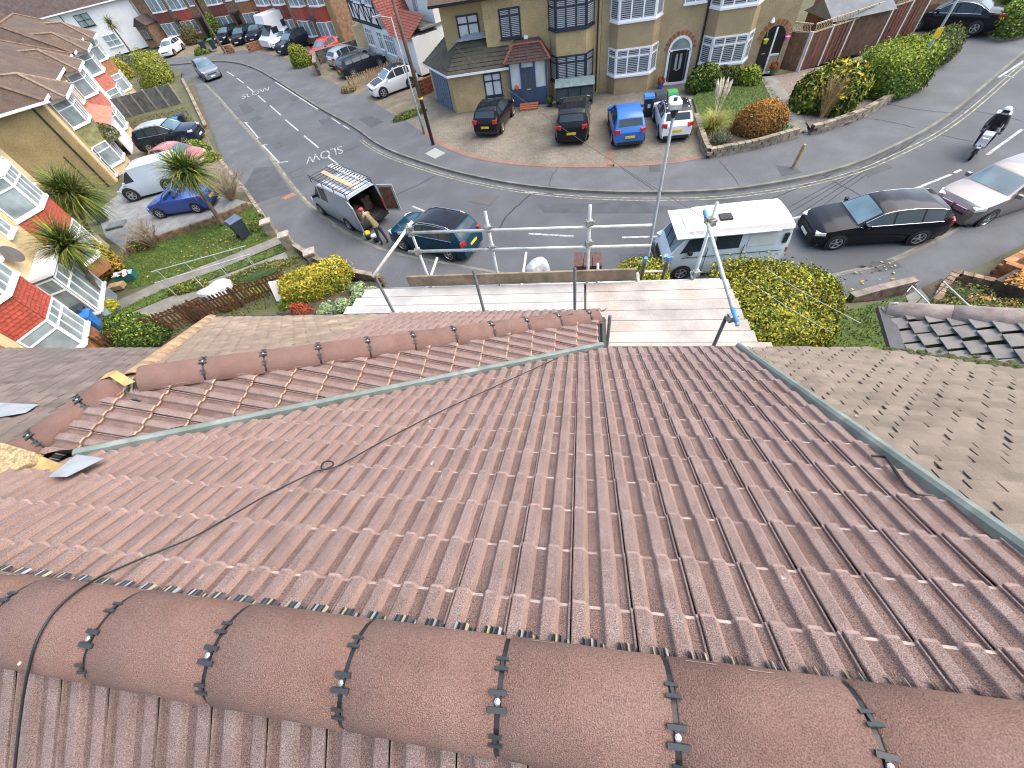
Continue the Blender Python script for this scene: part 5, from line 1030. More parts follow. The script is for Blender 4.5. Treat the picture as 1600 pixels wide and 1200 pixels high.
        for i in range(6):
            x = lerp(.006, .095, i / 5); Sx = S.sec(x); hw = Sx[3][0]; zt = Sx[3][1]
            rowsl.append([S.pt(x, sg * (hw * lerp(.80, 1.01, j / 3)) , zt - lerp(.02, .13, j / 3) * H + .02) + Vector((.012, 0, .006)) for j in range(4)])
        if front_detail: q = MB(); hx_ = .05; hz_ = S.ztop(hx_) - .085; hy_ = S.sec(hx_)[3][0] * .90; q.box(S.pt(hx_, sg * hy_, hz_), (.34, .20, .10), M=Matrix.Rotation(-sg * .45, 3, 'Z') @ Matrix.Rotation(.16, 3, 'Y')); q.build('headlight', M_head, o)
        q = MB(); tzb = (.60 if kind != 'sedan' else .62) * H; 
        if kind in ('van', 'camper'): q.box(S.pt(.995, sg * S.W / 2 * .90, .48 * H), (.05, .10, .42 if kind == 'van' else .2))
        else: q.box(S.pt(.975, sg * W * .375, tzb - .04), (.17, W * .16, .13 * H), rz=-sg * .35)
        if not open_rear or kind == 'van': q.build('tail_light', M_tail, o)
    fb = MB(); fb.box(S.pt(.008, 0, .34 * H), (.05, W * .52, .10 * H)); fb.build('grille', M_trim, o); MB().box(S.pt(-.003, 0, .245 * H), (.02, .52, .11)).build('number_plate', M_plate_w, o)
    MB().box(S.pt(.012, 0, .17 * H), (.08, W * .74, .09 * H)).build('bumper_trim', M_trim, o); MB().box(S.pt(.988, 0, .20 * H), (.08, W * .78, .10 * H)).build('bumper_trim', M_trim, o)
    if plate_r and not open_rear: MB().box(S.pt(1.003, 0, .40 * H), (.03, .52, .11)).build('number_plate', M_plate_y, o)
    if clad:
        q = MB()
        for sg in (-1, 1): q.box(S.pt(.5, sg * (W / 2 - .035), S.c + .06), (L * .5, .09, .14))
        q.build('sill_cladding', M_trim, o)
    return o, S
def pose_side(pf, pr, W, z, beyond=1):
    """visible-side wheel contacts -> centre and heading"""
    f, r = at(*pf, z), at(*pr, z); d = (f - r).normalized(); n = Vector((-d.y, d.x, 0)); n = n if (n.y > 0) == (beyond > 0) else -n
    c = (f + r) / 2 + n * W / 2 - d * 0.0; return c, math.atan2(d.y, d.x)
def pose_ends(pf, pr, z):
    f, r = at(*pf, z), at(*pr, z); d = f - r; return (f + r) / 2, math.atan2(d.y, d.x)

c, h = pose_side((1303, 391), (1425, 384), 1.8, 0.0); o_, S_ = car('parked_car', 'glossy black estate car parked between the camper van and grey car', c, h, 4.55, 1.8, 1.47, 'estate', PB, chrome_line=True)
dx = Vector((math.cos(h), math.sin(h), 0))

c, h = pose_side((1524, 358), (1632, 322), 1.82, 0.0); gq_, _S = car('parked_car', 'warm grey car cut off by the right edge behind the black estate', c, h, 4.35, 1.82, 1.6, 'suv', PGrey)
gp = MB(); gp.box((2.19, 0.28, .70), (.05, .42, .16)); gp.box((2.19, -0.28, .70), (.05, .42, .16)); gp.build('coloured_grille', mat('pink_grille', (0.5, 0.16, 0.14), 0.5, 0.5, 12, col2=(0.1, 0.12, 0.3)), gq_)
c, h = pose_side((632, 392), (706, 409), 1.84, 0.0); tl_, S_ = car('parked_car', 'dark teal car with black glass roof parked behind the silver van', c, h, 4.45, 1.84, 1.62, 'suv', PTeal, roofm=PB, rails=2, chrome_line=True)
c, h = pose_ends((787, 176), (762, 214), 0.12); car('parked_car', 'small black hatchback by the side extension of the navy-framed house', c, h, 4.0, 1.78, 1.55, 'hatch', PB)
c, h = pose_ends((899, 176), (893, 227), 0.12); car('parked_car', 'large black car with red tail lamps parked before the navy bay', c, h, 4.75, 1.93, 1.68, 'suv', PB, clad=True)
c, h = pose_ends((971, 185), (982, 231), 0.12); car('parked_car', 'bright blue hatchback on the block-paved drive', c, h, 4.2, 1.77, 1.55, 'hatch', PBlue, clad=True)
c, h = pose_ends((1041, 178), (1054, 223), 0.12); car('parked_car', 'small white hatchback with black roof beside the wheelie bins', c, h, 3.75, 1.72, 1.5, 'hatch', PW, roofm=PB)
c, h = pose_side((602, 153), (645, 137), 1.78, 0.12); ev_, _S = car('parked_car', 'white electric hatchback with black bonnet beside the utility pole', c, h, 4.0, 1.78, 1.6, 'hatch', PW, roofm=PB, wr=.36)
bn = MB(); Sx = Shape('hatch', 4.0, 1.78, 1.6); grid(bn, [[Sx.top(lerp(.05, .27, i / 6), .80 * (-1 + 2 * j / 8), .010) for j in range(9)] for i in range(7)]); bn.build('bonnet_panel', PB, ev_, smooth=True)
c, h = pose_ends((594, 100), (542, 121), 0.12); car('parked_car', 'dark estate car behind the low picket fence', c, h, 4.6, 1.8, 1.5, 'estate', PDk)
c, h = pose_ends((572, 88), (525, 108), 0.12); car('parked_car', 'silver car beyond the dark estate, near the stone wall', c, h, 4.2, 1.75, 1.48, 'hatch', PSil)
c, h = pose_ends((441, 87), (486, 66), 0.12); car('parked_car', 'dark car with blue bonnet in front of the white motorhome', c, h, 4.6, 1.85, 1.62, 'suv', PDk)
c, h = pose_ends((435, 79), (462, 62), 0.12); car('parked_car', 'small white car squeezed beside the white motorhome', c, h, 3.8, 1.7, 1.48, 'hatch', PW)
c, h = pose_ends((349, 70), (372, 56), 0.12); car('parked_car', 'black car leftmost of three dark cars by the far brick houses', c, h, 4.2, 1.78, 1.5, 'hatch', PB)
c, h = pose_ends((370, 74), (397, 55), 0.12); car('parked_car', 'black car in the middle of three dark cars by the far brick houses', c, h, 4.3, 1.78, 1.5, 'hatch', PB)
c, h = pose_ends((397, 67), (418, 52), 0.12); car('parked_car', 'dark blue car rightmost of three dark cars by the far brick houses', c, h, 4.3, 1.78, 1.5, 'hatch', PDk)
c, h = pose_ends((262, 91), (284, 76), 0.12); car('parked_car', 'white hatchback on a drive by the far white house', c, h, 4.1, 1.76, 1.5, 'hatch', PW)
c, h = pose_ends((345, 131), (316, 110), 0.0); car('moving_car', 'grey-blue car with black bumper driving down the road toward the bend', c, h, 4.5, 1.85, 1.62, 'suv', paint('grey_blue_paint', (0.13, 0.165, 0.2)), clad=True)
c, h = pose_ends((322, 216), (228, 236), 0.42); car('parked_car', 'black car with silver trim on the drive of the left row', c, h, 4.75, 1.9, 1.68, 'suv', PDk, roofm=PSil, chrome_line=True)
c, h = pose_ends((340, 255), (240, 258), 0.42); car('parked_car', 'faded pinkish red car half hidden behind the spiky palm', c, h, 4.0, 1.7, 1.35, 'hatch', PPink)
c, h = pose_side((208, 316), (285, 296), 1.75, 0.42); car('parked_van', 'pale small van on the grey slab drive beside the blue car', c, h, 4.2, 1.78, 1.85, 'van', PPale, cat='van', mirror=PPale)
c, h = pose_side((252, 342), (318, 332), 1.7, 0.42); ob, Sb = car('parked_car', 'blue open-top car beside the lawn wall', c, h, 3.95, 1.7, 1.42, 'hatch', PBl2, cabrio=True)
ws = MB(); 
for sg in (-1, 1): ws.tube([Sb.side(.33, .1, sg), Sb.top(.44, sg * .9)], .03, 6)
ws.tube([Sb.top(.44, -.9), Sb.top(.44, .9)], .03, 6); ws.build('windscreen_frame', PBl2, ob); st = MB()
for y in (-.36, .36): st.box((-.15, y, .78), (.16, .46, .5)); st.box((.1, y, .62), (.5, .46, .16))
st.build('seat', mat('dark_seat', (0.02, 0.02, 0.022), 0.8), ob)
c, h = pose_ends((1428, 42), (1530, 48), 0.25); car('parked_car', 'black saloon with chrome window line on the drive past the trellis fence', c, h, 4.8, 1.85, 1.47, 'sedan', PB, chrome_line=True)
c, h = pose_ends((498, 96), (524, 80), 0.12); car('parked_car', 'small red car mostly hidden behind the low stone wall', c, h, 3.7, 1.65, 1.45, 'hatch', PRed)

# motorhome
c, h = pose_ends((426, 76), (478, 55), 0.12); mh = thing('motorhome', 'white coachbuilt motorhome parked before the brick terrace', 'motorhome', c, h)
b = MB(); b.prism([(3.1, .35), (3.1, .95), (2.5, 1.2), (1.7, 1.95), (2.5, 2.25), (2.3, 2.95), (-3.2, 3.0), (-3.2, .45)], (0, 2.2, 0), org=(0, -1.1, 0), ex=(1, 0, 0), ey=(0, 0, 1)); b.build('body', PW, mh)
for sg in (-1, 1):
    for x0, x1, z0, z1 in ((-.4, .5, 1.6, 2.2), (-2.6, -1.8, 1.7, 2.2), (1.2, 2.0, 1.3, 1.85)): MB().box(((x0 + x1) / 2, sg * 1.105, (z0 + z1) / 2), (x1 - x0, .02, z1 - z0)).build('side_window', M_cglass, mh)
    for x in (2.2, -1.9): w_ = link('wheel', wheel_meshes(.34, .22)[0], mh, loc=(x, sg * 1.0, .34)); link('rim', wheel_meshes(.34, .22)[1], w_)
q = MB(); q.quad((2.53, -.95, 1.24), (2.53, .95, 1.24), (1.78, .95, 1.96), (1.78, -.95, 1.96)); q.build('windscreen', M_cglass, mh); 
q = MB(); q.tube([Vector((-1.1 + .16 * math.cos(t), sg_ * 1.115, 2.0 + .25 * math.sin(t))) for sg_ in (1,) for t in [k * .6 for k in range(9)]], .03, 5); q.tube([(-.8, 1.115, 1.7), (-1.3, 1.115, 2.35)], .03, 5); q.tube([Vector((-1.1 + .16 * math.cos(t), -1.115, 2.0 + .25 * math.sin(t))) for t in [k * .6 for k in range(9)]], .03, 5); q.tube([(-.8, -1.115, 1.7), (-1.3, -1.115, 2.35)], .03, 5); q.build('side_logo', M_trim, mh)

# camper van
c, h = pose_side((1062, 437), (1178, 428), 1.84, 0.0); PC = paint('pale_blue_white_camper', (0.56, 0.66, 0.72))
cv, S = car('camper_van', 'white high-top camper van parked by the yellow hedge', c, h, 4.35, 1.84, 2.08, 'camper', PC, cat='camper van', wr=.32, plate_r=False, glass=M_cglassb)
for sg in (-1, 1):
    for (w0, w1, hi) in ((.125, .31, .86), (.40, .60, .86), (.66, .88, .86)):
        q = MB(); grid(q, [[S.side(lerp(w0 + (.055 if w0 < .2 else 0) * v_, w1, i / 6), lerp(.10, hi, v_), sg, .012) for v_ in (0, .25, .5, .75, 1)] for i in range(7)]); q.build('side_window', M_cglass if w0 < .62 else M_glassw, cv, smooth=True)
    q = MB()
    for x in (.345, .635): q.box(S.pt(x, sg * (S.W / 2 * 1.0 - .01), .88), (.012, .03, 1.05))
    q.box(S.pt(.55, sg * (S.W / 2 + .004), 1.04), (S.L * .8, .012, .02)); q.build('panel_gap', M_trim, cv); MB().box(S.pt(.95, sg * (S.W / 2 * .93), 1.5), (.13, .06, .38)).build('air_vent', M_trim, cv)
zt = 2.08 * .915
b = MB(); ls = [(1.45, .60, 0), (1.25, .70, .13), (.95, .74, .20), (-1.0, .76, .21), (-2.0, .76, .19), (-2.12, .72, .08)]
rows = [[Vector((x, -w - .10, zt - .04)), Vector((x, -w, zt + d * .75)), Vector((x, -w * .7, zt + d)), Vector((x, 0, zt + d + .03)), Vector((x, w * .7, zt + d)), Vector((x, w, zt + d * .75)), Vector((x, w + .10, zt - .04))] for x, w, d in ls]
grid(b, rows); n = 7; b.f += [tuple(range(7)), tuple((len(rows) - 1) * 7 + i for i in range(7))]; b.m += [0, 0]; hr_ = b.build('high_top_roof', mat('roof_gelcoat', (0.66, 0.645, 0.63), 0.5, 0.04, 1.0), cv)
MB().box((.1, .22, zt + .25), (.42, .36, .07)).build('roof_vent', M_trim, hr_); MB().box((.1, -.0, zt - .03), (3.5, 1.86, .03)).build('roof_gutter', PC, cv); MB().box(S.pt(-.01, 0, .50), (.16, 1.7, .20)).build('front_bumper', M_trim, cv)
wp = MB(); wp.tube([S.top(.06, .5, .03), S.top(.12, .1, .03)], .012, 5); wp.tube([S.top(.06, -.2, .03), S.top(.12, -.55, .03)], .012, 5); wp.build('wiper', M_trim, cv)

# silver panel van with open rear doors, roof rack and ladder
c, h = pose_side((508, 337), (551, 361), 1.95, 0.0); h2 = h
pv, S = car('work_van', 'silver work van with roof rack and open rear doors', c, h, 4.95, 1.95, 1.98, 'van', paint('silver_van_paint', (0.36, 0.40, 0.43), 0.32, 0.25), cat='van', open_rear=True, wr=.33, sidewin=[(.215, .33), (.36, .50)])
xr = -S.L / 2 + .08
inn = MB(); M_in = mat('van_interior', (0.03, 0.027, 0.024), 0.9, 0.3, 6)
for p in (((xr, -.86, .5), (xr, .86, .5), (xr + 2.2, .86, .5), (xr + 2.2, -.86, .5)), ((xr + 2.2, -.86, .5), (xr + 2.2, .86, .5), (xr + 2.2, .8, 1.8), (xr + 2.2, -.8, 1.8)), ((xr, .86, .5), (xr + 2.2, .86, .5), (xr + 2.2, .78, 1.85), (xr, .78, 1.85)), ((xr, -.86, .5), (xr + 2.2, -.86, .5), (xr + 2.2, -.78, 1.85), (xr, -.78, 1.85))): inn.quad(*p)
inn.build('cargo_bay', M_in, pv)
ld = MB(); ld.box((xr + .9, .3, .75), (.7, .6, .45)); ld.box((xr + 1.2, -.4, .9), (.8, .5, .7)); ld.lathe([(.22, 0), (.26, .25), (.18, .5)], (xr + .5, .45, .52), 10); ld.build('tool_load', mat('tool_brown', (0.09, 0.06, 0.045), 0.9, 0.5, 5), pv)
PV = MATS['silver_van_paint']
for sg, ang in ((1, 2.0), (-1, -1.75)):
    hinge = Vector((xr - .02, sg * .90, 0)); d = Vector((math.cos(ang + (0 if sg > 0 else 0)), math.sin(ang), 0)) if False else None
    dv = Vector((-math.cos(.28), sg * math.sin(.28) * .9, 0)) if sg > 0 else Vector((-.85, -.5, 0)).normalized()
    m = MB(); m.bar(hinge + Vector((0, 0, 1.18)), hinge + dv * .86 + Vector((0, 0, 1.18)), .06, 1.38); dd_ = m.build('rear_door', PV, pv)
    m = MB(); m.bar(hinge + dv * .10 - Vector((0, sg * .04, -1.18)), hinge + dv * .78 - Vector((0, sg * .04, -1.18)), .02, 1.15); m.build('door_lining', mat('brown_ply', (0.13, 0.06, 0.03), 0.8, 0.3, 5), dd_)
MB().box((xr - .05, 0, .42), (.14, 1.8, .16)).build('rear_bumper', M_trim, pv)
rk = MB(); zr = 1.98 + .16
for y in (-.78, .78): rk.tube([(1.3, y, zr), (xr + .05, y, zr)], .02, 6); rk.tube([(1.3, y, zr + .1), (xr + .05, y, zr + .1)], .016, 6)
for i in range(12): x = lerp(1.3, xr + .05, i / 11); rk.tube([(x, -.78, zr), (x, .78, zr)], .017, 6); 
for i in range(4):
    for y in (-.78, .78): x = lerp(1.2, xr + .15, i / 3); rk.tube([(x, y, zr), (x, y * 1.02, 1.90)], .02, 5); 
rk.build('roof_rack', M_trim, pv)
rp = MB(); Sv = S; grid(rp, [[S.top(lerp(.38, .95, i / 4), .92 * (-1 + 2 * j / 4), .006) for j in range(5)] for i in range(5)]); rp.build('roof_skin', mat('pale_van_roof', (0.5, 0.56, 0.6), 0.35, 0.05, 1), pv)
dv_ = Matrix.Rotation(h2, 4, 'Z'); pc = Vector(c)
bd = MB(); bd.box((0, 0, 0), (3.0, .24, .04)); bo = bd.build('timber_plank', mat('plank_timber', (0.42, 0.32, 0.2), 0.85, 0.2, 4, 0.3, 30)); bo.location = pc + dv_ @ Vector((-.55, .12, zr + .042)); bo.rotation_euler = (0, 0, h2 - .02); tag(bo, 'tan timber plank lying on the silver van roof rack', 'plank')
la = thing('ladder', 'aluminium ladder strapped on the silver van roof rack', 'ladder', pc + dv_ @ Vector((-.5, -.52, zr + .05)), h2)
m = MB(); m.box((0, -.17, .03), (3.3, .03, .07)); m.build('stile', M_rim, la); m = MB(); m.box((0, .17, .03), (3.3, .03, .07)); m.build('stile', M_rim, la)
for i in range(13): m = MB(); m.tube([(-1.56 + i * .26, -.155, .03), (-1.56 + i * .26, .155, .03)], .016, 6); m.build('rung', M_rim, la)
# ================================================================== scaffold
M_galv = mat('galvanised_tube', (0.42, 0.46, 0.46), 0.45, 0.2, 8, metal=0.35, stain=(0.55, 0.58, 0.56), sscale=6); M_tubed = mat('shaded_tube_grey_wire', (0.10, 0.10, 0.10), 0.5, 0.2, 10, metal=0.4); M_tubew = mat('pale_tube', (0.62, 0.58, 0.54), 0.55, 0.15, 8)  # M_tubed paints shade onto the inner standards; wires are simply dark grey
M_board = mat('scaffold_board', (0.40, 0.37, 0.335), 0.9, 0.15, 2.5, 0.5, 60, rand=0.08, stain=(0.37, 0.27, 0.215), sscale=1.1, thr=(0.55, 0.78), fine=0.12, fscale=60); M_boardw = mat('limewashed_board', (0.40, 0.40, 0.39), 0.9, 0.12, 3, 0.5, 60, rand=0.06, stain=(0.36, 0.32, 0.28), sscale=1.3, thr=(0.5, 0.8)); M_toe = mat('brown_toe_board', (0.27, 0.205, 0.145), 0.9, 0.25, 5, 0.5, 50)
M_clamp = mat('coupler_steel', (0.30, 0.31, 0.28), 0.6, 0.3, 20, metal=0.4); M_bluet = mat('blue_tape', (0.05, 0.25, 0.55), 0.6)
sca = thing('scaffold', 'scaffold platform of pale boards and steel tubes along the eaves', 'scaffold', (0, 4.6, 0))
so = Vector((0, -4.6, 0)); PZ = 6.28
for k in range(8):
    y = 5.36 - .231 * k; j = rnd.uniform(-.05, .05)
    xl = -4.25 + (.10, .02, -.06, .04, -.3, -.2, -.1, 0)[k] - .03 * k; 
    if k < 5: MB().box(Vector(((xl + .06) / 2, y, PZ)) + so, (.06 - xl, .222, .038)).build('board', M_boardw, sca)
    xr_ = 2.42 + (.0, .02, .05, .06, .10, .14, .32, .05)[k]; MB().box(Vector(((.10 + xr_) / 2, y, PZ + rnd.uniform(0, .006))) + so, (xr_ - .10, .222, .038)).build('board', M_board, sca)
MB().box(Vector((-1.15, 5.52, PZ + .15)) + so, (4.15, .038, .225)).build('toe_board', M_toe, sca)
def tube(a, b, m=M_galv, r=.025, nm='tube'): MB().tube([Vector(a) + so, Vector(b) + so], r, 10).build(nm, m, sca, smooth=True)
def clamp(p):
    q = MB(); q.box(Vector(p) + so, (.10, .09, .10), rz=.3); q.tube([Vector(p) + so + Vector((-.08, 0, .02)), Vector(p) + so + Vector((.08, 0, .02))], .012, 6); q.build('coupler', M_clamp, sca)
tube((-3.05, 5.56, 7.42), (1.06, 5.56, 7.32), nm='guard_rail'); tube((-3.0, 5.56, 7.05), (1.1, 5.56, 6.96), nm='guard_rail')
for x, z1 in ((-2.84, 7.55), (-1.5, 7.68), (.12, 7.68), (1.92, 7.60)):
    tube((x, 5.61, .1), (x, 5.61, z1), nm='standard')
    for z in ((7.40, 7.03) if x < 1 else (7.30,)): clamp((x, 5.585, z))
    clamp((x, 5.58, 6.36))
for x, y, z1 in ((-3.34, 4.80, 7.22), (-1.65, 4.78, 7.2), (-.09, 4.77, 7.2), (.41, 3.98, 6.98), (1.90, 3.92, 7.0)): tube((x, y, .1), (x, y, z1), M_tubed, nm='inner_standard')
tube((-2.82, 5.75, 7.50), (-3.33, 4.72, 7.2), M_tubew, .027, 'end_rail'); tube((1.84, 5.8, 7.34), (1.98, 3.72, 7.05), M_galv, .027, 'end_rail'); tube((1.84, 5.82, 7.35), (1.855, 5.62, 7.325), M_bluet, .029, 'tape_band'); tube((1.96, 3.98, 7.09), (1.98, 3.75, 7.054), M_bluet, .029, 'tape_band'); clamp((1.95, 3.88, 7.03)); clamp((-2.84, 5.60, 7.46)); clamp((1.88, 5.6, 7.33))
for px_, m in (((683, 403), M_tubew), ((822, 395), M_tubew), ((934, 412), M_galv), ((1080, 425), M_galv), ((996, 427), M_tubew)):
    p = at(*px_, 6.22); tube((p.x, 3.6, 6.22), (p.x, p.y, 6.22), m, nm='transom')
for y in (5.62, 4.85): tube((-4.0, y, 6.17), (2.35, y, 6.17), M_galv, nm='ledger')
ld = thing('ladder', 'wooden pole ladder leaning on the scaffold edge with blue tips', 'ladder', (1.27, 6.9, .4))
M_lw = mat('ladder_wood', (0.16, 0.12, 0.09), 0.8, 0.2, 6)
for s in (-.185, .185):
    MB().tube([(s, 0, 0), (s, -1.16, 6.12)], .03, 6).build('stile', M_lw, ld); MB().tube([(s, -1.155, 6.10), (s, -1.175, 6.20)], .034, 6).build('tip', M_bluet, ld)
for i in range(22): t = (i + .5) / 22.5; MB().tube([(-.185, -1.16 * t, 6.12 * t), (.185, -1.16 * t, 6.12 * t)], .02, 6).build('rung', M_tubew, ld)

# ================================================================== street furniture
M_post = mat('grey_post_paint', (0.24, 0.28, 0.30), 0.5, 0.15, 3); M_pole = mat('pole_wood', (0.13, 0.085, 0.06), 0.9, 0.25, 5, 0.4, 40)
lp = at(1003, 452, .11); sl1 = thing('street_lamp', 'grey street lamp standing on the near pavement beside the camper van', 'street lamp', lp)
MB().lathe([(.085, 0), (.085, 1.3), (.055, 1.35), (.042, 6.1)], n=12).build('post', M_post, sl1, True); b = MB(); b.lathe([(.05, 6.0), (.09, 6.1), (.13, 6.2), (.10, 6.25)], n=12); b.build('collar', M_grey_pl, sl1)
b = MB(); b.prism([(-.14, -.18), (.14, -.18), (.17, .05), (.13, .35), (0, .42), (-.13, .35), (-.17, .05)], (0, 0, .12), org=(0, 0, 6.24)); b.build('lantern', mat('lamp_white', (0.55, 0.57, 0.57), 0.4), sl1); MB().lathe([(.05, 0), (.05, .06)], (0, .1, 6.36), 8).build('photocell', M_blackpl, sl1)
p1_ = at(677, 226, .11); tp = thing('utility_pole', 'brown wooden utility pole by the pale manhole cover', 'pole', p1_)
MB().tube([(0, 0, 0), (0, 0, 2.6)], [.11, .105], 10).build('lower_sleeve', M_blackf, tp); MB().tube([(0, 0, 2.6), (-.05, 0, 8.2)], [.115, .085], 10).build('post', M_pole, tp, True)
MB().lathe([(.13, 0), (.14, .05), (.13, .1)], (0, 0, 2.55), 10).build('yellow_band', M_plate_y, tp); b = MB(); b.box((-.05, 0, 7.7), (.9, .1, .1)); b.build('cross_arm', M_pole, tp)
for s in (-.35, -.15, .15, .35): MB().lathe([(.03, 0), (.05, .05), (.03, .12)], (-.05 + s, 0, 7.75), 8).build('insulator', M_blackf, tp)
p2_ = at(663, 209, .11); sl2 = thing('street_lamp', 'slim grey street lamp close beside the wooden utility pole', 'street lamp', p2_)
MB().tube([(0, 0, 0), (0, 0, 1.2), (0, 0, 1.3), (0, 0, 6.0)], [.075, .075, .05, .04], 10).build('post', M_post, sl2, True); MB().tube([(0, 0, 5.95), (-.5, -.35, 6.15)], .03, 6).build('arm', M_post, sl2); MB().box((-.65, -.45, 6.17), (.5, .2, .09), rz=.6).build('lantern', M_post, sl2)
p3_ = at(1409, 147, .11); sl3 = thing('street_lamp', 'grey lamp post with yellow sign behind the clipped green hedge', 'street lamp', p3_)
MB().tube([(0, 0, 0), (0, 0, 1.2), (0, 0, 1.3), (.1, 0, 6.5)], [.08, .08, .06, .045], 10).build('post', M_post, sl3, True); MB().box((.0, -.08, 2.6), (.3, .02, .4)).build('notice', M_plate_y, sl3)
p4_ = at(352, 83, .11); sl4 = thing('utility_pole', 'thin leaning wooden pole among the far parked cars', 'pole', p4_); MB().tube([(0, 0, 0), (-.4, 0, 8.5)], [.13, .09], 8).build('post', M_pole, sl4)
b = MB(); b.tube([(0, 0, 0), (.0, 0, 1.02)], .075, 10); b.lathe([(.075, 1.0), (.06, 1.06), (.001, 1.07)], n=10); o = b.build('timber_bollard', mat('bollard_wood', (0.38, 0.24, 0.13), 0.85, 0.25, 6)); o.location = at(1239, 262, .11); o.rotation_euler = (0.03, 0.05, 0); tag(o, 'round timber post standing alone on the far pavement near the kerb', 'bollard')
def wire(a, b_, sag, label, r=.008, m=M_tubed):
    a, b_ = Vector(a), Vector(b_); P = [a.lerp(b_, t / 20) - Vector((0, 0, sag * 4 * (t / 20) * (1 - t / 20))) for t in range(21)]; o = MB(); o.tube(P, r, 4); tag(o.build('overhead_wire', m), label, 'wire')
top = p1_ + Vector((0, 0, 7.8))
wire(top, (1.9, 5.62, 7.3), .6, 'thin overhead wire from the utility pole to the scaffold corner', .004); wire(top, (12, HY - .1, 5.4), .4, 'thin overhead wire from the utility pole across the tan house fronts', .004)
wire(at(1198, 420, 2.6), at(1345, 505, 5.5), .05, 'pale thin wire crossing the yellow hedge, upper of two', .005, M_tubew); wire(at(1165, 435, 2.6), at(1300, 520, 5.2), .05, 'pale thin wire crossing the yellow hedge, lower of two', .005, M_tubew)
# wheelie bins
def bin_(px, z, rz, body, lid, label, name='wheelie_bin', s=1.0):
    o = thing(name, label, 'bin', at(*px, z), rz); b = MB(); lo, hi = (.22, .26), (.28, .34)
    b.add([(-lo[0], -lo[1], .05), (lo[0], -lo[1], .05), (lo[0], lo[1], .05), (-lo[0], lo[1], .05), (-hi[0], -hi[1], .98), (hi[0], -hi[1], .98), (hi[0], hi[1], .98), (-hi[0], hi[1], .98)], [(3, 2, 1, 0), (0, 1, 5, 4), (1, 2, 6, 5), (2, 3, 7, 6), (3, 0, 4, 7)]); b.build('body', body, o)
    b = MB(); b.add([(-.31, -.38, .98), (.31, -.38, .98), (.31, .36, .98), (-.31, .36, .98), (-.27, -.33, 1.08), (.27, -.33, 1.08), (.27, .34, 1.05), (-.27, .34, 1.05)], [(0, 1, 5, 4), (1, 2, 6, 5), (2, 3, 7, 6), (3, 0, 4, 7), (4, 5, 6, 7)]); b.build('lid', lid, o); MB().tube([(-.26, .40, .97), (.26, .40, .97)], .02, 6).build('handle', body, o)
    for sg in (-1, 1): MB().lathe([(.10, -.03), (.10, .03)], (sg * .26, .24, .10), 10, (1, 0, 0)).build('wheel', M_tyre, o)
    return o
M_bb = mat('bin_blue', (0.02, 0.16, 0.5), 0.5); M_bk = mat('bin_dark', (0.025, 0.035, 0.05), 0.5); M_bg = mat('bin_green', (0.04, 0.26, 0.08), 0.5); M_bgl = mat('bin_grey_lid', (0.09, 0.13, 0.20), 0.5)
n_lab = mat('sticker_white', (0.7, 0.72, 0.74), 0.6)
for i, (px_, bo_, li, lab) in enumerate((((1011, 180), M_bk, M_bb, 'dark wheelie bin with blue lid beside the blue hatchback'), ((1028, 177), M_bk, M_bk, 'dark wheelie bin with dark lid, middle of three on the drive'), ((1046, 174), M_bg, M_bg, 'green wheelie bin behind the small white hatchback'))):
    o = bin_(px_, .12, 0, bo_, li, lab, s=1); MB().box((0, -.325, .6), (.16, .01, .2)).build('sticker', n_lab, o)
bin_((163, 343), .5, 2.2, M_bk, M_bb, 'black wheelie bin with bright blue lid by the yellow flank wall'); bin_((384, 370), GZ + .02, 2.6, M_bk, M_bgl, 'dark wheelie bin with grey-blue lid on the lawn corner'); bin_((150, 512), 1.0, 2.2, M_bk, M_bk, 'black wheelie bin under the red bays'); bin_((160, 520), .9, 2.2, M_bb, M_bb, 'bright blue bin beside the dark green bush')
for px_, li, lab in (((286, 207), M_bb, 'blue lidded bin beside the black car on the left drive'), ((294, 200), M_bk, 'black lidded bin beyond the black car on the left drive'), ((322, 80), M_bk, 'dark bin near the thin leaning pole'), ((336, 77), M_bg, 'green bin near the thin leaning pole')): bin_(px_, .3, .5, M_bk, li, lab)
# bin store by the navy house
bs = thing('bin_store', 'grey slatted bin store with clear roof under the navy bay', 'bin store', (-.55, HY - 1.55, .12))
M_store = mat('bin_store_grey', (0.05, 0.065, 0.075), 0.7, 0.15, 4); M_clear = mat('ribbed_roof', (0.16, 0.22, 0.23), 0.25, 0.15, 4)
for i in range(3): MB().box((-.85 + .8 * i, -.42, .55), (.74, .04, 1.0)).build('door', M_store, bs)
MB().box((-.05, .0, .55), (2.4, .78, 1.02)).build('carcass', M_bk, bs); b = MB(); b.box((-.05, -.05, 1.24), (2.55, 1.0, .04), M=Matrix.Rotation(.18, 3, 'X')); b.build('lid', M_clear, bs)
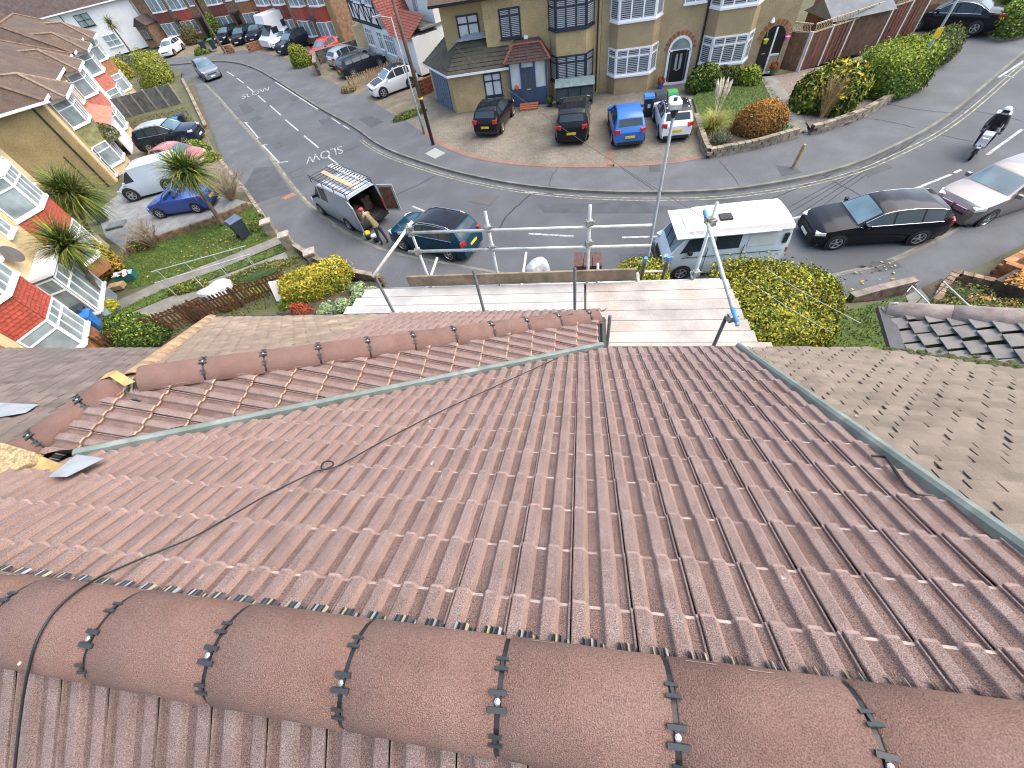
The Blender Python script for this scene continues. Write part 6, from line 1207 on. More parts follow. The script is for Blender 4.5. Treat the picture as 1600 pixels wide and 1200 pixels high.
# shed and outbuildings behind the fence on the right
sh = thing('garden_shed', 'brown shed with grey felt hipped roof behind the trellis fence', 'shed', (16.0, 34.6, .2), .25)
MB().box((0, 0, 1.0), (3.4, 2.6, 2.0)).build('wall', mat('shed_wood', (0.12, 0.07, 0.045), 0.9, 0.2, 4), sh); b = MB(); b.add([(-1.9, -1.5, 2.0), (1.9, -1.5, 2.0), (1.9, 1.5, 2.0), (-1.9, 1.5, 2.0), (-1.9, 0, 2.75), (1.9, 0, 2.75)], [(0, 1, 5, 4), (2, 3, 4, 5), (1, 2, 5), (3, 0, 4)]); b.build('roof', mat('grey_felt_roof', (0.15, 0.165, 0.18), 0.9, 0.12, 2), sh)
ob_ = thing('outbuilding', 'low outbuilding with cream flat roof beyond the trellis fence', 'outbuilding', (21.6, 40.0, .2), .3)
MB().box((0, 0, 1.1), (5.6, 4.4, 2.2)).build('wall', M_brickm, ob_); MB().box((0, 0, 2.27), (6.0, 4.8, .14)).build('roof', mat('cream_felt', (0.5, 0.47, 0.40), 0.9, 0.1, 1), ob_)
cb_ = thing('lean_to', 'pale green glazed lean-to roof behind the grey shed', 'lean-to', (17.6, 38.6, .2), .3); MB().box((0, 0, 1.0), (3.2, 2.4, 2.0)).build('wall', M_brickm, cb_); b = MB(); b.box((0, 0, 2.1), (3.4, 2.8, .06), M=Matrix.Rotation(.2, 3, 'X')); b.build('glazed_roof', mat('pale_green_glass', (0.35, 0.45, 0.42), 0.3, 0.15, 2), cb_)
for x in (-1.2, -.4, .4, 1.2): b = MB(); b.box((x, 0, 2.15), (.05, 2.8, .05), M=Matrix.Rotation(.2, 3, 'X')); b.build('glazing_bar', M_pvc, cb_)
# fences -------------------------------------------------------------
def fence_frame(a, b_): d = (b_ - a); L = d.length; d.normalize(); return d, L
def picket_fence(label, a, b_, h, sp, w, m, name='picket_fence', lean=.02, gap_ends=True):
    d, L = fence_frame(a, b_); o = thing(name, label, 'fence', a, math.atan2(d.y, d.x)); n = int(L / sp)
    pk = MB(); pk.prism([(-w / 2, .05), (w / 2, .05), (w / 2, h - .06), (0, h), (-w / 2, h - .06)], (0, .02, 0), org=(0, -.01, 0), ex=(1, 0, 0), ey=(0, 0, 1)); me = pk.mesh('picket', m)
    for i in range(n): link('picket', me, o, M=Matrix.Translation(((i + .5) * sp, rnd.gauss(0, .006), rnd.gauss(0, .012) + (b_.z - a.z) * (i + .5) / n)) @ Matrix.Rotation(rnd.gauss(0, lean), 4, 'Y'))
    for z in (h * .28, h * .72): MB().bar((0, .035, z), (L, .035, z + b_.z - a.z), .03, .07).build('rail', m, o)
    k = max(2, int(L / 1.8) + 1)
    for i in range(k): MB().box((L * i / (k - 1), .09, h / 2 + (b_.z - a.z) * i / (k - 1)), (.08, .08, h)).build('post', m, o)
    return o
M_bpick = mat('dark_brown_picket', (0.10, 0.045, 0.022), 0.85, 0.25, 6, rand=0.2); M_tpick = mat('tan_picket', (0.33, 0.22, 0.12), 0.85, 0.2, 6, rand=0.15)
picket_fence('dark brown picket fence running through the near left garden', at(300, 505, GZ + .1), at(457, 452, GZ + .1), 1.0, .15, .085, M_bpick)
picket_fence('dark brown picket fence close behind the tan roof hip', at(175, 553, GZ + .3), at(318, 497, GZ + .1), 1.0, .15, .085, M_bpick)
picket_fence('low tan picket fence between two drives across the road', at(549, 140, .12), at(640, 107, .12), .95, .16, .08, M_tpick)
def panel_fence(label, a, b_, h, n, boards, pm, bm_, cat='fence', trellis=None, name='panel_fence', top=None):
    d, L = fence_frame(a, b_); o = thing(name, label, cat, a, math.atan2(d.y, d.x)); w = L / n
    for i in range(n + 1): MB().box((i * w, 0, (h + .1) / 2), (.11, .11, h + .1)).build('post', pm, o)
    for i in range(n):
        for k in range(boards):
            bw = (w - .14) / boards; MB().box((i * w + .07 + bw * (k + .5), rnd.uniform(-.012, .012) + (.012 if k % 2 else -.012), h / 2), (bw * 1.06, .02, h - .02)).build('board', bm_, o)
        if trellis:
            MB().box((i * w + w / 2, 0, h + .04), (w - .12, .06, .06)).build('rail', top, o); MB().box((i * w + w / 2, 0, h + .42), (w - .12, .06, .07)).build('rail', top, o)
            q = MB(); m_ = 7
            for k in range(m_):
                x0 = i * w + .08 + (w - .16) * k / m_; x1 = x0 + (w - .16) / m_; q.bar((x0, 0, h + .07), (x1, 0, h + .39), .02, .02, up=(0, 1, 0)); q.bar((x1, .022, h + .07), (x0, .022, h + .39), .02, .02, up=(0, 1, 0))
            tag(q.build('trellis', top, o), kind='stuff')
    return o
M_gfence = mat('weathered_grey_board', (0.15, 0.155, 0.15), 0.95, 0.2, 3, 0.4, 40, rand=0.12); M_cpost = mat('concrete_post', (0.33, 0.30, 0.26), 0.9, 0.15, 4)
panel_fence('weathered grey panel fence with concrete posts beside the left row', at(190, 190, .2), at(287, 165, .2), 1.75, 5, 9, M_cpost, M_gfence)
M_bfence = mat('red_brown_fence', (0.13, 0.055, 0.035), 0.9, 0.2, 4, 0.4, 40, rand=0.2); M_wpost = mat('pale_post', (0.50, 0.50, 0.46), 0.7, 0.1, 3); M_trel = mat('trellis_tan', (0.40, 0.33, 0.22), 0.85, 0.15, 5)
panel_fence('red-brown panel fence with pale posts and trellis top beside the end house', Vector((13.2, 31.7, .2)), at(1425, 52, .2), 1.85, 6, 10, M_wpost, M_bfence, trellis=True, top=M_trel)
panel_fence('brown boarded side gate fence joined to the end house corner', Vector((12.25, 32.6, .2)), Vector((13.15, 31.75, .2)), 1.85, 1, 7, M_wpost, mat('gate_brown', (0.2, 0.11, 0.06), 0.9, 0.2, 5, rand=0.15), trellis=True, top=M_trel, name='side_gate', cat='gate')
# walls ---------------------------------------------------------------
def stone_wall(label, P, h, rows, sl, th, m, name='stone_wall', cat='wall', cap=None, jit=.25, z0=None, piece='stone', joint=None):
    o = thing(name, label, cat, P[0]); o0 = P[0]; bs_ = MB(); protos = []
    for k in range(5):
        a, c, e = sl * rnd.uniform(.85, 1.12), h / rows * .94, th
        q = MB(); j = lambda: rnd.uniform(-.012, .012) * (jit / .25); X, Y, Z = a / 2 * .96, e / 2, c / 2
        q.add([(s1 * X + j(), s2 * Y + j(), s3 * Z + j() * .6) for s3 in (-1, 1) for s2 in (-1, 1) for s1 in (-1, 1)], [(0, 2, 3, 1), (4, 5, 7, 6), (0, 1, 5, 4), (2, 6, 7, 3), (0, 4, 6, 2), (1, 3, 7, 5)]); protos.append(q.mesh(piece, m))
    for a, b_ in zip(P, P[1:]):
        d, L = fence_frame(a, b_); n = max(1, round(L / sl)); ang = math.atan2(d.y, d.x); bs_.bar(a - o0 + Vector((0, 0, h / 2)), b_ - o0 + Vector((0, 0, h / 2)), th * .82, h * .96)
        for r in range(rows):
            for i in range(n):
                t = (i + .5 + (.5 if r % 2 else 0)) / n
                if t > 1: t = 1 - .25 / n
                p = a.lerp(b_, t) - o0; link(piece, protos[rnd.randrange(5)], o, M=Matrix.Translation((p.x, p.y, p.z + h / rows * (r + .5))) @ Matrix.Rotation(ang + rnd.gauss(0, .03) * jit * 2, 4, 'Z') @ Matrix.Scale(L / n / sl, 4, (1, 0, 0)))
    bs_.build('mortar_core', joint or M_soil, o)
    if cap:
        for a, b_ in zip(P, P[1:]):
            n = max(1, round((b_ - a).length / .6))
            for i in range(n): p, q_ = a.lerp(b_, i / n + .004), a.lerp(b_, (i + 1) / n - .004); MB().bar(p - o0 + Vector((0, 0, h + .03)), q_ - o0 + Vector((0, 0, h + .03)), th * 1.15, .06).build('coping', cap, o)
    return o
stone_wall('low stone garden wall in front of the ginger shrub', [at(*p, .11) for p in ((1085, 190), (1100, 235), (1106, 246), (1180, 232), (1243, 214))], .45, 3, .36, .25, M_stone)
stone_wall('low stone garden wall below the variegated bush and clipped hedge', [at(*p, .11) for p in ((1264, 210), (1280, 207), (1345, 184), (1400, 152), (1440, 115), (1468, 82))], .45, 3, .36, .25, M_stone)
for k in range(3): slab('step', [(1234 + k * 2, 210 - k * 8), (1262 + k * 2, 206 - k * 8), (1260 + k, 198 - k * 8), (1234 + k, 202 - k * 8)], .0, .14 + .05 * k, M_conc)
stone_wall('low brown brick wall between the lawn and the blue open-top car', [at(*p, GZ) for p in ((205, 397), (262, 374), (330, 352), (392, 325))], .38, 3, .32, .2, mat('brown_wall_brick', (0.2, 0.14, 0.085), 0.95, 0.25, 4, rand=.2))
stone_wall('low wall with mixed coping along the left pavement by the grey fence', [at(*p, .11) for p in ((291, 132), (303, 155), (316, 182), (328, 206))], .5, 3, .34, .22, M_brickred, cap=M_stone)
stone_wall('low wall along the left pavement by the bare shrub and drive', [at(*p, .11) for p in ((345, 250), (366, 278), (388, 304), (412, 338), (424, 358))], .35, 2, .4, .22, M_stone)
stone_wall('brown boundary wall beside the yellow hedge along the near pavement', [at(*p, .11) for p in ((470, 398), (500, 418), (545, 437), (600, 448))], .6, 4, .34, .2, mat('dark_wall_brick', (0.16, 0.11, 0.075), 0.95, 0.25, 4, rand=.2), cap=M_stone)
def pier(px, label, h=.95):
    o = thing('gate_pier', label, 'pier', at(*px, .11)); 
    for r in range(5): MB().box((rnd.gauss(0, .01), rnd.gauss(0, .01), h * (r + .5) / 5), (.45, .45, h / 5 * .95), rz=.5 + rnd.gauss(0, .03)).build('stone', M_stone, o)
    MB().box((0, 0, h + .04), (.55, .55, .08), rz=.5).build('cap', mat('pier_cap', (0.32, 0.29, 0.24), 0.95, 0.2, 4), o)
pier((432, 372), 'stone gate pier nearest the lawn, upper one at the garden paths'); pier((460, 393), 'stone gate pier between the two garden path gates'); pier((497, 416), 'stone gate pier next to the yellow hedge by the pavement', .8)
stone_wall('low wall with slab coping behind the small lawn at right', [at(*p, .11) for p in ((1318, 480), (1360, 468), (1414, 455))], .5, 3, .3, .22, mat('grey_brown_brick', (0.2, 0.15, 0.11), 0.95, .25, 4, rand=.2), cap=mat('weathered_coping', (0.22, 0.19, 0.16), 0.95, .25, 4, rand=.2))
M_obr = mat('orange_brick', (0.36, 0.165, 0.075), 0.95, 0.25, 5, 0.4, 40, rand=.2)
stone_wall('orange brick planter wall full of fallen leaves at the right edge', [at(*p, .2) for p in ((1660, 470), (1600, 458), (1543, 437), (1600, 408), (1660, 385))], .75, 7, .23, .22, M_obr, piece='brick', jit=.15)
stone_wall('crumbling brick edging of the ivy bed at right', [at(*p, .3) for p in ((1447, 487), (1460, 462), (1480, 440), (1530, 452), (1600, 480))], .45, 4, .24, .2, mat('crumbling_brick', (0.22, 0.15, 0.10), 0.95, .3, 4, rand=.25), piece='brick')
stone_wall('long rubble wall behind the parked cars by the timbered house', [at(*p, .12) for p in ((500, 118), (498, 100), (575, 78))], 1.0, 5, .5, .3, mat('grey_rubble', (0.17, 0.16, 0.145), 0.95, .25, 3, rand=.2), cap=M_stone)
stone_wall('low orange brick wall in front of the far dark cars', [at(*p, .12) for p in ((390, 82), (420, 73))], .8, 5, .45, .25, M_obr); stone_wall('short orange brick pier wall beside the far black cars', [at(*p, .12) for p in ((356, 84), (366, 82))], .8, 5, .45, .25, M_obr)
stone_wall('red brick side wall beside the white electric hatchback', [at(*p, .12) for p in ((660, 150), (678, 141))], 1.0, 8, .4, .22, M_brickred)
# handrails -----------------------------------------------------------
def handrail(label, P, n, h=.95, r=.024):
    o = thing('handrail', label, 'handrail', (P[0].x, P[0].y, P[0].z - h)); o0 = o.location.copy(); MB().tube([p - o0 for p in P], r, 8).build('rail', M_galv, o)
    for i in range(n):
        t = .06 + .88 * i / (n - 1); k = t * (len(P) - 1); j = min(int(k), len(P) - 2); p = P[j].lerp(P[j + 1], k - j) - o0; MB().tube([p, p - Vector((0, 0, h))], r * .9, 6).build('post', M_galv, o)
handrail('galvanised handrail beside the lawn path, farther one of two', [at(236, 425, GZ + 1.0), at(384, 384, GZ + 1.0)], 4); handrail('galvanised handrail between the paths, nearer one of two', [at(242, 442, GZ + 1.0), at(392, 397, GZ + 1.0)], 4)
handrail('bent galvanised handrail down the right garden steps, lower one', [at(1417, 456, 1.3), at(1425, 447, 1.35), at(1459, 482, 1.5), at(1512, 490, 1.6)], 3, .9); handrail('bent galvanised handrail beside the ivy bed at right, upper one', [at(1474, 440, 1.35), at(1514, 478, 1.5), at(1600, 489, 1.6)], 3, .9)
# loose things --------------------------------------------------------
def lump(name, label, cat, c, r, m, seed, parts=26, flat=.6):
    g = random.Random(seed); bm = bmesh.new(); bmesh.ops.create_icosphere(bm, subdivisions=3, radius=1)
    ph = [(Vector((g.uniform(-1, 1), g.uniform(-1, 1), g.uniform(-1, 1))).normalized(), g.uniform(-.3, .35)) for _ in range(parts)]
    for v in bm.verts:
        n = v.co.normalized(); k = 1 + sum(a * max(0, n.dot(d)) ** 6 for d, a in ph); v.co = Vector((n.x * r[0] * k, n.y * r[1] * k, max(-.02, (n.z * k + .3) * r[2])))
    me = bpy.data.meshes.new(name); bm.to_mesh(me); bm.free(); me.materials.append(m); o = link(name, me); o.location = c; return tag(o, label, cat)
M_bag = mat('white_woven_bag', (0.4, 0.43, 0.46), 0.6, 0.12, 3, 0.5, 12); lump('rubble_bag', 'crumpled white rubble bag lying by the near garden path', 'bag', at(335, 462, GZ + .05), (.75, .5, .38), M_bag, 3)
lump('rubble_bag', 'white sack standing beyond the scaffold toe board', 'bag', at(845, 440, .3), (.55, .45, .75), M_bag, 5)
tsk = thing('tile_pallet', 'stack of dark brown roof tiles on a pallet beyond the scaffold', 'tile stack', at(917, 441, .12)); 
for z in range(4):
    for x in range(3): MB().box((-.36 + .36 * x + rnd.gauss(0, .01), rnd.gauss(0, .02), .22 + .27 * z), (.33, .85, .25)).build('tile_bundle', mat('stacked_tile', (0.09, 0.045, 0.04), 0.85, .25, 12, rand=.15), tsk)
for y in (-.35, 0, .35): MB().box((0, y, .04), (1.1, .1, .08)).build('pallet_bearer', M_toe, tsk)
bx_ = thing('recycling_box', 'green recycling box overflowing with paper on the lawn', 'box', at(202, 437, GZ + .03), .5); b = MB(); b.add([(-.42, -.25, .0), (.42, -.25, .0), (.42, .25, 0), (-.42, .25, 0), (-.48, -.3, .36), (.48, -.3, .36), (.48, .3, .36), (-.48, .3, .36)], [(3, 2, 1, 0), (0, 1, 5, 4), (1, 2, 6, 5), (2, 3, 7, 6), (3, 0, 4, 7)]); b.build('tub', mat('teal_box', (0.03, 0.17, 0.15), 0.5), bx_)
for i in range(14): q = MB(); q.box((rnd.uniform(-.36, .36), rnd.uniform(-.2, .2), .34 + rnd.uniform(0, .12)), (.22, .16, .03), M=Matrix.Rotation(rnd.uniform(-.6, .6), 3, 'X') @ Matrix.Rotation(rnd.uniform(0, 3), 3, 'Z')); q.build('paper', mat('waste_paper_%d' % (i % 4), ((.6, .64, .68), (.55, .42, .36), (.25, .45, .6), (.7, .68, .62))[i % 4], .8), bx_)
cbx = MB(); cbx.box((0, 0, .12), (.7, .4, .22), rz=.3); o = cbx.build('cardboard_box', mat('cardboard', (0.4, 0.27, 0.14), .9)); o.location = at(186, 450, GZ + .05); tag(o, 'flattened cardboard beside the green recycling box', 'cardboard')
mc = MB(); mc.box((0, 0, .06), (1.05, .75, .12), rz=.35); o = mc.build('paving_slab', mat('dark_slab', (0.13, 0.15, 0.16), .8)); o.location = at(183, 353, GZ + .03); tag(o, 'square dark slab lying on the grey drive near the palms', 'slab')
def bucket(px, m, rim, label):
    o = thing('bucket', label, 'bucket', at(*px, 0)); MB().lathe([(.13, 0), (.17, .36), (.155, .36), (.12, .03)], n=16).build('tub', m, o, True); MB().lathe([(.165, .30), (.178, .30), (.178, .37), (.165, .37)], n=16).build('rim', rim, o)
bucket((577, 373), M_bk, mat('yellow_rim', (0.65, 0.5, 0.02), .5), 'black tub with yellow rim behind the silver van'); bucket((589, 377), M_bk, M_glassw, 'dark bucket with pale rim beside the workman')
pl_ = MB(); pl_.box((0, 0, .45), (.75, .05, .9), M=Matrix.Rotation(-.35, 3, 'X') @ Matrix.Rotation(.3, 3, 'Z')); o = pl_.build('white_board', M_whitew); o.location = at(449, 466, GZ); tag(o, 'white board leaning behind the brown picket fence', 'board')

# ================================================================== people and scooter
def skin_figure(name, verts, edges, radii, mats_by, parent=None, subdiv=2):
    """one continuous body grown along its joints"""
    me = bpy.data.meshes.new(name); me.from_pydata(verts, edges, []); o = bpy.data.objects.new(name, me); COL.objects.link(o)
    md = o.modifiers.new('skin', 'SKIN'); md.use_smooth_shade = True
    for i, r in enumerate(radii): sv = me.skin_vertices[0].data[i]; sv.radius = r if isinstance(r, tuple) else (r, r); sv.use_root = (i == 0)
    o.modifiers.new('sub', 'SUBSURF').levels = subdiv
    dg = bpy.context.evaluated_depsgraph_get(); ev = bpy.data.meshes.new_from_object(o.evaluated_get(dg)); bpy.data.objects.remove(o); ev.name = name; ev.materials.clear()
    ms, fn = mats_by
    for m in ms: ev.materials.append(m)
    for p in ev.polygons: p.material_index = fn(p.center)
    return ev
M_skin = mat('skin', (0.42, 0.25, 0.18), .6); M_olive = mat('olive_jacket', (0.19, 0.165, 0.085), .9, .15, 6); M_dark = mat('dark_trousers', (0.025, 0.03, 0.045), .9, .2, 6); M_boot = mat('work_boot', (0.10, 0.06, 0.035), .85); M_blk = mat('black_riding_suit', (0.014, 0.014, 0.016), .7, .2, 8); M_capr = mat('red_cap', (0.35, 0.05, 0.04), .8)
# workman bending into the van: local +x = facing direction
J = [(0, 0, .98), (.10, 0, 1.18), (.26, 0, 1.38), (.40, 0, 1.52), (.47, 0, 1.57), (.55, 0, 1.66),                       # pelvis, waist, chest, shoulders, neck, head
     (.0, .10, .92), (.05, .12, .50), (-.04, .12, .08), (.10, .13, .04), (.0, -.10, .92), (-.10, -.13, .50), (-.22, -.12, .08), (-.08, -.13, .04),
     (.38, .20, 1.50), (.50, .25, 1.22), (.72, .20, 1.14), (.82, .18, 1.13), (.38, -.20, 1.50), (.52, -.25, 1.24), (.74, -.16, 1.20), (.84, -.14, 1.19)]
Ed = [(0, 1), (1, 2), (2, 3), (3, 4), (4, 5), (0, 6), (6, 7), (7, 8), (8, 9), (0, 10), (10, 11), (11, 12), (12, 13), (3, 14), (14, 15), (15, 16), (16, 17), (3, 18), (18, 19), (19, 20), (20, 21)]
Rd = [(.15, .12), (.14, .12), (.17, .13), (.13, .11), .055, .10, .10, .07, .05, .045, .10, .07, .05, .045, .075, .052, .042, .035, .075, .052, .042, .035]
def mb_(c):
    if c.z < .12: return 3
    if c.z < .97 and c.x < .35: return 1
    if c.x > .75: return 2
    if c.z > 1.585: return 2
    return 0
pose_h = h2 + .25; wp_ = at(600, 380, 0)
pm_ = skin_figure('body', J, Ed, Rd, ([M_olive, M_dark, M_skin, M_boot], mb_)); per = thing('person', 'workman in an olive jacket and dark trousers leaning into the silver van', 'person', wp_, pose_h); link('body', pm_, per)
b = MB(); b.lathe([(.115, 0), (.118, .05), (.09, .10), (.02, .125)], (.56, 0, 1.70), 14); b.prism([(.05, -.08), (.17, -.06), (.19, 0), (.17, .06), (.05, .08)], (0, 0, .015), org=(.56, 0, 1.70)); b.build('cap', M_capr, per, True)
def hand(parent, c, d, m, s=1.0):
    d = Vector(d).normalized(); sd_ = d.cross(Vector((0, 0, 1))).normalized(); n_ = sd_.cross(d); b = MB(); c = Vector(c); b.box(c + d * .04 * s, (.075 * s, .09 * s, .03 * s), M=Matrix((sd_, d, n_)).transposed())
    for i, L in enumerate((.065, .078, .072, .055)): p = c + d * .08 * s + sd_ * (.03 - .02 * i) * s; b.tube([p, p + d * L * .55 * s, p + d * L * .9 * s - n_ * .025 * s], [.0095 * s, .009 * s, .007 * s], 6)
    p = c + sd_ * .035 * s + d * .02 * s; b.tube([p, p + sd_ * .03 * s + d * .03 * s, p + sd_ * .035 * s + d * .06 * s - n_ * .01], [.011 * s, .010 * s, .008 * s], 6); b.build('hand', m, parent, True)
hand(per, (.83, .18, 1.13), (1, 0, -.1), M_skin); hand(per, (.85, -.14, 1.19), (1, 0, -.1), M_skin)
b = MB(); b.box((.635, .03, 1.665), (.02, .02, .02)); b.box((.635, -.03, 1.665), (.02, .02, .02)); b.build('eyes', M_blackf, per); MB().lathe([(.022, 0), (.004, .04)], (.645, 0, 1.63), 8, (1, 0, -.2)).build('nose', M_skin, per)
# scooter with rider; local +x forward
sf = at(1514, 250, 0); sd2 = Vector((-.62, -.785, 0)); sh_ = math.atan2(sd2.y, sd2.x); sc0 = sf - sd2 * .66
sco = thing('scooter', 'white delivery scooter with dark top box riding along the road', 'scooter', sc0, sh_); M_sw = paint('scooter_white', (0.68, 0.66, 0.66))
for x in (.66, -.64):
    w_ = MB(); w_.lathe([(.17, -.055), (.24, -.05), (.26, 0), (.24, .05), (.17, .055)], (x, 0, .26), 20, (0, 1, 0)); w_ = w_.build('wheel', M_tyre, sco, True); MB().lathe([(.02, -.05), (.17, -.05), (.17, .05), (.02, .05)], (x, 0, .26), 14, (0, 1, 0)).build('rim', M_rimd, w_)
b = MB(); b.prism([(.46, .45), (.58, .55), (.52, .95), (.40, 1.08), (.34, .98), (.40, .40), (.2, .28), (-.15, .28), (-.15, .34), (.25, .36)], (0, .34, 0), org=(0, -.17, 0), ex=(1, 0, 0), ey=(0, 0, 1)); b.build('front_fairing', M_sw, sco)
b = MB(); b.prism([(-.12, .30), (-.10, .62), (-.35, .74), (-.85, .78), (-.92, .62), (-.6, .42), (-.3, .32)], (0, .32, 0), org=(0, -.16, 0), ex=(1, 0, 0), ey=(0, 0, 1)); b.build('rear_body', M_sw, sco); b = MB(); b.box((.62, 0, .52), (.42, .15, .04), M=Matrix.Rotation(-.2, 3, 'Y')); b.build('mudguard', M_sw, sco)
b = MB(); b.prism([(-.05, .64), (-.1, .76), (-.45, .83), (-.8, .84), (-.8, .76), (-.35, .74)], (0, .28, 0), org=(0, -.14, 0), ex=(1, 0, 0), ey=(0, 0, 1)); b.build('seat', M_blk, sco); b = MB(); b.tube([(.36, -.33, 1.04), (.42, -.1, 1.02), (.42, .1, 1.02), (.36, .33, 1.04)], .018, 6); b.build('handlebar', M_trim, sco); b = MB(); b.tube([(.55, 0, .6), (.66, .09, .26)], .022, 6); b.tube([(.55, 0, .6), (.66, -.09, .26)], .022, 6); b.build('fork', M_trim, sco)
for y in (-.28, .28): MB().lathe([(.06, 0), (.06, .02)], (.36, y, 1.2), 8, (1, 0, 0)).build('mirror', M_trim, sco)
MB().box((.565, 0, .80), (.05, .2, .14), M=Matrix.Rotation(.3, 3, 'Y')).build('headlight', M_head, sco); tb_ = MB(); tb_.box((-.86, 0, 1.08), (.46, .46, .44)); tb_ = tb_.build('top_box', M_blk, sco); MB().box((-.86, 0, 1.315), (.48, .48, .03)).build('lid', mat('pale_grey_lid', (.5, .52, .52), .5), tb_)
J = [(-.38, 0, .92), (-.36, 0, 1.12), (-.28, 0, 1.33), (-.22, 0, 1.46), (-.19, 0, 1.54), (-.16, 0, 1.64), (-.36, .12, .90), (.06, .20, .82), (.10, .17, .42), (.22, .17, .37), (-.36, -.12, .90), (.06, -.20, .82), (.10, -.17, .42), (.22, -.17, .37), (-.22, .20, 1.43), (-.02, .30, 1.20), (.26, .30, 1.08), (.34, .30, 1.06), (-.22, -.20, 1.43), (-.02, -.30, 1.20), (.26, -.30, 1.08), (.34, -.30, 1.06)]
rm_ = skin_figure('body', J, Ed, [(.17, .14), (.16, .13), (.19, .14), (.14, .12), .06, .10, .11, .08, .06, .05, .11, .08, .06, .05, .085, .06, .05, .04, .085, .06, .05, .04], ([M_blk, M_skin], lambda c: 1 if c.z > 1.55 else 0))
rid = thing('person', 'rider in black clothing with white helmet on the delivery scooter', 'person', sc0, sh_); link('body', rm_, rid)
b = MB(); b.lathe([(.10, -.13), (.145, -.08), (.155, .0), (.14, .08), (.09, .135), (.01, .155)], (-.16, 0, 1.66), 18); b.build('helmet', mat('white_helmet', (.72, .73, .74), .3, coat=.4), rid, True); b = MB(); b.prism([(-.11, -.05), (.11, -.05), (.11, .05), (-.11, .05)], (.03, 0, 0), org=(-.035, 0, 1.67), ex=(0, 1, 0), ey=(0, 0, 1)); b.build('visor', M_cglass, rid)
hand(rid, (.33, .30, 1.06), (1, 0, -.1), M_blk); hand(rid, (.33, -.30, 1.06), (1, 0, -.1), M_blk)
# ================================================================== plants
def leafmat(name, c, v=.25): return mat('leaf_' + name, c, .75, v, 8, spec=.3)
L_ = dict(yel=leafmat('yellow', (.50, .41, .045)), yg=leafmat('yellow_green', (.28, .30, .04)), g=leafmat('green', (.10, .17, .026)), dg=leafmat('dark_green', (.03, .06, .016)), lime=leafmat('lime', (.26, .35, .035)), or_=leafmat('ginger', (.40, .18, .035)), br=leafmat('brown', (.15, .085, .04)), red=leafmat('red', (.42, .05, .035)), rb=leafmat('red_brown', (.2, .06, .035)), straw=leafmat('straw', (.45, .34, .17)), pale=leafmat('pale_green', (.32, .40, .22)), mint=leafmat('mint', (.18, .29, .13)), gg=leafmat('grey_green', (.15, .17, .11)), gold=leafmat('gold', (.5, .27, .04)), white=leafmat('plume', (.66, .58, .45)), olive=leafmat('olive', (.16, .16, .05)))
M_bark = mat('bark', (.16, .115, .08), .95, .25, 6, .5, 40); M_twig = mat('twig', (.27, .21, .14), .95, .2, 6)
def bush_mesh(r, n, ls, mats, shape, seed, tipfrac=.35, lump=.22, top=None):
    """leaf-sized faces spread through the outer shell of a lumpy crown; mats = [(material, weight low, weight high)]"""
    g = np.random.default_rng(seed); d = g.normal(size=(n, 3)); d[:, 2] = np.abs(d[:, 2]) * (.9 if shape == 'dome' else .8) - .12; d /= np.linalg.norm(d, axis=1)[:, None]
    if shape == 'box': d = d / np.max(np.abs(d) ** 1.0, axis=1)[:, None] * .55 + d * .45 * 1.2
    cl = g.normal(size=(26, 3)); cl /= np.linalg.norm(cl, axis=1)[:, None]; amp = g.uniform(-lump, lump, 26); dn = d / np.linalg.norm(d, axis=1)[:, None]
    k = 1 + (np.maximum(0, dn @ cl.T) ** 10 * amp).sum(1); rad = k * (1 - np.abs(g.normal(0, .10, n))) * np.where(g.random(n) < .05, 1.08, 1)
    P = d * rad[:, None] * np.array(r); P[:, 2] = np.maximum(P[:, 2] + r[2] * .12, .02)
    nr = dn + g.normal(0, .65, (n, 3)); nr /= np.linalg.norm(nr, axis=1)[:, None]; a = np.cross(nr, g.normal(size=(n, 3))); a /= np.linalg.norm(a, axis=1)[:, None]; b = np.cross(nr, a)
    s = ls * g.uniform(.6, 1.3, n)[:, None]; V = np.stack([P - a * s, P - b * s * .45 + nr * s * .12, P + a * s, P + b * s * .45 + nr * s * .12], 1).reshape(-1, 3)
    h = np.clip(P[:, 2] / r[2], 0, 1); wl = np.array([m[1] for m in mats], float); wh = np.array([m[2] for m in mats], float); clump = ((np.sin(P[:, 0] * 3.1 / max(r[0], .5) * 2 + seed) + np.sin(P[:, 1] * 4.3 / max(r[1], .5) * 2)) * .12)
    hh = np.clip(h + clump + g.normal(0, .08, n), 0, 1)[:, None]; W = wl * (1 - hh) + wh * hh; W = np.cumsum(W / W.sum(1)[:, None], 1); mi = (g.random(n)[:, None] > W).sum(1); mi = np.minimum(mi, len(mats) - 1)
    return V, np.arange(n * 4).reshape(n, 4), mi
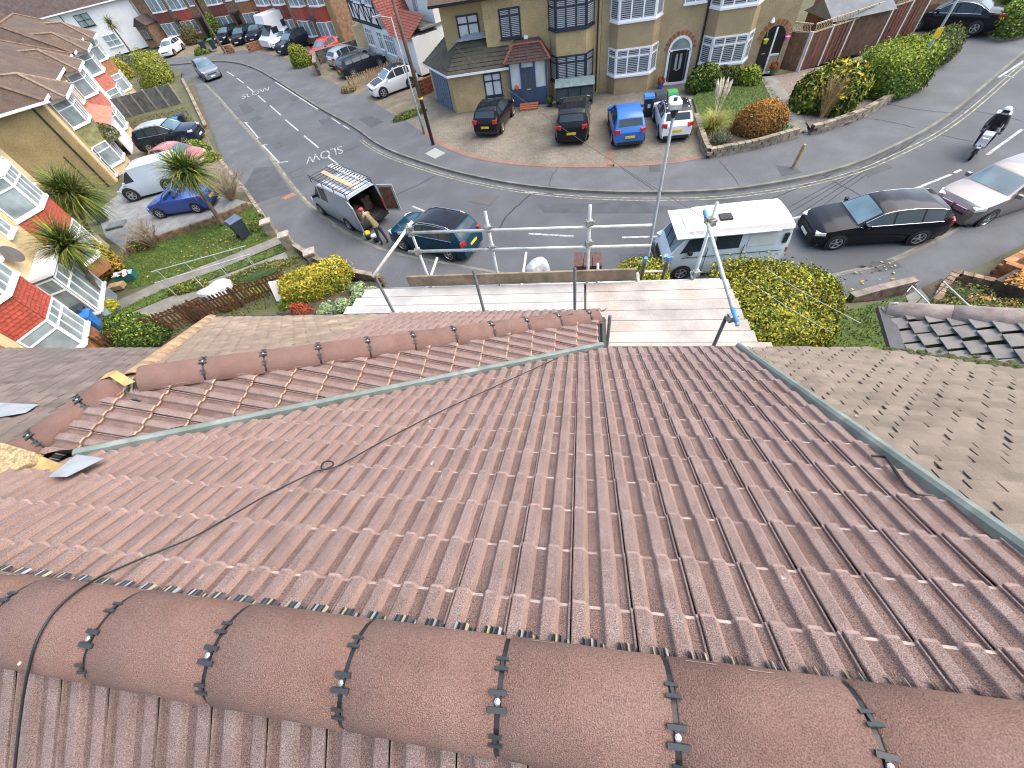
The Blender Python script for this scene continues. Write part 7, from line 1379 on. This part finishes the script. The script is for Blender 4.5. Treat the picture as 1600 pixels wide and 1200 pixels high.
def bush(name, label, cat, c, r, n, ls, mats, shape='dome', seed=1, rz=0.0, lump=.22, group=None):
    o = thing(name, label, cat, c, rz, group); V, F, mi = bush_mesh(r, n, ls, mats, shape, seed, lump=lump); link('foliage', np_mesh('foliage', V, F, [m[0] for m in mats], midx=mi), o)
    b = MB(); g = random.Random(seed)
    for i in range(7): 
        a = g.uniform(0, 6.28); b.tube([(0, 0, 0), (math.cos(a) * r[0] * .35, math.sin(a) * r[1] * .35, r[2] * .45), (math.cos(a) * r[0] * .7, math.sin(a) * r[1] * .7, r[2] * .8)], [.03, .02, .008], 5)
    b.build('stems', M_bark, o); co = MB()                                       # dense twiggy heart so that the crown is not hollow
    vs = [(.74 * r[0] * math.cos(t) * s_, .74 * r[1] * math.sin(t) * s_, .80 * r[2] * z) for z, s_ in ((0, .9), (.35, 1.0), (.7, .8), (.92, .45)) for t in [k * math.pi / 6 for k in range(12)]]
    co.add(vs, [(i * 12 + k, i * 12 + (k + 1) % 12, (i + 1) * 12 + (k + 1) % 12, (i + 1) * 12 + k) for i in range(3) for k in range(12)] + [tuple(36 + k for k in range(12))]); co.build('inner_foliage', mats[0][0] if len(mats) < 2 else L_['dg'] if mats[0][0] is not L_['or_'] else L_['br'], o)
    return o
def blades(n, length, spread, width, seed, droop=1.0, base_r=.05, z0=0.0, up=0.0, seg=4, full=False):
    g = np.random.default_rng(seed); V = []; F = []; 
    for i in range(n):
        a = g.uniform(0, 2 * math.pi); el = g.uniform(-.5 if full else .25, 1.45) if full else math.pi / 2 - abs(g.normal(0, spread)); L = length * g.uniform(.7, 1.1); dh = np.array([math.cos(a), math.sin(a), 0]); sd_ = np.array([-math.sin(a), math.cos(a), 0]); p = dh * base_r * g.random() + np.array([0, 0, z0]); o = len(V)
        for k in range(seg + 1):
            t = k / seg; e = el - droop * t * t * g.uniform(.8, 1.2); q = p if k == 0 else q + (dh * math.cos(e) + np.array([0, 0, math.sin(e)])) * L / seg; w = width * (1 - t * .92) * (.6 + .8 * min(t * 3, 1) * .5)
            V += [q - sd_ * w, q + sd_ * w]
        F += [(o + 2 * k, o + 2 * k + 1, o + 2 * k + 3, o + 2 * k + 2) for k in range(seg)]
    return np.array(V), np.array(F)
def grass_clump(label, c, n, L, spread, w, ms, seed, droop=1.0, plumes=None, cat='grass clump', name='ornamental_grass'):
    o = thing(name, label, cat, c); V, F = blades(n, L, spread, w, seed, droop, .15); g = np.random.default_rng(seed); mi = np.repeat(g.integers(0, len(ms), n), 4); link('blades', np_mesh('blades', V, F, ms, midx=mi), o)
    if plumes: 
        for i in range(plumes[0]):
            a = rnd.uniform(0, 6.28); q = MB(); p0 = Vector((0, 0, .2)); p1 = Vector((math.cos(a) * .35, math.sin(a) * .35, plumes[1])); q.tube([p0, p1.lerp(p0, .35), p1], [.01, .008, .006], 5); q.tube([p1.lerp(p0, .42), p1.lerp(p0, .25), p1.lerp(p0, .08), p1], [.01, .075, .06, .01], 7); q.build('plume', L_['white'], o)
    return o
def cordyline(label, base, height, n, L, seed, lean=(0, 0), heads=1, wid=.036):
    o = thing('spiky_palm', label, 'palm', base); tip = Vector((lean[0], lean[1], height)); b = MB(); b.tube([(0, 0, 0), tip * .5 + Vector((.03, .02, 0)), tip], [.13, .10, .085], 9); b.build('trunk', M_bark, o)
    g = np.random.default_rng(seed); parts = []
    offs = [(0, 0, 0)] if heads == 1 else [(.35, .1, .1), (-.3, .2, .05), (0, -.35, -.05)][:heads]
    VV, FF, MI = [], [], []; o_n = 0
    for k, of in enumerate(offs):
        V, F = blades(n, L, 1, wid, seed + k, .9, .06, 0, full=True, seg=4); V = V + np.array(tip) + np.array(of); VV.append(V); FF.append(F + o_n); o_n += len(V); MI.append(np.repeat(g.choice(4, n, p=[.35, .3, .2, .15]), 4))
    link('crown', np_mesh('crown', np.vstack(VV), np.vstack(FF), [L_['g'], L_['dg'], L_['yg'], L_['olive']], midx=np.concatenate(MI)), o)
    b = MB(); V, F = blades(60, L * .75, 1, wid, seed + 9, 1.6, .08, 0, full=False, seg=3); V[:, 2] = -np.abs(V[:, 2]) * .8; link('dead_leaves', np_mesh('dead_leaves', V + np.array(tip), F, L_['straw']), o); return o
def twig_shrub(label, c, h, r, n, seed, m=M_twig, cat='shrub'):
    o = thing('bare_shrub', label, cat, c); g = random.Random(seed); b = MB()
    for i in range(n):
        a = g.uniform(0, 6.28); rr = r * g.uniform(.3, 1); p0 = Vector((g.gauss(0, .08), g.gauss(0, .08), 0)); p2 = Vector((math.cos(a) * rr, math.sin(a) * rr, h * g.uniform(.6, 1))); p1 = p0.lerp(p2, .5) + Vector((g.gauss(0, .08), g.gauss(0, .08), .1)); b.tube([p0, p1, p2], [.018, .012, .005], 4, cap=False)
        for k in range(3): t = g.uniform(.35, .95); q = p1.lerp(p2, t); b.tube([q, q + Vector((g.gauss(0, .22), g.gauss(0, .22), g.uniform(.05, .3)))], [.007, .003], 3, cap=False)
    b.build('twigs', m, o); return o
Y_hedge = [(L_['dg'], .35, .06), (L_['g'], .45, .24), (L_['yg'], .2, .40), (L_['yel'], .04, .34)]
# near right hedge and its companions
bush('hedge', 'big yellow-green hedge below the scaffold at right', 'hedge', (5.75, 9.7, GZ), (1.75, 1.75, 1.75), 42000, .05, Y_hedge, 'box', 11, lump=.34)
bush('hedge', 'small clump of yellow-green hedge seen through the scaffold ladder', 'hedge', (2.25, 11.4, GZ), (.95, .8, 1.3), 9000, .05, Y_hedge, 'box', 12)
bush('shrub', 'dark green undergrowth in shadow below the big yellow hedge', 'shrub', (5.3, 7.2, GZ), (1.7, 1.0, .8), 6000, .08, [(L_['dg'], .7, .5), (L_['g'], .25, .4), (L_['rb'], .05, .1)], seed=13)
bush('shrub', 'red-tinged shrub between the yellow hedge and the small lawn', 'shrub', (5.9, 6.2, GZ + .2), (.85, .7, 1.0), 2600, .05, [(L_['g'], .5, .25), (L_['br'], .2, .1), (L_['red'], .12, .5), (L_['olive'], .2, .15)], seed=14)
bush('ground_cover', 'green and brown ground cover in the bed at right', 'plant', at(1530, 492, GZ + .3), (1.5, .8, .35), 3200, .05, [(L_['g'], .3, .3), (L_['olive'], .3, .3), (L_['br'], .3, .2), (L_['yg'], .1, .2)], seed=15, lump=.4)
bush('ground_cover', 'low mossy plants by the handrail at right', 'plant', at(1500, 462, GZ + .1), (.8, .5, .3), 1500, .045, [(L_['olive'], .5, .4), (L_['br'], .3, .3), (L_['g'], .2, .3)], seed=16, lump=.4)
# across the road on the right
vb_ = [(L_['dg'], .55, .25), (L_['g'], .3, .2), (L_['yg'], .08, .25), (L_['yel'], .07, .32)]
bush('variegated_bush', 'yellow and dark green variegated bush beside the garden path', 'bush', at(1284, 166, .25), (1.55, 1.3, 1.75), 8000, .13, vb_, seed=21)
bush('clipped_hedge', 'rounded bright green clipped hedge by the grey lamp post', 'hedge', at(1382, 137, .25), (1.75, 1.35, 1.75), 20000, .065, [(L_['g'], .7, .15), (L_['dg'], .25, .0), (L_['lime'], .05, .65), (L_['yg'], .0, .25)], 'box', 22, rz=.5, lump=.06)
bush('hedge', 'dull dark hedge in front of the black saloon', 'hedge', at(1456, 90, .25), (1.4, .8, 1.1), 6000, .07, [(L_['dg'], .5, .3), (L_['g'], .3, .35), (L_['olive'], .1, .25), (L_['br'], .1, .1)], 'box', 23, rz=.7)
bush('hedge', 'green hedge at the top right corner by the pavement', 'hedge', at(1588, 44, .25), (1.7, .8, 1.2), 5000, .08, [(L_['g'], .5, .4), (L_['dg'], .4, .2), (L_['lime'], .1, .4)], 'box', 24, rz=.8)
bush('hedge', 'long green hedge behind the top right lawn', 'hedge', at(1610, -12, .25), (4.5, 1.0, 1.5), 7000, .09, [(L_['g'], .5, .5), (L_['dg'], .4, .25), (L_['lime'], .1, .25)], 'box', 25, rz=.8)
grass_clump('tall straw-coloured grass in front of the variegated bush', at(1284, 183, .25), 260, 1.9, .16, .02, [L_['straw'], L_['straw'], L_['br']], 26, .35)
bush('ginger_shrub', 'rounded ginger brown shrub on the small lawn', 'shrub', at(1184, 203, .25), (1.35, 1.05, 1.3), 9000, .055, [(L_['br'], .6, .1), (L_['or_'], .3, .7), (L_['gold'], .0, .2), (L_['olive'], .1, .05)], seed=27, lump=.08)
grass_clump('yellow fountain grass with white plumes beside the white hatchback', at(1113, 202, .25), 420, 1.25, .55, .016, [L_['yg'], L_['straw'], L_['lime']], 28, 1.2, plumes=(9, 2.3))
bush('lavender', 'grey lavender tuft at the lawn corner by the drive', 'plant', at(1124, 222, .25), (.5, .4, .5), 1200, .035, [(L_['gg'], .8, .7), (L_['br'], .2, .3)], seed=29)
bush('shrub', 'pale blue-green tuft on the stone wall by the path steps', 'plant', at(1225, 206, .3), (.45, .3, .35), 900, .04, [(L_['mint'], .6, .8), (L_['gg'], .4, .2)], seed=30)
bush('shrub', 'dark green shrub beside the black arched door', 'shrub', at(1098, 139, .25), (1.1, .6, 1.2), 3200, .09, [(L_['dg'], .6, .4), (L_['g'], .3, .4), (L_['yg'], .1, .2)], seed=31)
bush('shrub', 'mixed green shrub under the third white bay', 'shrub', at(1132, 132, .25), (1.0, .5, 1.0), 2600, .07, [(L_['dg'], .5, .3), (L_['g'], .4, .4), (L_['br'], .1, .3)], seed=32)
bush('shrub', 'bright yellow-green shrub by the porch of the end house', 'shrub', at(1172, 130, .25), (.75, .5, .9), 2000, .09, [(L_['g'], .5, .1), (L_['lime'], .3, .4), (L_['yg'], .2, .5)], seed=33)
for i, (x, y, s) in enumerate(((.45, 31.2, .22),)): pass
def potted(c, label, m, pot):
    o = thing('potted_plant', label, 'potted plant', c); MB().lathe([(.13, 0), (.18, .3), (.16, .3)], n=12).build('pot', pot, o); V, F, mi = bush_mesh((.22, .22, .35), 260, .06, m, 'dome', 5); me = np_mesh('foliage', V + np.array([0, 0, .28]), F, [k[0] for k in m], midx=mi); link('foliage', me, o)
potted((-5.05, HY - 1.55, .12), 'small evergreen in a dark pot left of the blue porch', [(L_['dg'], .6, .5), (L_['g'], .4, .5)], M_bk); potted((-2.25, HY - 1.55, .12), 'small evergreen in a dark pot right of the blue porch', [(L_['dg'], .6, .5), (L_['g'], .4, .5)], M_bk)
potted((5.0, HY - .55, .12), 'red flowers in a blue pot left of the black arched door', [(L_['red'], .7, .8), (L_['g'], .3, .2)], M_bb); potted((11.75, HY - .45, .2), 'red flowers in a green pot at the end house porch', [(L_['red'], .7, .8), (L_['g'], .3, .2)], M_bg)
for c_, m_, lab in (((10.85, HY - .25, 1.75), mat('lime_pot', (.45, .6, .05), .6), 'lime green hanging pot at the dark arched porch'), ((12.05, HY - .2, 1.75), mat('pink_pot', (.7, .22, .42), .6), 'pink hanging pot at the dark arched porch')):
    b = MB(); b.lathe([(.08, 0), (.15, .22), (.13, .22)], n=10); b.tube([(0, 0, .2), (0, .08, .6)], .01, 4); o = b.build('hanging_pot', m_); o.location = c_; tag(o, lab, 'hanging pot')
# near left garden
def up_to(base, top_px):
    P = base; best = min((abs((Vector((at(*top_px, z).x, at(*top_px, z).y, 0)) - Vector((P.x, P.y, 0))).length), z) for z in [k * .05 for k in range(1, 160)]); t = at(*top_px, best[1]); return best[1] - P.z, (t.x - P.x, t.y - P.y)
for lab, bp, tp_, n, L, hd_n, sd_ in (('spiky palm with bent trunk between the pale van and the lawn', (348, 350), (292, 275), 430, 1.6, 2, 41), ('large spiky palm before the red tile-hung bay, upper of two', (150, 385), (113, 312), 560, 1.9, 2, 42), ('smaller dark spiky palm before the white porch, lower of two', (162, 470), (108, 385), 560, 1.65, 1, 43)):
    base = at(*bp, .5 if bp[0] > 200 else .8); hgt, ln = up_to(base, tp_); ln = (max(-1.2, min(1.2, ln[0])), max(-1.2, min(1.2, ln[1]))); cordyline(lab, base, hgt, n, L, sd_, ln, hd_n)
bush('shrub', 'tall golden yellow shrub below the spiky palms', 'shrub', at(168, 424, .6), (.9, .9, 2.0), 6000, .07, [(L_['br'], .4, .1), (L_['gold'], .4, .5), (L_['yel'], .2, .4)], seed=44, lump=.35)
bush('flowering_shrub', 'small bright yellow flowering shrub by the lower path', 'shrub', at(166, 482, .6), (.65, .5, .55), 1800, .06, [(L_['lime'], .4, .2), (L_['yel'], .6, .8)], seed=45)
bush('bush', 'dark green bush above the grey tiled roof at left', 'bush', at(225, 528, .5), (1.35, .95, 1.15), 9000, .06, [(L_['dg'], .7, .35), (L_['g'], .3, .5), (L_['lime'], 0, .15)], seed=46)
twig_shrub('bare twiggy shrub on the lawn wall below the blue car', at(245, 385, GZ), 1.5, 1.1, 70, 47); twig_shrub('bare pale shrub beside the spiky palm and pavement', at(365, 312, GZ), 1.7, 1.5, 110, 48)
bush('shrub', 'thin brown shrub by the lawn wall corner', 'shrub', at(222, 388, GZ), (.8, .5, .6), 900, .045, [(L_['br'], .5, .4), (L_['olive'], .3, .4), (L_['straw'], .2, .2)], seed=49, lump=.4)
bush('hedge', 'bright yellow boxy hedge by the stone gate pier', 'hedge', at(497, 455, GZ), (1.35, .65, 1.0), 11000, .055, [(L_['g'], .5, .05), (L_['yg'], .3, .25), (L_['yel'], .2, .75)], 'box', 50, rz=.45)
bush('shrub', 'small shrub with vivid red leaves beside the yellow hedge', 'shrub', at(475, 492, GZ), (.5, .4, .55), 1600, .05, [(L_['br'], .5, .02), (L_['g'], .3, .1), (L_['red'], .2, .9)], seed=51)
bush('shrub', 'green tuft between the picket fence and the red shrub', 'plant', at(452, 478, GZ), (.4, .35, .35), 900, .05, [(L_['g'], .7, .7), (L_['lime'], .3, .3)], seed=52)
for i, (q, s) in enumerate((((515, 487), .42), ((538, 483), .48), ((565, 475), .5), ((583, 462), .4), ((560, 455), .35))):
    bush('pale_shrub', ('leftmost pale green rosette shrub near the scaffold', 'second pale green rosette shrub from the left by the scaffold', 'third pale green rosette shrub from the left by the scaffold', 'rightmost pale green rosette shrub by the scaffold', 'small pale green rosette shrub behind the others near the wall')[i], 'shrub', at(*q, GZ + .05), (s, s, s * .9), 1300, .06, [(L_['mint'], .7, .3), (L_['pale'], .3, .7)], seed=60 + i, group='pale rosette shrubs', lump=.4)
bush('ground_cover', 'straggly green and brown plants between path and picket fence', 'plant', at(400, 432, GZ), (2.0, .6, .35), 3600, .05, [(L_['olive'], .3, .3), (L_['yg'], .2, .3), (L_['br'], .3, .2), (L_['g'], .2, .2)], seed=66, rz=.45, lump=.5)
bush('shrub', 'yellow-green tuft above the middle of the picket fence', 'plant', at(397, 462, GZ), (.5, .35, .4), 1000, .05, [(L_['yg'], .5, .4), (L_['lime'], .5, .6)], seed=67)
bush('shrub', 'red-brown shrub beside the white rubble bag', 'shrub', at(312, 492, GZ), (.6, .5, .6), 1500, .05, [(L_['br'], .5, .3), (L_['rb'], .5, .7)], seed=68)
bush('ground_cover', 'orange and green tuft behind the picket fence', 'plant', at(360, 478, GZ), (.7, .4, .35), 1300, .045, [(L_['g'], .4, .3), (L_['or_'], .3, .4), (L_['olive'], .3, .3)], seed=69)
bush('ground_cover', 'clump of green weeds between the paths near the handrails', 'plant', at(300, 452, GZ), (1.1, .4, .3), 1600, .05, [(L_['g'], .6, .5), (L_['yg'], .2, .3), (L_['br'], .2, .2)], seed=70, rz=.4)
bush('shrub', 'leafy green clump in the lawn corner behind the dark bin', 'plant', at(405, 352, GZ), (.8, .4, .4), 1500, .05, [(L_['g'], .6, .6), (L_['dg'], .3, .2), (L_['br'], .1, .2)], seed=71, rz=1.9)
bush('shrub', 'round green shrub in front of the black car on the left drive', 'shrub', at(316, 238, .4), (.85, .7, .85), 2600, .07, [(L_['g'], .5, .4), (L_['dg'], .4, .2), (L_['lime'], .1, .4)], seed=72)
bush('shrub', 'yellowish low shrub by the pavement wall near the red car', 'shrub', at(330, 250, .4), (.9, .5, .5), 1600, .06, [(L_['yg'], .5, .5), (L_['g'], .3, .3), (L_['br'], .2, .2)], seed=73)
bush('shrub', 'brown-green shrub at the house front near the red car', 'shrub', at(222, 268, .4), (.9, .7, .7), 1800, .06, [(L_['olive'], .5, .5), (L_['br'], .3, .2), (L_['g'], .2, .3)], seed=74)
bush('shrub', 'feathery grey-green plant hanging before the green tile panel', 'shrub', LO + LU * 3.0 + Vector((.792, .611, 0)) * 1.2 + Vector((0, 0, 1.9)), (1.0, .6, .7), 1600, .07, [(L_['gg'], .5, .5), (L_['olive'], .5, .4), (L_['straw'], 0, .1)], seed=75, rz=LA)
# far left
bush('bush', 'yellow bush near the far white house', 'bush', at(190, 128, .2), (2.0, 1.6, 2.0), 3800, .12, [(L_['olive'], .4, .2), (L_['yel'], .3, .5), (L_['yg'], .3, .3)], seed=81)
bush('bush', 'russet orange bush behind the grey panel fence', 'bush', at(176, 150, .2), (1.8, 1.4, 1.6), 3200, .11, [(L_['rb'], .5, .2), (L_['or_'], .5, .8)], seed=82)
bush('hedge', 'yellow-green rounded hedge at the far road corner', 'hedge', at(254, 133, .2), (1.6, 1.6, 2.4), 5200, .10, [(L_['olive'], .4, .1), (L_['yg'], .5, .6), (L_['lime'], .1, .3)], 'box', 83)
bush('shrub', 'grey-green shrub in the garden of the far white house', 'shrub', at(205, 112, .2), (2.2, 1.4, 1.5), 2600, .10, [(L_['gg'], .7, .7), (L_['olive'], .3, .3)], seed=84)
grass_clump('tan dry grass mass beside the far yellow-green hedge', at(240, 103, .2), 300, 1.6, .6, .03, [L_['straw'], L_['br'], L_['gg']], 85)
cordyline('distant spiky palm in front of the white house', at(212, 92, .2), 3.6, 110, 1.6, 86, wid=.05)
bush('shrub', 'tall green shrub by the far brick house door', 'shrub', at(345, 62, .1), (1.0, .8, 2.6), 2200, .11, [(L_['g'], .5, .5), (L_['dg'], .3, .2), (L_['lime'], .2, .3)], seed=87)
bush('shrub', 'brown twiggy bush before the far brick terrace', 'shrub', at(305, 68, .1), (1.4, 1.0, 2.0), 1800, .10, [(L_['br'], .5, .4), (L_['olive'], .5, .6)], seed=88)
bush('shrub', 'green verge shrub near the far white hatchback', 'shrub', at(318, 84, .1), (1.2, .8, .6), 1200, .09, [(L_['g'], .6, .6), (L_['lime'], .2, .3), (L_['br'], .2, .1)], seed=89)
bush('shrub', 'yellow-green shrub on the wall end before the motorhome', 'shrub', at(474, 103, .1), (1.1, .9, 1.7), 2400, .09, [(L_['dg'], .4, .1), (L_['yg'], .4, .5), (L_['lime'], .2, .4)], seed=90)
bush('shrub', 'low weeds at the end of the tan picket fence', 'plant', at(545, 143, .12), (.7, .5, .5), 1000, .06, [(L_['olive'], .6, .5), (L_['straw'], .4, .5)], seed=91)
bush('shrub', 'ivy tuft by the drive wall beside the utility pole', 'plant', at(640, 182, .12), (1.3, .4, .35), 1500, .06, [(L_['olive'], .5, .4), (L_['g'], .4, .4), (L_['yg'], .1, .2)], seed=92, rz=.6)
def tree(label, c, h, r, n, mats, seed):
    o = thing('tree', label, 'tree', c); b = MB(); g = random.Random(seed); b.tube([(0, 0, 0), (.1, 0, h * .45), (0, .1, h * .7)], [.28, .2, .1], 8)
    for i in range(6): a = g.uniform(0, 6.28); b.tube([(0, 0, h * .4), (math.cos(a) * r[0] * .4, math.sin(a) * r[1] * .4, h * .65), (math.cos(a) * r[0] * .75, math.sin(a) * r[1] * .75, h * .85)], [.12, .07, .03], 6)
    b.build('trunk', M_bark, o); VV, FF, MI = [], [], []; k0 = 0
    for i in range(9):
        a = g.uniform(0, 6.28); q = g.uniform(.2, .65); V, F, mi = bush_mesh((r[0] * .5, r[1] * .5, r[2] * .45), n // 9, .22, mats, 'dome', seed + i, lump=.4); V = V + np.array([math.cos(a) * r[0] * q, math.sin(a) * r[1] * q, h * .45 + g.uniform(0, r[2] * .6)]); VV.append(V); FF.append(F + k0); k0 += len(V); MI.append(mi)
    link('crown', np_mesh('crown', np.vstack(VV), np.vstack(FF), [m[0] for m in mats], midx=np.concatenate(MI)), o)
gm = [(L_['br'], .3, .1), (L_['gold'], .5, .6), (L_['yel'], .2, .3)]
tree('golden autumn tree behind the far roofs in the top left corner', (-118, 82, 0), 13, (7, 7, 8), 7000, gm, 101); tree('second golden tree beside it above the far brown roof', (-104, 92, 0), 12, (7, 6, 7), 6000, gm, 111)
# fallen leaves and litter
def litter(name, label, px, z, n, cols, s=.05, seed=1):
    g = np.random.default_rng(seed); P = [at(*p, z) for p in px]; c = np.array([[p.x, p.y, p.z] for p in P]); V = []
    for i in range(n):
        w = g.dirichlet(np.ones(len(P)) * .8); q = w @ c; a = g.uniform(0, 6.28); t = g.uniform(-.5, .5); L = s * g.uniform(.5, 1.2); u = np.array([math.cos(a), math.sin(a), t]) * L; v = np.array([-math.sin(a), math.cos(a), g.uniform(-.5, .5)]) * L * .6; q = q + np.array([0, 0, .01 + abs(t) * L]); V += [q - u, q - v, q + u, q + v]
    me = np_mesh(name, np.array(V), np.arange(4 * n).reshape(n, 4), cols, midx=g.integers(0, len(cols), n)); return tag(link(name, me), label, 'leaves', kind='stuff')
litter('fallen_leaves', 'orange and brown fallen leaves inside the brick planter', [(1560, 440), (1600, 418), (1660, 400), (1660, 462), (1600, 455)], .92, 700, [L_['or_'], L_['br'], L_['gold'], L_['rb']], .07, 3)
slab('planter_soil', [(1556, 437), (1600, 414), (1660, 392), (1660, 466), (1600, 453)], .2, .90, M_soil)
litter('fallen_leaves', 'fallen leaves on the bed beside the right handrails', [(1500, 455), (1560, 470), (1600, 470), (1620, 500), (1520, 500)], GZ + .5, 350, [L_['or_'], L_['br'], L_['straw']], .06, 4)
litter('fallen_leaves', 'scattered leaves on the pavement by the big hedge', [(1310, 430), (1350, 410), (1400, 400), (1420, 440), (1330, 460)], .13, 20, [L_['straw'], L_['yel'], L_['br']], .07, 5)
litter('fallen_leaves', 'scattered leaves over the near left lawn and paths', [(200, 440), (300, 370), (400, 330), (430, 370), (300, 430)], GZ + .08, 160, [L_['straw'], L_['br'], L_['gold']], .05, 6)
